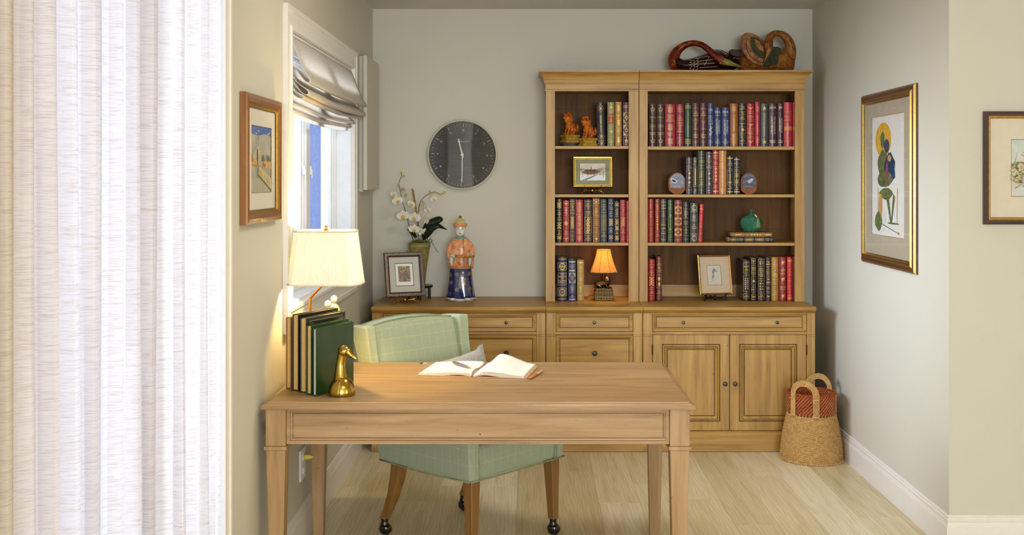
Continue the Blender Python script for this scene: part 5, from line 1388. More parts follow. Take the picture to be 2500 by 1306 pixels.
def leaf(pts, w_, parent=op):
    q = smooth_pts([Q(*p) + (a,) for p, a in zip(pts, w_)], 4); rows = []
    for i, p in enumerate(q):
        n0, n1 = q[max(i - 1, 0)], q[min(i + 1, len(q) - 1)]; t = Vector((n1[0] - n0[0], n1[1] - n0[1], n1[2] - n0[2])).normalized(); s = Vector((.25, -.9, .35)).cross(t).normalized(); up = t.cross(s)
        rows.append([tuple(Vector(p[:3]) + s * (v * p[3]) + up * (-.35 * p[3] * v * v)) for v in (-1, -.5, 0, .5, 1)])
    b = MB(); b.loft(rows, closed=False); b.build('leaf', leafM, parent, smooth=True, solid=.0016)


leaf([(1034, 580), (1036, 565, -.02), (1046, 548, -.03), (1062, 539, -.03), (1074, 535, -.03), (1081, 536, -.02)], [.010, .016, .021, .022, .020, .010])
leaf([(1032, 584), (1042, 572, -.05), (1055, 556, -.06), (1070, 551, -.06), (1080, 555, -.05), (1091, 561, -.04)], [.010, .020, .020, .015, .008, .002])
leaf([(1016, 580), (1008, 568, .02), (1001, 560, .04), (996, 563, .05)], [.008, .014, .014, .004])
b = MB(); b.tube([Q(1036, 584), Q(1046, 590, -.05), Q(1054, 592, -.07), Q(1062, 605, -.07), Q(1070, 617, -.07)], [.0015] * 5, 5, k=3); b.build('root', plain('orchid_root', '3A2418', .6), op)
b = MB(); b.tube([Q(1034, 586), Q(1042, 581, -.04), Q(1046, 588, -.05), Q(1050, 583, -.06), Q(1055, 587, -.06), Q(1052, 590, -.06)], [.002] * 6, 5, k=3); b.build('root', MC['orchid_root'], op)

# ---------------------------------------------------------------- porcelain servant figurine
FY_ = 6.66; fx = X(1124.5, FY_)


def FP(px, py, dy=0): return (X(px, FY_ + dy), FY_ + dy, H(py, FY_ + dy))


fg = thing('figurine', 'tall porcelain figurine in orange jacket and cobalt skirt holding a tray', 'figurine', (fx, FY_, CT))
K = FY_ / FL
orange = blotch('porcelain_orange', [(.25, 'C8794A'), (.5, 'D9935F'), (.62, 'E2B08A'), (.8, 'C98A6A')], (22, 22, 22), 1.2)
cobalt = plain('porcelain_cobalt', '121A54', .1, coat=.8, var=.1); white = plain('porcelain_white', 'D9D6CC', .12, coat=.8, var=.02); teal = plain('porcelain_teal', '6E9A86', .2, var=.15, scale=120); hair = plain('porcelain_black', '15120F', .2)
for m_ in (orange, white): m_.node_tree.nodes['Principled BSDF'].inputs['Roughness'].default_value = .15
b = MB(); rings = []
for py, hw, hd, wave in ((729, 34.5, 25, 1), (722, 34.5, 25, .6), (705, 32, 24, .2), (680, 29, 22, 0), (652, 27, 20, 0), (648, 25, 18, 0)):
    n = 56; ring = []
    for j in range(n):
        a = 2 * math.pi * j / n; wv = (1 + .05 * math.sin(a * 9) * wave + .02 * math.sin(a * 5))
        front = max(0, -math.sin(a)); lift = wave * front * 6 * (abs(math.cos(a * 1.0)) ** 2 * 1.1) * K if py > 715 else 0
        ring.append((fx + hw * K * wv * math.cos(a), FY_ + hd * K * wv * math.sin(a), H(py, FY_) + lift))
    rings.append(ring)
b.loft(rings); b.build('skirt', cobalt, fg, smooth=True)
b = MB(); b.tube([(p_[0] + (p_[0] - fx) * .02, p_[1] + (p_[1] - FY_) * .02, p_[2]) for p_ in rings[0]], .0042, 6, closed=True); b.build('skirt_hem', white, fg, smooth=True)
b = MB(); b.lathe([(0, 0), (32 * K, 0), (32 * K, .012), (0, .014)], (fx, FY_, CT + .0005), 36, sy=.75); b.build('base', white, fg, smooth=True, angle=40)
for s in (-1, 1):
    b = MB(); b.blob((fx + s * 18 * K, FY_ - 23 * K, CT + .011), (8.5 * K, 9 * K, 4.5 * K), 14); b.build('shoe', white, fg, smooth=True)
    b = MB(); b.blob((fx + s * 18 * K, FY_ - 21 * K, CT + .017), (8.0 * K, 8 * K, 3.6 * K), 14); b.build('shoe', hair, fg, smooth=True)
gd = foil('C9A64E')
for (px, py) in ((1117, 668), (1146, 667), (1103, 688), (1116.5, 705), (1147, 703), (1099, 716), (1101, 670)):
    u = (px - 1124.5); hw = 27 + (py - 652) / 77 * 7; hd = hw * .74; sx = max(-.98, min(.98, u / hw)); ang = math.acos(sx)
    y = FY_ - hd * K * math.sin(ang) * 1.03; nrm = Vector((math.cos(ang) / hw, -math.sin(ang) / hd, 0)).normalized()
    b = MB(); b.T = Matrix.Translation((X(px, FY_), y, H(py, FY_))) @ nrm.to_track_quat('Z', 'Y').to_matrix().to_4x4()
    for r0, r1 in ((.0112, .0092), (.0062, .0048)):
        vs = []; n = 14
        for i in range(n): a = 2 * math.pi * i / n; vs += [(r0 * math.cos(a), r0 * math.sin(a), .001), (r1 * math.cos(a), r1 * math.sin(a), .001)]
        b.add(vs, [(2 * i, 2 * ((i + 1) % n), 2 * ((i + 1) % n) + 1, 2 * i + 1) for i in range(n)])
    b.add([(0.003 * math.cos(a * math.pi / 2), .003 * math.sin(a * math.pi / 2), .001) for a in range(4)], [(0, 1, 2, 3)])
    b.build('gilt_roundel', gd, fg)
p = Print()   # large gilt emblem on the skirt front
for x0, x1, z in ((-6, 6, 9), (-8, 8, 5.5), (-5, 5, 1.5), (-7, 7, -1.5)): p.bar(x0, x1, z - .8, z + .8, 1)
p.bar(-.9, .9, -9, 11, 1)
for s in (-1, 1): p.poly([(s * 1, -2), (s * 8, -7), (s * 8, -9.5), (s * 6, -8)][::s]); p.poly([(s * 5, 9), (s * 8.5, 11.5), (s * 8, 9.5)][::s]); p.ring(s * 5, -6, 2.2, .9)
ey = FY_ - 23.4 * K; b = MB(); b.add([(X(1131, ey) + x * K * .82, ey + abs(x) * .00010, H(688, ey) + z * K * .82) for x, z in p.v], p.f); b.build('gilt_emblem', gd, fg)
b = MB(); rings = []
for py, hw, hd, ox in ((655, 31, 21, 0), (640, 30, 21, 0), (622, 27, 20, 0), (606, 27, 20, .5), (592, 25, 18, 0), (583, 19, 15, 0), (578, 11, 10, 0)):
    rings.append([(fx + ox * K + hw * K * math.cos(a), FY_ + hd * K * math.sin(a), H(py, FY_)) for a in [2 * math.pi * j / 40 for j in range(40)]])
b.loft(rings); b.build('jacket', orange, fg, smooth=True)
for s in (-1, 1):   # sleeves
    b = MB(); b.tube([FP(1124.5 + s * 14, 588), FP(1124.5 + s * 22, 597, -.006), FP(1124.5 + s * 26.5, 610, -.02), FP(1124.5 + s * 27.5, 622, -.038), FP(1124.5 + s * 24, 632, -.060)], [.012, .017, .0185, .019, .017], 14, fx=1.0, fy=1.0, k=4)
    b.build('sleeve', orange, fg, smooth=True)
    b = MB(); b.tube([FP(1124.5 + s * 27, 620, -.03), FP(1124.5 + s * 27, 636, -.038), FP(1124.5 + s * 26, 650, -.04), FP(1124.5 + s * 25, 654, -.04)], [.012, .015, .013, .004], 12, fx=.9, fy=1.1, k=4); b.build('sleeve_drape', orange, fg, smooth=True)
    b = MB(); b.tube([FP(1124.5 + s * 22, 622, -.075), FP(1124.5 + s * 22.5, 636, -.07), FP(1124.5 + s * 22, 650, -.06)], [.0075, .010, .0045], 10, k=3); b.build('sleeve_lining', white, fg, smooth=True)
    b = MB(); b.tube([FP(1124.5 + s * 25, 618, -.07), FP(1124.5 + s * 27, 636, -.072), FP(1124.5 + s * 25, 653, -.062)], [.003, .0035, .003], 8, k=3); b.build('sleeve_trim', teal, fg, smooth=True)
    b = MB(); hx = 1124.5 + s * 22   # hand with fingers hooked over the tray edge
    b.tube([FP(hx + s * 3, 627, -.06), FP(hx, 625, -.08), FP(hx - s * 3, 624, -.088)], [.007, .0085, .006], 10, k=3)
    for i in range(4): b.tube([FP(hx - s * 2 + 0, 623 + i * 1.3, -.086 - i * .003), FP(hx - s * 5, 622.6 + i * 1.6, -.094 - i * .003), FP(hx - s * 7.5, 624 + i * 1.6, -.097 - i * .003)], [.0026, .0026, .0017], 6, k=2)
    b.tube([FP(hx, 622, -.082), FP(hx - s * 3.5, 619.5, -.088), FP(hx - s * 6, 620, -.09)], [.003, .0026, .002], 6, k=2)
    b.build('hand', white, fg, smooth=True)
b = MB(); b.tube([FP(1131, 582, -.045), FP(1132, 600, -.055), FP(1133, 614, -.058)], .0011, 5); b.tube([FP(1133, 632, -.066), FP(1133.5, 652, -.066)], .0013, 5); b.tube([FP(1127, 603, -.056), FP(1137, 603, -.054)], .0009, 5); b.build('jacket_closure', hair, fg)
for px, py in ((1121, 643), (1143, 641), (1108, 604)): b = MB(); b.blob(FP(px, py, -.0535 if py > 620 else -.043), (.0075, .002, .0075), 10); b.build('roundel', plain('porcelain_rust', 'B9593A', .2), fg, smooth=True)
b = MB(); b.tube([(fx + 12.5 * K * math.cos(a), FY_ - .004 + 11 * K * math.sin(a), H(581, FY_)) for a in [2 * math.pi * j / 24 for j in range(24)]], .0075, 8, closed=True); b.lathe([(12 * K, H(584, FY_)), (9 * K, H(574, FY_))], (fx, FY_ - .004, 0), 20, sy=.9); b.build('collar', teal, fg, smooth=True)
ty = FY_ - .085; b = MB(); rings = []   # tray
for k_, z in ((.80, -.010), (.92, -.008), (1.0, .001), (1.0, .004), (.93, .004), (.88, -.001)):
    rings.append([(X(1134.5, ty) + q[0] * k_ * 24 * K, ty + q[1] * k_ * .030, H(625, ty) + z + .001) for q in ((-1, -.5), (-.8, -1), (.8, -1), (1, -.5), (1, .5), (.8, 1), (-.8, 1), (-1, .5))])
b.loft(rings); b.build('tray', plain('porcelain_amber', 'A9702E', .2, coat=.5, var=.2), fg, smooth=False, bevel=.002)
b = MB()
for i in range(7): b.blob((X(1137, ty) + (i - 3) * .007, ty + (i % 2) * .012 - .004, H(623, ty) + .001), (.005, .006, .003), 8)
b.build('tray_relief', orange, fg, smooth=True)
hy = FY_ - .006; hc = (X(1123.5, hy), hy, H(561, hy))
b = MB(); rings = []
for dz, rx, ry, oy in ((-15.5, 4, 4, -3), (-14, 7.5, 7, -2.5), (-11, 10, 10, -1.5), (-7, 11.8, 12, -.5), (-2, 12.6, 13, 0), (4, 12.8, 13.5, 0), (9, 12.4, 13, 0), (13, 11, 12, 0), (16, 7, 8, 0)):
    rings.append([(hc[0] + rx * K * math.cos(a), hc[1] + (ry * math.sin(a) * (1.0 if math.sin(a) > 0 else .92) + oy) * K, hc[2] + dz * K) for a in [2 * math.pi * j / 24 for j in range(24)]])
b.loft(rings)
b.tube([(hc[0] + .5 * K, hc[1] - 12.0 * K, hc[2] + 3 * K), (hc[0] + .8 * K, hc[1] - 14 * K, hc[2] - 3 * K), (hc[0] + .8 * K, hc[1] - 12.6 * K, hc[2] - 4.6 * K)], [.0022, .0042, .0030], 8, k=3)
for s in (-1, 1): b.blob((hc[0] + s * 12.6 * K, hc[1] + .5 * K, hc[2] - 1 * K), (.003, .006, .009), 8); b.blob((hc[0] + s * 5 * K, hc[1] - 7.6 * K, hc[2] - 6 * K), (.012, .008, .012), 10)
b.build('head', white, fg, smooth=True)
for s in (-1, 1):
    b = MB(); b.blob((hc[0] + (s * 5.2 + .6) * K, hc[1] - 12.0 * K, hc[2] + 2.2 * K), (.0052, .0016, .0016), 8); b.build('eye', hair, fg, smooth=True)
    b = MB(); b.tube([(hc[0] + (s * 2.8 + .6) * K, hc[1] - 12.4 * K, hc[2] + 5.0 * K), (hc[0] + (s * 5.5 + .6) * K, hc[1] - 12.2 * K, hc[2] + 6.0 * K), (hc[0] + (s * 8.5 + .6) * K, hc[1] - 10.8 * K, hc[2] + 4.8 * K)], .0009, 5, k=3); b.build('eyebrow', plain('brow_grey', '7A7468', .5), fg)
    b = MB(); b.blob((hc[0] + s * 12 * K, hc[1] + 2 * K, hc[2] + 6 * K), (.0035, .012, .012), 8); b.build('hair', hair, fg, smooth=True)
b = MB(); b.blob((hc[0] + .8 * K, hc[1] - 11.8 * K, hc[2] - 8.4 * K), (.0058, .0022, .0024), 8); b.build('lips', plain('lip_red', '7A2E22', .3), fg, smooth=True)
b = MB(); b.lathe([(15.5 * K, 0), (17 * K, 1.5 * K), (17 * K, 5 * K), (15.5 * K, 8 * K), (13 * K, 8.5 * K), (12 * K, 1 * K)], (hc[0], hc[1], H(553, hy)), 28, caps=False); b.build('hat_brim', orange, fg, smooth=True)
b = MB(); n = 36; rings = []
for r, z in ((14.5, 0), (13.4, 3.5), (10.5, 7.5), (6.5, 11), (2.8, 13.6), (2.2, 14)): rings.append([(hc[0] + r * K * (1 + (.03 if j % 2 else -.03)) * math.cos(2 * math.pi * j / n), hc[1] + r * K * (1 + (.03 if j % 2 else -.03)) * math.sin(2 * math.pi * j / n), H(546, hy) + z * K) for j in range(n)])
b.loft(rings); b.build('hat_crown', plain('porcelain_straw', 'C9B67A', .2, var=.12, scale=160), fg)
b = MB(); b.blob((hc[0], hc[1], H(530, hy)), (3.6 * K, 3.6 * K, 3.6 * K), 12); b.build('hat_finial', gold('finial_gold', '9A7426', .25), fg, smooth=True)

# ---------------------------------------------------------------- green lidded jar with tassel
JY = 6.64; jz = H(567.4, JY) + .0006; jx = X(1834.5, JY); JK = JY / FL
jm = blotch('jar_green', [(.25, '1F4A38'), (.5, '2F6A50'), (.75, '4C8A6C')], (20, 20, 20), 1)
jr = thing('lidded_jar', 'green carved pottery jar with pointed lid and tassel on flat books', 'jar', (jx, JY, jz))
b = MB(); prof_ = [(8, 0), (12, .3), (19, 6), (24, 14), (26.5, 22), (26, 27), (24.6, 29.2)]
b.lathe([(0, 0)] + [(r * JK, z * JK) for r, z in prof_] + [(23 * JK, 29 * JK), (0, 28 * JK)], (jx, JY, jz), 36); b.build('jar_body', jm, jr, smooth=True, angle=50)
b = MB()
for row, (z, r) in enumerate(((6.5, 18.6), (12, 22.7), (17.5, 25.2), (22.5, 26.4))):
    for i in range(12):
        a = 2 * math.pi * (i + .5 * (row % 2)) / 12
        b.blob((jx + (r * JK - .0072) * math.cos(a), JY + (r * JK - .0072) * math.sin(a), jz + z * JK), (.0088, .0088, .0088), 10)
b.build('carved_scales', jm, jr, smooth=True)
b = MB(); b.lathe([(0, 28.5 * JK), (25.4 * JK, 29.4 * JK), (25.4 * JK, 30.6 * JK), (24 * JK, 33 * JK), (18 * JK, 38 * JK), (9 * JK, 41.5 * JK), (4.5 * JK, 43 * JK), (3.2 * JK, 45 * JK), (4.8 * JK, 47 * JK), (3.2 * JK, 49 * JK), (4.6 * JK, 51.5 * JK), (4.2 * JK, 54 * JK), (1.6 * JK, 57.5 * JK), (0, 58.5 * JK)], (jx, JY, jz), 32); b.build('jar_lid', jm, jr, smooth=True, angle=60)
b = MB()
for row, (z, r) in enumerate(((33.5, 22.6), (37.2, 17.6))):
    for i in range(10):
        a = 2 * math.pi * (i + .5 * (row % 2)) / 10; b.blob((jx + (r * JK - .003) * math.cos(a), JY + (r * JK - .003) * math.sin(a), jz + z * JK - .003), (.0085, .0085, .0052), 10)
b.build('lid_scales', jm, jr, smooth=True)
tm = plain('tassel_sage', '7E8A58', .9, var=.1, scale=300)
b = MB(); b.tube([(jx + .004, JY - .012, jz + 45 * JK), (jx + .014, JY - .03, jz + 44 * JK), (jx + .024, JY - .045, jz + 39 * JK)], .0012, 5, k=3); b.build('tassel_cord', tm, jr)
b = MB(); b.T = Matrix.Translation((X(1845, JY - .05), JY - .055, H(527, JY - .05))) @ Matrix.Rotation(math.radians(-38), 4, 'Y'); b.lathe([(.0, -.010), (.0042, -.010), (.0042, .010), (0, .010)], n=12); b.build('tassel_bead', white, jr)
b = MB()
for i in range(26):
    a = 2 * math.pi * i / 26; b.tube([(X(1850, JY - .06) + .003 * math.cos(a), JY - .062 + .003 * math.sin(a), H(532, JY - .06)), (X(1851, JY - .06) + .006 * math.cos(a), JY - .062 + .004 * math.sin(a), H(540, JY - .06)), (X(1851, JY - .06) + .013 * math.cos(a), JY - .060 + .005 * math.sin(a), H(555, JY - .06) + random.uniform(-.003, .003))], .0012, 4)
o = b.build('tassel_threads', tm, jr); o['kind'] = 'stuff'

# ---------------------------------------------------------------- agate bookends
def agate(label, px0, px1, flat_side, cav):
    """one half of a cut geode; the cut face shows to the room, flat_side = +1 when books stand to its higher-x side"""
    Y = 6.60; zb_ = H(474.6, YHU + .012) + .0008; x0, x1 = X(px0, Y), X(px1, Y); hh = H(421.5, Y) - zb_
    t = thing('agate_bookend', label, 'bookend', ((x0 + x1) / 2, Y, zb_), group='pair of agate bookends')
    rind = blotch('agate_rind', [(.28, '4A2F45'), (.42, '8C4E26'), (.55, 'A0663A'), (.66, '5A4560'), (.8, '8E7686')], (70, 70, 70), 2.5)
    n = NT('agate_bands') if 'agate_bands' not in MC else None
    if n:
        v = n.coords((9, 9, 9)); wv = n.add('ShaderNodeTexWave', wave_type='RINGS', rings_direction='SPHERICAL'); wv.inputs['Scale'].default_value = 1.1; wv.inputs['Distortion'].default_value = 6; wv.inputs['Detail'].default_value = 2
        n.ln(v, wv.inputs['Vector']); n.col(n.ramp(wv.outputs['Fac'], [(.1, '100F18'), (.5, '1E1E34'), (.8, '333458'), (.97, '505076')])); MC['agate_bands'] = n.set(.38, coat=.1)
    N = 30; out = []
    for i in range(N):
        a = 2 * math.pi * i / N; u = math.cos(a); s = math.sin(a)
        u = max(-.98, min(.98, u)); rx = 1.0 + .05 * math.sin(3 * a + px0) + .03 * math.sin(7 * a)
        x = .5 + .52 * u * rx; z = .5 + .5 * s * (1 + .02 * math.sin(5 * a))
        if z < .30: x = .5 + (x - .5) * 1.10
        z = max(0, z); 
        if flat_side > 0: x = min(x, .97)
        else: x = max(x, .03)
        out.append((min(1, max(0, x)), z if z > .04 else 0))
    def P3(q, y, k=1, cx=.5, cz=.5): return (x0 + (x1 - x0) * (cx + (q[0] - cx) * k), y, zb_ + hh * (cz + (q[1] - cz) * k))
    b = MB(); b.loft([[P3(q, Y + .000 + .002 * math.sin(i * 2.1), 1) for i, q in enumerate(out)], [P3(q, Y + .03, 1.0) for q in out], [P3(q, Y + .075, .9, .5, 0) for q in out], [P3(q, Y + .095, .6, .5, 0) for q in out]])
    b.build('rind', rind, t, smooth=True, angle=50)
    fc = [(.5 + (q[0] - .5) * .86, max(.27 + .035 * math.sin(i * 2.3) + .10 * abs(q[0] - .5), .54 + (q[1] - .5) * .87)) for i, q in enumerate(out)]
    b = MB(); b.loft([[P3(q, Y - .004) for q in fc], [P3(q, Y + .004) for q in fc]]); b.build('polished_face', MC['agate_bands'], t)
    pw = plain('agate_white', 'A9A4B8', .25, var=.15, scale=120)
    cx, cz = cav; b = MB(); b.loft([[P3((cx + .17 * math.cos(a) * (1 + .2 * math.sin(3 * a)), cz + .10 * math.sin(a) - .35 * .17 * math.cos(a) * flat_side), Y - y) for a in [2 * math.pi * i / 16 for i in range(16)]] for y in (.0048, .003)]); b.build('quartz_ring', pw, t)
    b = MB(); b.loft([[P3((cx + .12 * math.cos(a) * (1 + .2 * math.sin(3 * a)), cz + .055 * math.sin(a) - .35 * .12 * math.cos(a) * flat_side), Y - y) for a in [2 * math.pi * i / 16 for i in range(16)]] for y in (.0054, .003)]); b.build('cavity', M['dark'] if flat_side > 0 else pw, t)


agate('purple agate bookend with a dark cavity beside the first navy book', 1632, 1674.4, 1, (.30, .62))
agate('purple agate bookend with a pale quartz pocket beside the black-green book', 1807.6, 1848, -1, (.60, .62))

# ---------------------------------------------------------------- guardian lion statuettes
amber = blotch('amber_glaze', [(.25, '5A1F08'), (.42, '9A4410'), (.6, 'C2701E'), (.8, 'D99A48')], (48, 48, 48), 2); amber.node_tree.nodes['Principled BSDF'].inputs['Roughness'].default_value = .12
honey = blotch('honey_glaze', [(.3, '8C6420'), (.6, 'B8933A'), (.85, 'C9AE5C')], (40, 40, 40), 1.5); honey.node_tree.nodes['Principled BSDF'].inputs['Roughness'].default_value = .15
granite = blotch('granite', [(.3, '1E1C1C'), (.5, '57524F'), (.75, '8A8480')], (400, 400, 400), 0)


def foo_lion(label, pxc, ybase, Y, rz, up=0.0, mouth=1):
    zb_ = ybase; xc = X(pxc, Y)
    t = thing('lion_statuette', label, 'statuette', (xc, Y, zb_), rz, group='pair of amber lion statuettes')
    b = MB(); 
    st_ = [(.056, .046, 0), (.058, .048, .003), (.058, .048, .010), (.053, .043, .014), (.048, .039, .016), (.048, .039, .031), (.052, .042, .034), (.057, .047, .038), (.057, .047, .047), (.054, .044, .050)]
    b.loft([[(-w_ / 2 * 2 * .5 * 1.05, -d_ / 2, z), (w_ * .525, -d_ / 2, z), (w_ * .525, d_ / 2, z), (-w_ * .525, d_ / 2, z)] for w_, d_, z in [(a * 1.0, c * 1.05, e * .68) for a, c, e in st_]])
    b.build('pedestal', honey, t, world=False, bevel=.0012, seg=1)
    b = MB()
    for i in range(9):
        for zz in (.0048, .0286): b.blob((-.025 + i * .00625, -.0245, zz), (.0026, .0016, .0036), 6)
    b.build('petal_border', honey, t, world=False, smooth=True)
    z = .050; b = MB()
    b.blob((.012, 0, z + .016), (.017, .014, .017), 14)                                    # haunches
    b.tube([(.014, 0, z + .014), (.006, 0, z + .028), (-.006, 0, z + .040)], [.014, .0135, .013], 12, k=4)  # trunk
    b.blob((-.009, -.001, z + .028), (.0115, .0125, .014), 12)                             # chest
    for s in (-1, 1):
        b.tube([(-.008, s * .009, z + .026), (-.012, s * .0105, z + .014), (-.013, s * .0105, z + .003)], [.0062, .0050, .0048], 8, k=3); b.blob((-.016, s * .0105, z + .003), (.0068, .005, .0035), 8)
        b.tube([(.014, s * .011, z + .018), (.010, s * .0145, z + .010), (.004, s * .0145, z + .003)], [.0085, .0065, .0045], 8, k=3); b.blob((.0, s * .0145, z + .003), (.007, .0048, .0035), 8)
    b.tube([(.027, 0, z + .010), (.033, 0, z + .022), (.029, 0, z + .034)], [.005, .007, .003], 8, k=3)
    hx, hz = -.010, z + .052
    b.blob((hx, 0, hz), (.0145, .0150, .0145), 14)
    b.blob((hx - .010, 0, hz - .001), (.0085, .0105, .0058), 10); b.blob((hx - .008, 0, hz - .0085), (.0078, .0085, .004), 10)
    b.blob((hx - .018, 0, hz + .003), (.0032, .0042, .003), 8)
    for s in (-1, 1): b.blob((hx - .0115, s * .0065, hz + .0065), (.0035, .0038, .0035), 8); b.blob((hx + .002, s * .0145, hz + .006), (.004, .0028, .005), 8)
    for i in range(90):   # curls of the mane
        a = random.uniform(0, 2 * math.pi); e = random.uniform(-1.0, 1.4); r = .0172
        x_, y_, z_ = r * math.cos(e) * math.cos(a), r * math.cos(e) * math.sin(a), r * math.sin(e)
        if x_ < -.004 and z_ < .008: continue
        b.blob((hx + x_ * 1.05, y_ * 1.08, hz + z_), (.0036,) * 3, 6)
    b.v = [(x * .97, y * .97, .034 + (z_ - .050) * 1.32) for x, y, z_ in b.v]
    b.build('lion', amber, t, world=False, smooth=True, remesh=.0011)
    fz_ = lambda q: .034 + (q - .050) * 1.32
    b = MB(); b.blob((hx - .0135, 0, fz_(hz - .0048)), (.0055, .0075, .0020), 8); b.build('mouth', plain('mouth_dark', '3A0E06', .4), t, world=False, smooth=True)
    for s in (-1, 1): b = MB(); b.blob((hx - .0142, s * .0065, fz_(hz + .0072)), (.0016,) * 3, 8); b.build('eye', hair, t, world=False, smooth=True)
    return t


ZA = H(356.3, YHU + .012) + .001
LS = 1.05
t = foo_lion('amber glazed lion statuette with raised head on a rough granite slab', 1392, ZA + .0205, 6.66, math.radians(28)); t.scale = (1.66, 1.5, 1.42)
t = foo_lion('amber glazed lion statuette on honey pedestal beside the black book', 1436, ZA, 6.62, math.radians(22)); t.scale = (1.62, 1.5, 1.40)
gs = thing('granite_slab', 'rough granite slab under the higher amber lion', 'stone', (X(1391, 6.66), 6.66, ZA - .0005))
b = MB(); N = 22
b.loft([[(X(1391, 6.66) + .050 * k_ * math.cos(a) * (1 + .06 * math.sin(5 * a)), 6.66 + .042 * k_ * math.sin(a) * (1 + .08 * math.sin(4 * a + 1)), ZA - .0005 + z + (.0012 * math.sin(7 * a) if 0 < z < .02 else 0)) for a in [2 * math.pi * i / N for i in range(N)]] for k_, z in ((.86, 0), (.9, .006), (1, .013), (1.0, .0205))])
b.build('slab', granite, gs, smooth=False)

# ---------------------------------------------------------------- small lamp with bronze lion
SY = 6.66; sx_ = X(1474, SY); bron = gold('dark_bronze', '54442E', .32); bron_pale = gold('pale_bronze', '8E7340', .3)  # paler bronze goes on the embossing and lion face
sl = thing('table_lamp', 'small lit lamp with amber bell shade and bronze lion on books', 'lamp', (sx_, SY, CT))
lamp_Y = 6.60; zz = CT + .001
for i, (hw, h0, h1) in enumerate(((.056, 0, .034), (.055, .034, .056), (.051, .056, .074))):
    b = MB(); cx = X(1475, lamp_Y)
    b.box(cx - hw, cx + hw, SY - .045, SY + .045, zz + h0 + .0025, zz + h1 - .0025); b.box(cx - hw - .003, cx + hw + .001, SY - .050, SY + .047, zz + h0, zz + h0 + .004); b.box(cx - hw - .003, cx + hw + .001, SY - .050, SY + .047, zz + h1 - .004, zz + h1)
    b.build('bronze_book', bron, sl, bevel=.0012, seg=1)
    b = MB()
    for j in range(7): b.blob((cx - hw + .006 + j * (2 * hw - .012) / 6, SY - .0455, zz + (h0 + h1) / 2), (.0055, .003, (h1 - h0) * .28), 8)
    b.build('embossing', bron_pale, sl, smooth=True)
b = MB(); cx = X(1473, 6.62); z0 = zz + .074
b.tube([(cx - .028, SY - .01, z0 + .016), (cx - .008, SY - .01, z0 + .021), (cx + .016, SY - .01, z0 + .026)], [.017, .0165, .019], 14, k=4)
b.blob((cx - .034, SY - .012, z0 + .015), (.017, .015, .017), 12)
for s in (-1, 1):
    b.tube([(cx - .030, SY - .010 + s * .013, z0 + .012), (cx - .018, SY - .010 + s * .020, z0 + .008), (cx - .006, SY - .01 + s * .021, z0 + .004)], [.010, .007, .0045], 8, k=3)
    b.tube([(cx + .018, SY - .010 + s * .012, z0 + .018), (cx + .026, SY - .010 + s * .014, z0 + .006), (cx + .044, SY - .010 + s * .013, z0 + .004)], [.008, .006, .0048], 8, k=3)
b.tube([(cx - .048, SY - .012, z0 + .010), (cx - .054, SY - .030, z0 + .005), (cx - .040, SY - .040, z0 + .004)], [.004, .0035, .004], 8, k=3)
b.build('lion_body', bron, sl, smooth=True, remesh=.0016)
b = MB(); hx, hz = cx + .024, z0 + .046
b.blob((hx, SY - .012, hz - .002), (.0195, .019, .022), 14); b.blob((hx - .002, SY - .012, hz - .018), (.019, .019, .016), 12)
for i in range(60):
    a = random.uniform(0, 6.28); e = random.uniform(-1.3, 1.3); b.blob((hx + .019 * math.cos(e) * math.cos(a), SY - .012 + .018 * math.cos(e) * math.sin(a), hz - .006 + .025 * math.sin(e)), (.0042, .0042, .007), 6)
b.build('lion_mane', bron, sl, smooth=True, remesh=.0015)
b = MB(); b.blob((hx + .004, SY - .030, hz + .005), (.010, .008, .010), 12); b.blob((hx + .005, SY - .037, hz - .0005), (.0055, .005, .0045), 8); b.blob((hx - .003, SY - .035, hz + .009), (.003, .003, .002), 6); b.blob((hx + .011, SY - .035, hz + .009), (.003, .003, .002), 6); b.build('lion_face', bron_pale, sl, smooth=True)
b = MB(); b.lathe([(.0088, z0), (.0088, H(662, SY)), (.012, H(661, SY)), (.012, H(655, SY)), (.006, H(650, SY)), (.006, H(640, SY))], (sx_, SY + .012, 0), 16); b.build('pole', bron, sl, smooth=True, angle=40)
shm = cloth_lit('amber_shade', 'F0CC86', .62, (60, 60, 60), 'E6BC74'); shm2 = plain('shade_binding', '6E5A3C', .7)
zt_, zb2 = H(609.5, SY), H(664, SY); rings = []
N = 8
def bell(v):   # radius at height fraction v from the bottom
    return (.0435 + (.0865 - .0435) * ((1 - v) ** 1.45))
def oct_ring(r, z, sc=1.0):
    out_ = []
    for i in range(N):
        a0, a1 = 2 * math.pi * (i + .5) / N, 2 * math.pi * (i + 1.5) / N
        for u in (0, .25, .5, .75):
            out_.append((sx_ + r * sc * ((1 - u) * math.cos(a0) + u * math.cos(a1)), SY + r * sc * ((1 - u) * math.sin(a0) + u * math.sin(a1)), z - .0028 * math.sin(math.pi * u) * 0))
    return out_
b = MB(); b.loft([oct_ring(bell(v), zb2 + (zt_ - zb2) * v) for v in [i / 10 for i in range(11)]], True, False); b.build('lamp_shade', shm, sl, smooth=False, solid=.0008)
for i in range(N):
    a = 2 * math.pi * (i + .5) / N; b = MB(); b.tube([(sx_ + (bell(v) + .0008) * math.cos(a), SY + (bell(v) + .0008) * math.sin(a), zb2 + (zt_ - zb2) * v) for v in [j / 8 for j in range(9)]], .0010, 5); b.build('shade_rib', shm2, sl)
for v in (0, 1):
    b = MB(); b.tube(oct_ring(bell(v), zb2 + (zt_ - zb2) * v), .0018, 6, closed=True); b.build('shade_binding', shm2, sl)
b = MB(); b.blob((sx_, SY, zt_ - .045), (.012, .012, .016), 12); 
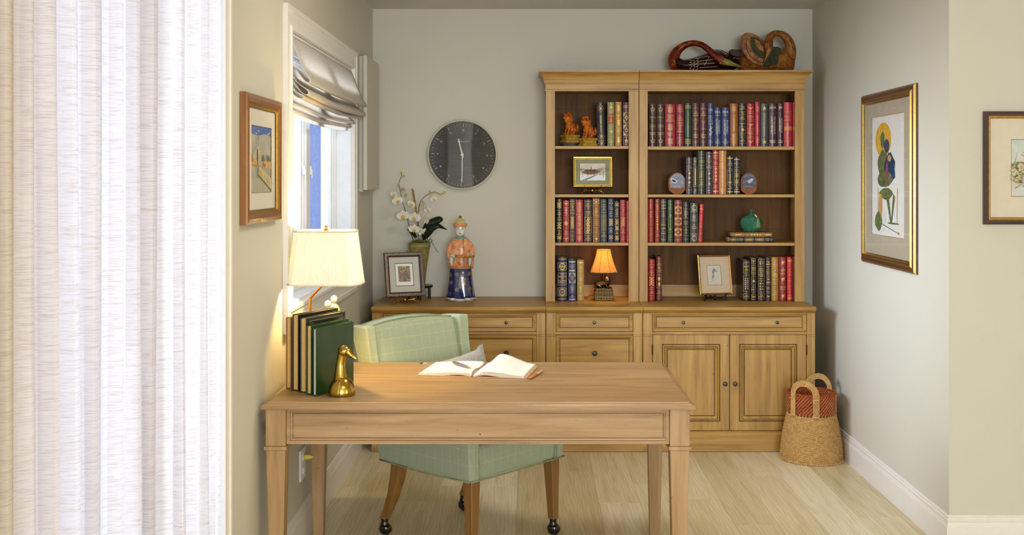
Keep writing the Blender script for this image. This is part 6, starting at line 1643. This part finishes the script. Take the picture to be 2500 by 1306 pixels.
bm = NT('bulb_warm'); bm.b.inputs['Emission Color'].default_value = (1, .68, .26, 1); bm.b.inputs['Emission Strength'].default_value = 280; bulb2 = b.build('light_bulb', bm.set(.4), sl, smooth=True); pass
MB().box(sx_ - .0005, sx_ + .0005, SY - .0005, SY + .0005, H(640, SY), zt_ - .06).build('socket', bron, sl)
b = MB(); b.tube([(sx_ - .04, SY + .03, CT + .022), (X(1440, 6.74), 6.74, CT + .020), (X(1432, 6.70), 6.70, CT + .008), (X(1426, 6.74), 6.74, CT + .004)], .0022, 6, k=5); b.build('lamp_cable', plain('cable_brown', '5A3A1C', .4), sl, smooth=True)

# ---------------------------------------------------------------- carved birds on the bookcase
SWY = 6.70; SK = SWY / FL


def W(px, py, dy=0): return (X(px, SWY), SWY + dy, TOPZ + (172 - py) * SK)


redw = blotch('bird_red_wood', [(.22, '1C0B08'), (.42, '4A170C'), (.58, '7A2C12'), (.72, 'A85A20'), (.88, 'B87A34')], (11, 11, 16), 1.6); redw.node_tree.nodes['Principled BSDF'].inputs['Roughness'].default_value = .2
darkw = blotch('bird_dark_wood', [(.3, '1A0C0A'), (.6, '34150F'), (.85, '5A2A18')], (14, 14, 30), 1.5); darkw.node_tree.nodes['Principled BSDF'].inputs['Roughness'].default_value = .25
chalk = plain('carved_white_line', 'CFC4A8', .6); beakm = blotch('beak_green_gold', [(.3, '5E5A22'), (.6, '8F8A3E'), (.85, 'B5AC62')], (30, 30, 30)); beakm.node_tree.nodes['Principled BSDF'].inputs['Roughness'].default_value = .25
sw = thing('carved_bird', 'glossy red-brown carved wooden swan with lowered olive beak', 'sculpture', (X(1715, SWY), SWY, TOPZ))
b = MB()   # body: flattened teardrop lying along x, with the neck rising at its low-x end
n = 20; rings = []
for px, top, bot, hw in ((1637, 148, 152, .005), (1640, 138, 160, .045), (1650, 131, 170, .07), (1668, 140, 171.8, .085), (1690, 136, 171.8, .09), (1710, 129, 171.8, .088), (1735, 119, 171.8, .08), (1755, 119, 171.8, .066), (1775, 126, 171, .05), (1792, 138, 166, .03), (1800, 144, 158, .01)):
    zc, rzv = (TOPZ + (172 - top) * SK + TOPZ + (172 - bot) * SK) / 2, (bot - top) * SK / 2
    rings.append([(X(px, SWY), SWY + .01 + hw * math.cos(a), zc + rzv * math.sin(a)) for a in [2 * math.pi * i / n for i in range(n)]])
b.loft(rings)
b.v = [(x, y, max(z, TOPZ + .0004)) for x, y, z in b.v]
b.build('body', darkw, sw, smooth=True)
b = MB(); b.tube([W(1660, 158, -.01), W(1648, 150, -.012), W(1645, 136, -.015), W(1653, 119, -.02), W(1670, 106, -.03), W(1690, 101.5, -.045), W(1710, 107, -.062), W(1728, 122, -.08), W(1744, 137, -.092), W(1757, 148, -.098), W(1764, 155, -.1)],
                   [.044, .040, .035, .0275, .0210, .0180, .0180, .0195, .0210, .0225, .012], 16, fx=1, fy=1, k=5)
b.build('neck', redw, sw, smooth=True)
b = MB(); b.tube([W(1752, 147, -.1), W(1768, 151, -.108), W(1780, 155, -.112), W(1795, 160, -.116), W(1802, 162, -.118)], [.021, .019, .013, .006, .002], 14, fx=.8, fy=1, k=4); b.build('beak', beakm, sw, smooth=True)
b = MB(); b.tube([W(1771, 153, -.128), W(1785, 158, -.127), W(1798, 161.5, -.122)], [.0013, .0016, .001], 6); b.build('beak_slit', M['dark'], sw)
# wing and tail behind, in raised relief
b = MB(); rings = []
for px, top, bot, th_ in ((1738, 117, 124, .02), (1750, 113, 134, .03), (1765, 115, 140, .032), (1785, 126, 148, .028), (1800, 136, 154, .02), (1812, 143, 146, .006)):
    zc, rzv = TOPZ + (172 - (top + bot) / 2) * SK, (bot - top) / 2 * SK
    rings.append([(X(px, SWY), SWY + .03 + th_ * math.cos(a), zc + rzv * math.sin(a)) for a in [2 * math.pi * i / 16 for i in range(16)]])
b.loft(rings); b.build('tail', darkw, sw, smooth=True)
def front_y(px, py, e=.0):   # y of the body surface at a pixel
    tb = [(1640, 138, 160, .045), (1650, 131, 170, .07), (1668, 140, 171.8, .085), (1690, 136, 171.8, .09), (1710, 129, 171.8, .088), (1735, 119, 171.8, .08), (1755, 119, 171.8, .066), (1775, 126, 171, .05), (1800, 144, 158, .01)]
    for a_, c_ in zip(tb, tb[1:]):
        if a_[0] <= px <= c_[0]:
            u = (px - a_[0]) / (c_[0] - a_[0]); top, bot, hw = [a_[i] + u * (c_[i] - a_[i]) for i in (1, 2, 3)]
            q = max(-.97, min(.97, (py - (top + bot) / 2) / ((bot - top) / 2))); return .01 - hw * math.sqrt(1 - q * q) - e
    return -.05
def line(parent, pts, r=.0012, m=chalk, nm='incised_line'):
    b = MB(); b.tube([W(px, py, front_y(px, py, .0008)) for px, py in pts], r, 5, k=3); b.build(nm, m, parent)
for pts in ([(1700, 139), (1725, 133.5)], [(1702, 154), (1740, 151)], [(1703, 162), (1745, 159)], [(1720, 171), (1748, 158)], [(1727, 135), (1716, 155), (1706, 170)], [(1700, 147), (1735, 142)]): line(sw, pts)
for c_, r_ in ((0, 5), (1, 5), (2, 5)):
    for j in range(4):
        px, py = 1680 + c_ * 8, 146 + j * 7 + (c_ % 2) * 3.5 - c_ * 2
        if py > 169: continue
        line(sw, [(px - 1, py - 3.2), (px + 3.2, py - 2), (px + 3.8, py + 1.5), (px - .5, py + 3.4)], .0010)
b = MB(); b.tube([W(1741, 117.5, .002), W(1760, 119, -.004), W(1778, 129, -.001), W(1785, 137, .004), W(1794, 135, .004)], .0013, 5, k=3); b.build('incised_line', chalk, sw)
brw = blotch('bird_bronze_wood', [(.22, '3A1C0C'), (.42, '6E3F18'), (.6, '96602A'), (.78, '8A6A2E')], (18, 18, 18), 2); brw.node_tree.nodes['Principled BSDF'].inputs['Roughness'].default_value = .3
grw = blotch('bird_green_patch', [(.3, '1E1F10'), (.6, '3E4222'), (.85, '6A5A26')], (30, 30, 30), 2)
s2 = thing('carved_bird', 'brown and bronze carved wooden bird with curled neck and fanned wing', 'sculpture', (X(1875, SWY), SWY, TOPZ))
b = MB(); rings = []
for px, top, bot, hw in ((1806, 135, 160, .02), (1812, 128, 171.5, .06), (1830, 118, 171.8, .085), (1860, 120, 171.8, .095), (1890, 120, 171.8, .1), (1915, 110, 171.8, .092), (1930, 112, 171.8, .075), (1938, 125, 165, .045), (1942, 138, 152, .01)):
    zc, rzv = TOPZ + (172 - (top + bot) / 2) * SK, (bot - top) / 2 * SK
    rings.append([(X(px, SWY), SWY + .02 + hw * math.cos(a), max(TOPZ + .0004, zc + rzv * math.sin(a))) for a in [2 * math.pi * i / 22 for i in range(22)]])
b.loft(rings); b.build('body', brw, s2, smooth=True)
b = MB(); b.tube([W(1916, 150, -.01), W(1926, 134, -.015), W(1928, 113, -.02), W(1921, 94, -.03), W(1908, 82, -.04), W(1895, 78, -.05), W(1882, 81, -.062), W(1872, 92, -.075), W(1869, 108, -.088), W(1868, 122, -.096), W(1863, 136, -.10), W(1858, 147, -.10)],
                   [.045, .038, .032, .0275, .0225, .0185, .0195, .0235, .0265, .019, .009, .002], 18, k=5); b.build('neck', brw, s2, smooth=True)
# fanned wing: thick leaf-shaped slab leaning against the body
def slab(poly, y0, y1, nm, m, parent, bev=.006):
    b = MB(); b.loft([[W(px, py, y0 + .02 * math.sin(i)) if False else W(px, py, y0) for i, (px, py) in enumerate(poly)], [W(px, py, y1) for px, py in poly]]); return b.build(nm, m, parent, bevel=bev, seg=3, smooth=True, angle=60)
wing = smooth_pts([(1806, 92), (1809, 82), (1819, 78), (1834, 80), (1848, 88), (1859, 97), (1866, 104), (1869, 122), (1866, 140), (1860, 158), (1846, 157), (1830, 150), (1815, 136), (1806, 118), (1804, 102)], 2)
slab(wing, -.075, -.01, 'wing', brw, s2)
pan = smooth_pts([(1826, 88), (1838, 90), (1850, 100), (1859, 112), (1862, 138), (1848, 138), (1834, 126), (1826, 108)], 2); slab(pan, -.079, -.074, 'wing_panel', grw, s2, .002)
pan = smooth_pts([(1836, 92), (1846, 99), (1857, 112), (1858, 124), (1848, 120), (1838, 108)], 2); slab(pan, -.082, -.078, 'wing_panel', brw, s2, .002)
pan = smooth_pts([(1862, 126), (1880, 112), (1900, 116), (1895, 132), (1892, 152), (1880, 157), (1856, 158), (1858, 142)], 2); slab(pan, -.083, -.06, 'green_breast', grw, s2, .003)
for pts in ([(1866, 152), (1870, 142), (1876, 152)], [(1876, 152), (1881, 141), (1887, 151)], [(1872, 141), (1877, 131), (1883, 140)], [(1882, 139), (1886, 128), (1892, 136)], [(1876, 130), (1881, 120), (1887, 128)]):
    b = MB(); b.tube([W(px, py, -.0845) for px, py in pts], .0014, 5, k=4); b.build('carved_scale', M['dark'], s2)
for pts in ([(1818, 90), (1816, 112), (1826, 134), (1846, 148), (1862, 150)], [(1846, 92), (1856, 104), (1862, 116)]):
    b = MB(); b.tube([W(px, py, -.0765) for px, py in pts], .0016, 5, k=4); b.build('carved_line', M['dark'], s2)
slab([(1781, 118), (1786, 114), (1808, 116), (1812, 132), (1800, 134), (1783, 128)], .0, .04, 'tail', darkw, s2, .004)

# ---------------------------------------------------------------- wicker basket
BY, bxc, br = 6.165, 1.562, .166
bk = thing('wicker_basket', 'tall pale wicker basket with rust red woven collar and two looped handles', 'basket', (bxc, BY, 0))
wick = blotch('wicker_pale', [(.25, '9A7440'), (.5, 'C79E62'), (.8, 'DDBB84')], (60, 60, 60), 1); rust = blotch('wicker_rust', [(.3, '7A3018'), (.6, 'A84F28'), (.85, 'C06A3E')], (60, 60, 60), 1)
ZT = .372
def brad(z):
    pts = [(0, .158), (.012, .170), (.05, .168), (.12, .160), (.18, .149), (.225, .139), (.255, .131), (.27, .130), (.372, .129)]
    for (z0, r0), (z1, r1) in zip(pts, pts[1:]):
        if z <= z1: return r0 + (r1 - r0) * (z - z0) / (z1 - z0)
    return pts[-1][1]
NS = 46
b = MB()
rows = 48
for k_ in range(rows):
    z = .006 + (.252 - .006) * k_ / (rows - 1); r = brad(z); npt = NS * 4; pts = []
    for j in range(npt):
        a = 2 * math.pi * j / npt; ph_ = math.cos(math.pi * j / 4 * 1.0 + math.pi * (k_ % 2)); rr = r + .0022 * ph_; pts.append((bxc + rr * math.cos(a), BY + rr * math.sin(a), z))
    b.tube(pts, .0029, 4, fy=1.0, closed=True)
o = b.build('weave', wick, bk, smooth=True); o['kind'] = 'stuff'
b = MB()
for j in range(NS):
    a = 2 * math.pi * (j * 4) / (NS * 4); pts = [(bxc + (brad(z)) * math.cos(a), BY + brad(z) * math.sin(a), z) for z in [.006 + i * .0325 for i in range(9)]]
    b.tube(pts, .0024, 5)
o = b.build('stakes', wick, bk, smooth=True); o['kind'] = 'stuff'
b = MB(); pts = []
for tw in (0, math.pi):
    b.tube([(bxc + (.170 + .004 * math.cos(a * 40 + tw)) * math.cos(a), BY + (.170 + .004 * math.cos(a * 40 + tw)) * math.sin(a), .006 + .004 * math.sin(a * 40 + tw)) for a in [2 * math.pi * j / 320 for j in range(320)]], .0034, 5, closed=True)
b.build('foot_ring', wick, bk, smooth=True)
b = MB()   # rust collar, twill weave
rows = 13
for k_ in range(rows):
    z = .262 + (.364 - .262) * k_ / (rows - 1); npt = NS * 4; r = .129
    b.tube([(bxc + (r + .0020 * math.cos(math.pi * j / 4 + k_ * 1.1)) * math.cos(2 * math.pi * j / npt), BY + (r + .0020 * math.cos(math.pi * j / 4 + k_ * 1.1)) * math.sin(2 * math.pi * j / npt), z) for j in range(npt)], .0040, 5, fy=1.0, closed=True)
o = b.build('collar', rust, bk, smooth=True); o['kind'] = 'stuff'
b = MB()
for k_ in range(rows - 1):
    for j in range(NS):
        a = 2 * math.pi * (j + .42 * k_) / NS; z = .264 + .0085 * k_; a2 = a + .055
        for rr in (.1335, .1245): b.tube([(bxc + rr * math.cos(a), BY + rr * math.sin(a), z), (bxc + (rr + (.0015 if rr > .13 else -.0015)) * math.cos((a + a2) / 2), BY + (rr + (.0015 if rr > .13 else -.0015)) * math.sin((a + a2) / 2), z + .004), (bxc + rr * math.cos(a2), BY + rr * math.sin(a2), z + .0085)], .0013, 4)
o = b.build('collar_lacing', plain('lacing', 'C98A5A', .6, var=.15), bk); o['kind'] = 'stuff'
for tw in (0, math.pi):
    b = MB(); b.tube([(bxc + (.130 + .0035 * math.cos(a * 34 + tw)) * math.cos(a), BY + (.130 + .0035 * math.cos(a * 34 + tw)) * math.sin(a), .371 + .0035 * math.sin(a * 34 + tw)) for a in [2 * math.pi * j / 280 for j in range(280)]], .0038, 5, closed=True); b.build('rim_cane', rust, bk, smooth=True)
b = MB(); b.lathe([(0, .004), (.155, .004)], (bxc, BY, 0), 36); b.build('bottom', wick, bk)
for ang in (math.radians(-122), math.radians(58)):
    ca, sa = math.cos(ang), math.sin(ang)
    for i in range(6):
        hw = .052 + i * .0052; zt2 = .425 + i * .0055; pts = []
        for u in [j / 24 for j in range(25)]:
            if u < .25: lx, z = -hw, .245 + (zt2 - hw - .245) * u / .25
            elif u > .75: lx, z = hw, .245 + (zt2 - hw - .245) * (1 - u) / .25
            else: th_ = math.pi * (u - .25) / .5; lx, z = -hw * math.cos(th_), zt2 - hw + hw * math.sin(th_)
            rad = math.sqrt(max(0, .1375 ** 2 - lx * lx)) if z < .38 else math.sqrt(max(0, .1375 ** 2 - lx * lx)) + 0
            pts.append((bxc + rad * ca - lx * sa, BY + rad * sa + lx * ca, z))
        b = MB(); b.tube(pts, .0026, 6); b.build('handle_cane', wick, bk, smooth=True)
    b = MB()
    for z in (.258, .352):
        for s in (-1, 1):
            hw = .065; rad = math.sqrt(.139 ** 2 - hw * hw); b.tube([(bxc + rad * ca - s * (hw + q) * sa + ca * .004, BY + rad * sa + s * (hw + q) * ca + sa * .004, z) for q in (-.018, -.006, .006, .018)], .0028, 5)
    b.tube([(bxc + .1375 * ca + ca * .004 + sa * .004, BY + .1375 * sa + sa * .004, .422), (bxc + .1375 * ca + ca * .005 - sa * .002, BY + .1375 * sa + sa * .005, .44), (bxc + .1375 * ca - sa * .004, BY + .1375 * sa, .456)], .0028, 5)
    o = b.build('handle_binding', wick, bk)
# ---------------------------------------------------------------- things on the desk
DZ = .76
# books with page edges to the room
DIR = Vector((.107, .217)).normalized(); ROT = math.atan2(-DIR.x, DIR.y)
dbooks = [((763.5, 967.5), .0150, .248, .235, '1E3A12', 'large glossy green book next to the brass duck', 'pagewhite'),
          ((748.0, 964.0), .0225, .256, .235, '21401A', 'green book with tan page edge behind the glossy green one', 'page'),
          ((732.0, 959.0), .0300, .279, .245, '141A12', 'dark green-black book with gilt line panel on its cover', 'page'),
          ((713.5, 954.5), .0285, .288, .250, '171210', 'tall black book with ochre page edge', 'page'),
          ((697.5, 950.0), .0240, .272, .200, '9C6426', 'tan covered book with ochre pages nearest the wall', 'page')]
for (pxy, th_, h, d, colr, label, pg) in dbooks:
    Yn = (EYE - DZ) * FL / (pxy[1] - CY); x = X(pxy[0], Yn)
    t = thing('book', label, 'book', (x, Yn, DZ + .0008), ROT, group='books between the duck bookend and the wall')
    c = .0030; b = MB()
    b.box(0, c, 0, d, 0, h).box(th_ - c, th_, 0, d, 0, h)
    n = 6; rings = []
    for z in (0, h):
        rings.append([(th_ * i / n, d + .005 * math.sin(math.pi * i / n), z) for i in range(n + 1)] + [(th_ * i / n, d - .003 + .005 * math.sin(math.pi * i / n), z) for i in range(n, -1, -1)])
    b.loft(rings); b.build('cover', leather(colr), t, world=False, bevel=.0008, seg=1)
    b = MB(); b.loft([[(c, .006 + (.004 if 0 else 0), z), (th_ / 2, .009, z), (th_ - c, .006, z), (th_ - c, d - .003, z), (c, d - .003, z)] for z in (.004, h - .004)]); b.build('page_block', M[pg], t, world=False)
    if h == .279:
        p = Print(); p.frame(.02, d - .02, h - .075, h - .012, .0012); p.ring(.035, h - .03, .010, .0012, 0, 360, 14); p.ring(d - .035, h - .03, .010, .0012, 0, 360, 14)
        b = MB(); b.add([(th_ + .0005, u, v) for u, v in p.v], p.f); b.build('cover_tooling', foil(), t, world=False)
# brass duck bookend
dY = 4.09; dx = X(834.5, dY); DKx = dY / FL
dd = thing('duck_bookend', 'polished brass duck head bookend at the front of the green books', 'bookend', (dx, dY, DZ))
b = MB(); b.lathe([(0, 0), (.0485, 0), (.0500, .003), (.0498, .012), (.0465, .030), (.0385, .048), (.0300, .0565), (.0270, .060), (.0262, .0615), (.0275, .0635), (.0262, .0655)], (dx, dY, DZ + .002), 40)
b.build('base', M['brass'], dd, smooth=True, angle=50)
b = MB(); b.lathe([(0, 0), (.0475, 0), (.0475, .0025), (0, .0025)], (dx, dY, DZ + .0004), 36); b.build('felt_pad', M['black'], dd)
def DP(px, py, dy=0): return (X(px, dY + dy), dY + dy, H(py, dY + dy))
b = MB(); b.tube([DP(832.5, 928), DP(831.5, 915), DP(831, 900), DP(831.5, 886), DP(833.5, 873), DP(837, 862), DP(841, 855.5, -.004)], [.0290, .0238, .0195, .0168, .0165, .0190, .0190], 24, k=5)
b.blob(DP(840, 857, -.002), (.0245, .0215, .0215), 20)
b.tube([DP(850, 858, -.008), DP(858, 867, -.014), DP(866, 874, -.019), DP(871, 877, -.022)], [.0150, .0098, .0058, .0030], 14, fx=1.15, fy=.9, k=4)
b.build('head_and_neck', M['brass'], dd, smooth=True, remesh=.0016)
b = MB(); b.tube([DP(843, 870, -.022), DP(855, 873, -.024), DP(868, 878, -.0245)], .0010, 5, k=3); b.build('beak_line', M['dark'], dd)
b = MB(); b.T = Matrix.Translation(DP(831.5, 855, -.0215)) @ Matrix.Rotation(math.radians(75), 4, 'X'); b.lathe([(0, 0), (.0016, 0), (.0016, .002), (0, .0025)], n=10); b.lathe([(.0045, 0), (.0052, 0), (.0052, .0016), (.0045, .0016)], n=14, caps=False); b.build('eye', M['dark'], dd)

# desk lamp with porcelain couple
lx, ly = -.845, 4.535
dl = thing('table_lamp', 'lit desk lamp with pleated cream shade, bent gilt arm and porcelain couple', 'lamp', (lx, ly, DZ))
b = MB(); b.lathe([(0, 0), (.082, 0), (.084, .006), (.080, .016), (.060, .022), (0, .024)], (lx, ly, DZ + .0005), 36, sx=1.0, sy=.92); b.build('base', M['brass'], dl, smooth=True, angle=40)
cxs, cys = X(796, 4.46), 4.46
b = MB(); b.tube([(X(757, 4.53), 4.53, DZ + .02), (X(757, 4.53), 4.53, H(760, 4.53)), (X(757.5, 4.53), 4.53, H(733, 4.53)), (X(761, 4.525), 4.525, H(724, 4.525)), (X(786, 4.48), 4.48, H(697, 4.48)), (cxs, cys, H(684, 4.46)), (cxs, cys, H(650, 4.46))], [.0052] * 7, 10, k=4)
b.build('arm', gold('copper_gilt', 'C07A2C', .35), dl, smooth=True)
b = MB(); b.lathe([(.014, -.01), (.016, 0), (.016, .035), (.011, .04)], (cxs, cys, H(650, 4.46) - .03), 16); b.build('socket', M['brass'], dl, smooth=True, angle=40)
b = MB(); b.blob((cxs, cys, 1.235), (.026, .026, .036), 16); bm2 = NT('bulb_cream'); bm2.b.inputs['Emission Color'].default_value = (1, .72, .25, 1); bm2.b.inputs['Emission Strength'].default_value = 900
b.build('light_bulb', bm2.set(.4), dl, smooth=True)
zt_, zb2 = 1.352, 1.137
def shade_ring(v, pleat=0.0, grow=0.0):
    """v = 0 bottom, 1 top; rectangle with cut corners, slightly turned"""
    a_, c_ = .1455 + (.1215 - .1455) * v + grow, .108 + (.080 - .108) * v + grow; cx_, cz_ = .026, .050
    corners = [(-a_ + cx_, -c_), (a_ - cx_ - .006, -c_), (a_, -c_ + cz_), (a_, c_ - cz_), (a_ - cx_, c_), (-a_ + cx_, c_), (-a_, c_ - cz_), (-a_, -c_ + cz_)]
    out_ = []; k_ = 0
    for i in range(8):
        p0, p1 = Vector(corners[i]), Vector(corners[(i + 1) % 8]); m_ = max(4, int((p1 - p0).length / .0034)); m_ = {0: 60, 1: 14, 2: 24, 3: 14, 4: 60, 5: 14, 6: 24, 7: 14}[i]
        nrm = Vector((p1.y - p0.y, -(p1.x - p0.x))).normalized()
        for j in range(m_):
            q = p0.lerp(p1, j / m_) + nrm * (pleat if k_ % 2 else 0); k_ += 1
            out_.append((cxs + q.x, cys + q.y, zb2 + (zt_ - zb2) * v))
    return out_
shadem = cloth_lit('pleated_silk', 'F4F6F6', .34, (300, 300, 8), 'ECEEE6')
b = MB(); b.loft([shade_ring(v, .0022) for v in (0, .25, .5, .75, 1)], True, False); b.build('lamp_shade', shadem, dl, solid=.0005)
bind = plain('shade_trim', 'E4DCC6', .8, var=.02)
for v in (.012, .988):
    q = shade_ring(v, 0, .0015); b = MB(); b.tube(q[::4], .0048, 6, fy=1.0, closed=True); b.build('shade_trim', bind, dl, smooth=True)
b = MB(); b.lathe([(0, 0), (.010, 0), (.012, .003), (.006, .006), (.005, .010), (.007, .013), (.007, .016), (.003, .020), (0, .021)], (cxs, cys, zt_ - .002), 14); b.build('finial', M['brass'], dl, smooth=True, angle=50)
for a in range(4):
    b = MB(); e = [(-.118, 0), (.118, 0), (0, -.078), (0, .078)][a]; b.tube([(cxs, cys, zt_ - .006), (cxs + e[0], cys + e[1], zt_ - .006)], .0015, 6); b.build('spider_arm', M['brass'], dl)
pinkg = blotch('porcelain_pink', [(.3, 'D9A08A'), (.55, 'EBD9C4'), (.8, 'F2EADC')], (50, 50, 50), 1); lime = blotch('porcelain_lime', [(.3, '9AA85A'), (.6, 'D5D8A6'), (.85, 'EEEBD8')], (50, 50, 50), 1)
fzY = 4.525
def FQ(px, py, dy=0): return (X(px, fzY + dy), fzY + dy, H(py, fzY + dy))
for nm, hx, hy_, hr, body, bx_, sgn in (('porcelain_figure', 800.5, 743, 9.6, pinkg, 799, -1), ('porcelain_figure', 815.5, 730.5, 9.4, lime, 817, 1)):
    r = hr * fzY / FL; dyy = -.018 if sgn < 0 else .02
    b = MB(); b.tube([(X(bx_, fzY), fzY + dyy, DZ + .018), (X(bx_, fzY), fzY + dyy, DZ + .10), (X(bx_ - .5, fzY), fzY + dyy, H(790, fzY)), FQ(hx - .5, 769 if sgn < 0 else 762, dyy), FQ(hx, 761 if sgn < 0 else 750, dyy), FQ(hx, 752 if sgn < 0 else 740, dyy)], [.046, .040, .030, .027, .021, .008], 18, k=4)
    b.tube([FQ(hx - sgn * 2, 766 if sgn < 0 else 754, dyy), FQ(hx - sgn * 14, 775 if sgn < 0 else 768, dyy - .01), FQ(hx - sgn * 16, 786, dyy - .02)], [.010, .009, .006], 10, k=3)
    fgp = b.build(nm, body, dl, smooth=True)
    b = MB(); b.blob(FQ(hx, hy_, dyy), (r * .92, r * .95, r * 1.05), 16); b.blob(FQ(hx + 1.2 * sgn, hy_ + 2, dyy - r * .9 / 1), (.0022, .0022, .0026), 6)
    b.build('porcelain_head', white, dl, smooth=True)
    b = MB(); b.blob(FQ(hx + sgn * 6.2, hy_ + 1, dyy + .004), (.0045, .008, .012), 8); b.blob(FQ(hx - sgn * 6.0, hy_ - 0, dyy + .006), (.004, .008, .010), 8); b.blob(FQ(hx, hy_ - 6.5, dyy + .009), (.008, .008, .005), 8); b.build('porcelain_hair', plain('porcelain_brown', '5A4A2A', .3), dl, smooth=True)

# open notebook
nA = math.radians(-9.5); nx0, ny0 = X(1153, 4.455), 4.455
nb = thing('notebook', 'open notebook with blank cream pages lying on the desk', 'notebook', (nx0, ny0, DZ + .0006), nA)
paper = plain('notebook_paper', 'F3EEE6', .75, var=.01); edge_ = plain('notebook_edge', 'DDD2C0', .7, var=.04, scale=400)
D_ = .285
def strip(fn, u0, u1, m, y0, y1, nm, mt, thick=None, nn=26):
    top = [(u0 + (u1 - u0) * i / nn, fn(i / nn)) for i in range(nn + 1)]
    lo = [(u, thick(i / nn)) for i, (u, z) in enumerate(top)]
    b = MB(); b.loft([[(u, y, z) for u, z in top] + [(u, y, z) for u, z in reversed(lo)] for y in (y0, y1)]); return b.build(nm, mt, nb, world=False, smooth=True, angle=35)
def lerpk(pts, t):
    for (a, u), (c, v) in zip(pts, pts[1:]):
        if t <= c: s = (t - a) / (c - a); s = s * s * (3 - 2 * s); return u + (v - u) * s
    return pts[-1][1]
LZ = lambda t: lerpk([(0, .006), (.06, .016), (.3, .0165), (1, .0085)], t)
LB = lambda t: lerpk([(0, .003), (.25, .0075), (.55, .003), (1, .0028)], t)
strip(LZ, -.004, -.222, 0, 0, D_, 'page_stack', edge_, LB)
strip(lambda t: LZ(t) + .0004, -.004, -.2215, 0, .0004, D_ - .0004, 'page', paper, lambda t: LZ(t) + .00005)
RZ = lambda t: lerpk([(0, .006), (.22, .020), (.45, .018), (1, .010)], t)
RB = lambda t: lerpk([(0, .003), (.22, .0085), (.6, .003), (1, .0028)], t)
strip(RZ, .004, .212, 0, 0, D_, 'page_stack', edge_, RB)
# a fold of pages lifted in an arch above the stack
def RA(t, y): return lerpk([(0, .010), (.30, .034 + .105 * y), (1, .0115)], t)
b = MB(); rows = []
for j in range(13):
    y = .002 + (D_ - .003) * j / 12; rows.append([(.004 + .206 * i / 30, y, RZ(i / 30) + (RA(i / 30, y * .55) - RZ(i / 30)) * (.25 + .75 * min(1, y / .10))) for i in range(31)])
b.loft(rows, closed=False); b.build('page', paper, nb, world=False, smooth=True, solid=.0010)
b = MB(); rows = []
for j in range(9):
    y = .001 + (D_ - .003) * j / 8; rows.append([(.004 + .206 * i / 30, y, RZ(i / 30) + (RA(i / 30, y * .3) - RZ(i / 30)) * (.12 + .35 * min(1, y / .10))) for i in range(31)])
b.loft(rows, closed=False); b.build('page', paper, nb, world=False, smooth=True, solid=.0008)
b = MB(); b.box(-.228, -.006, -.003, D_ + .003, 0, .0026).box(.006, .222, -.003, D_ + .003, 0, .0026).box(-.008, .008, -.003, D_ + .003, .0, .0014); b.build('cover', plain('notebook_cover', 'CFA98C', .6), nb, world=False, bevel=.0006, seg=1)
rib = plain('ribbon_mauve', '8E6E66', .6); b = MB(); rows = []
for j in range(14):
    y = D_ - (D_ + .004) * j / 13; rows.append([(-.003 + dx_ + .004 * math.sin(j * .5), y, .0135 + .002 * math.sin(j * .9) if j < 12 else .0125 - .004 * (j - 11)) for dx_ in (-.0035, .0035)])
b.loft(rows, closed=False); b.build('ribbon_marker', rib, nb, world=False, solid=.0006)
# pen on the page
pa, pb = Vector(FQ(0, 0)), None
p0 = Vector((X(1105.5, 4.66), 4.66, DZ + .0255)); p1 = Vector((X(1150, 4.54), 4.54, DZ + .0225)); dv = (p1 - p0)
pn = thing('fountain_pen', 'slate blue fountain pen with gold bands resting on the notebook page', 'pen', tuple(p0))
b = MB(); b.tube([p0, p0 + dv * .03, p0 + dv * .42], [.0035, .0060, .0066], 14); b.tube([p0 + dv * .45, p0 + dv * .78], [.0064, .0052], 14); b.build('barrel', plain('pen_blue', '4A566E', .2, coat=.6), pn, smooth=True, angle=40)
b = MB(); b.tube([p0 + dv * .42, p0 + dv * .45], [.0069, .0069], 14); b.tube([p0 + dv * .78, p0 + dv * .80], [.0055, .0055], 14); b.tube([p0 + dv * .80, p0 + dv * .92, p0 + dv], [.0044, .0030, .0006], 10); b.tube([p0 + dv * .04 + Vector((0, 0, .0072)), p0 + dv * .38 + Vector((0, 0, .0078))], .0011, 6); b.build('gold_fittings', M['gilt'], pn, smooth=True, angle=40)
# carved letter opener
o0 = Vector((X(1292, 4.405), 4.405, DZ + .0052)); o1 = Vector((X(1326, 4.60), 4.595, DZ + .0046)); ov = o1 - o0
lo_ = thing('letter_opener', 'carved wooden letter opener beside the open notebook', 'letter opener', tuple(o0))
b = MB(); b.tube([o0, o0 + ov * .04, o0 + ov * .22, o0 + ov * .48], [.004, .0085, .0095, .0085], 12, fx=1, fy=.55, k=2); b.build('carved_handle', blotch('opener_carved', [(.3, '9A5A2C'), (.6, 'C98C52'), (.85, 'E0B07A')], (160, 160, 160), 1), lo_, smooth=True)
b = MB(); b.tube([o0 + ov * .46, o0 + ov * .75, o0 + ov * .95, o1], [.0086, .0080, .0045, .0008], 12, fx=1, fy=.4, k=2); b.build('blade', plain('opener_wood', 'C79A68', .5), lo_, smooth=True)
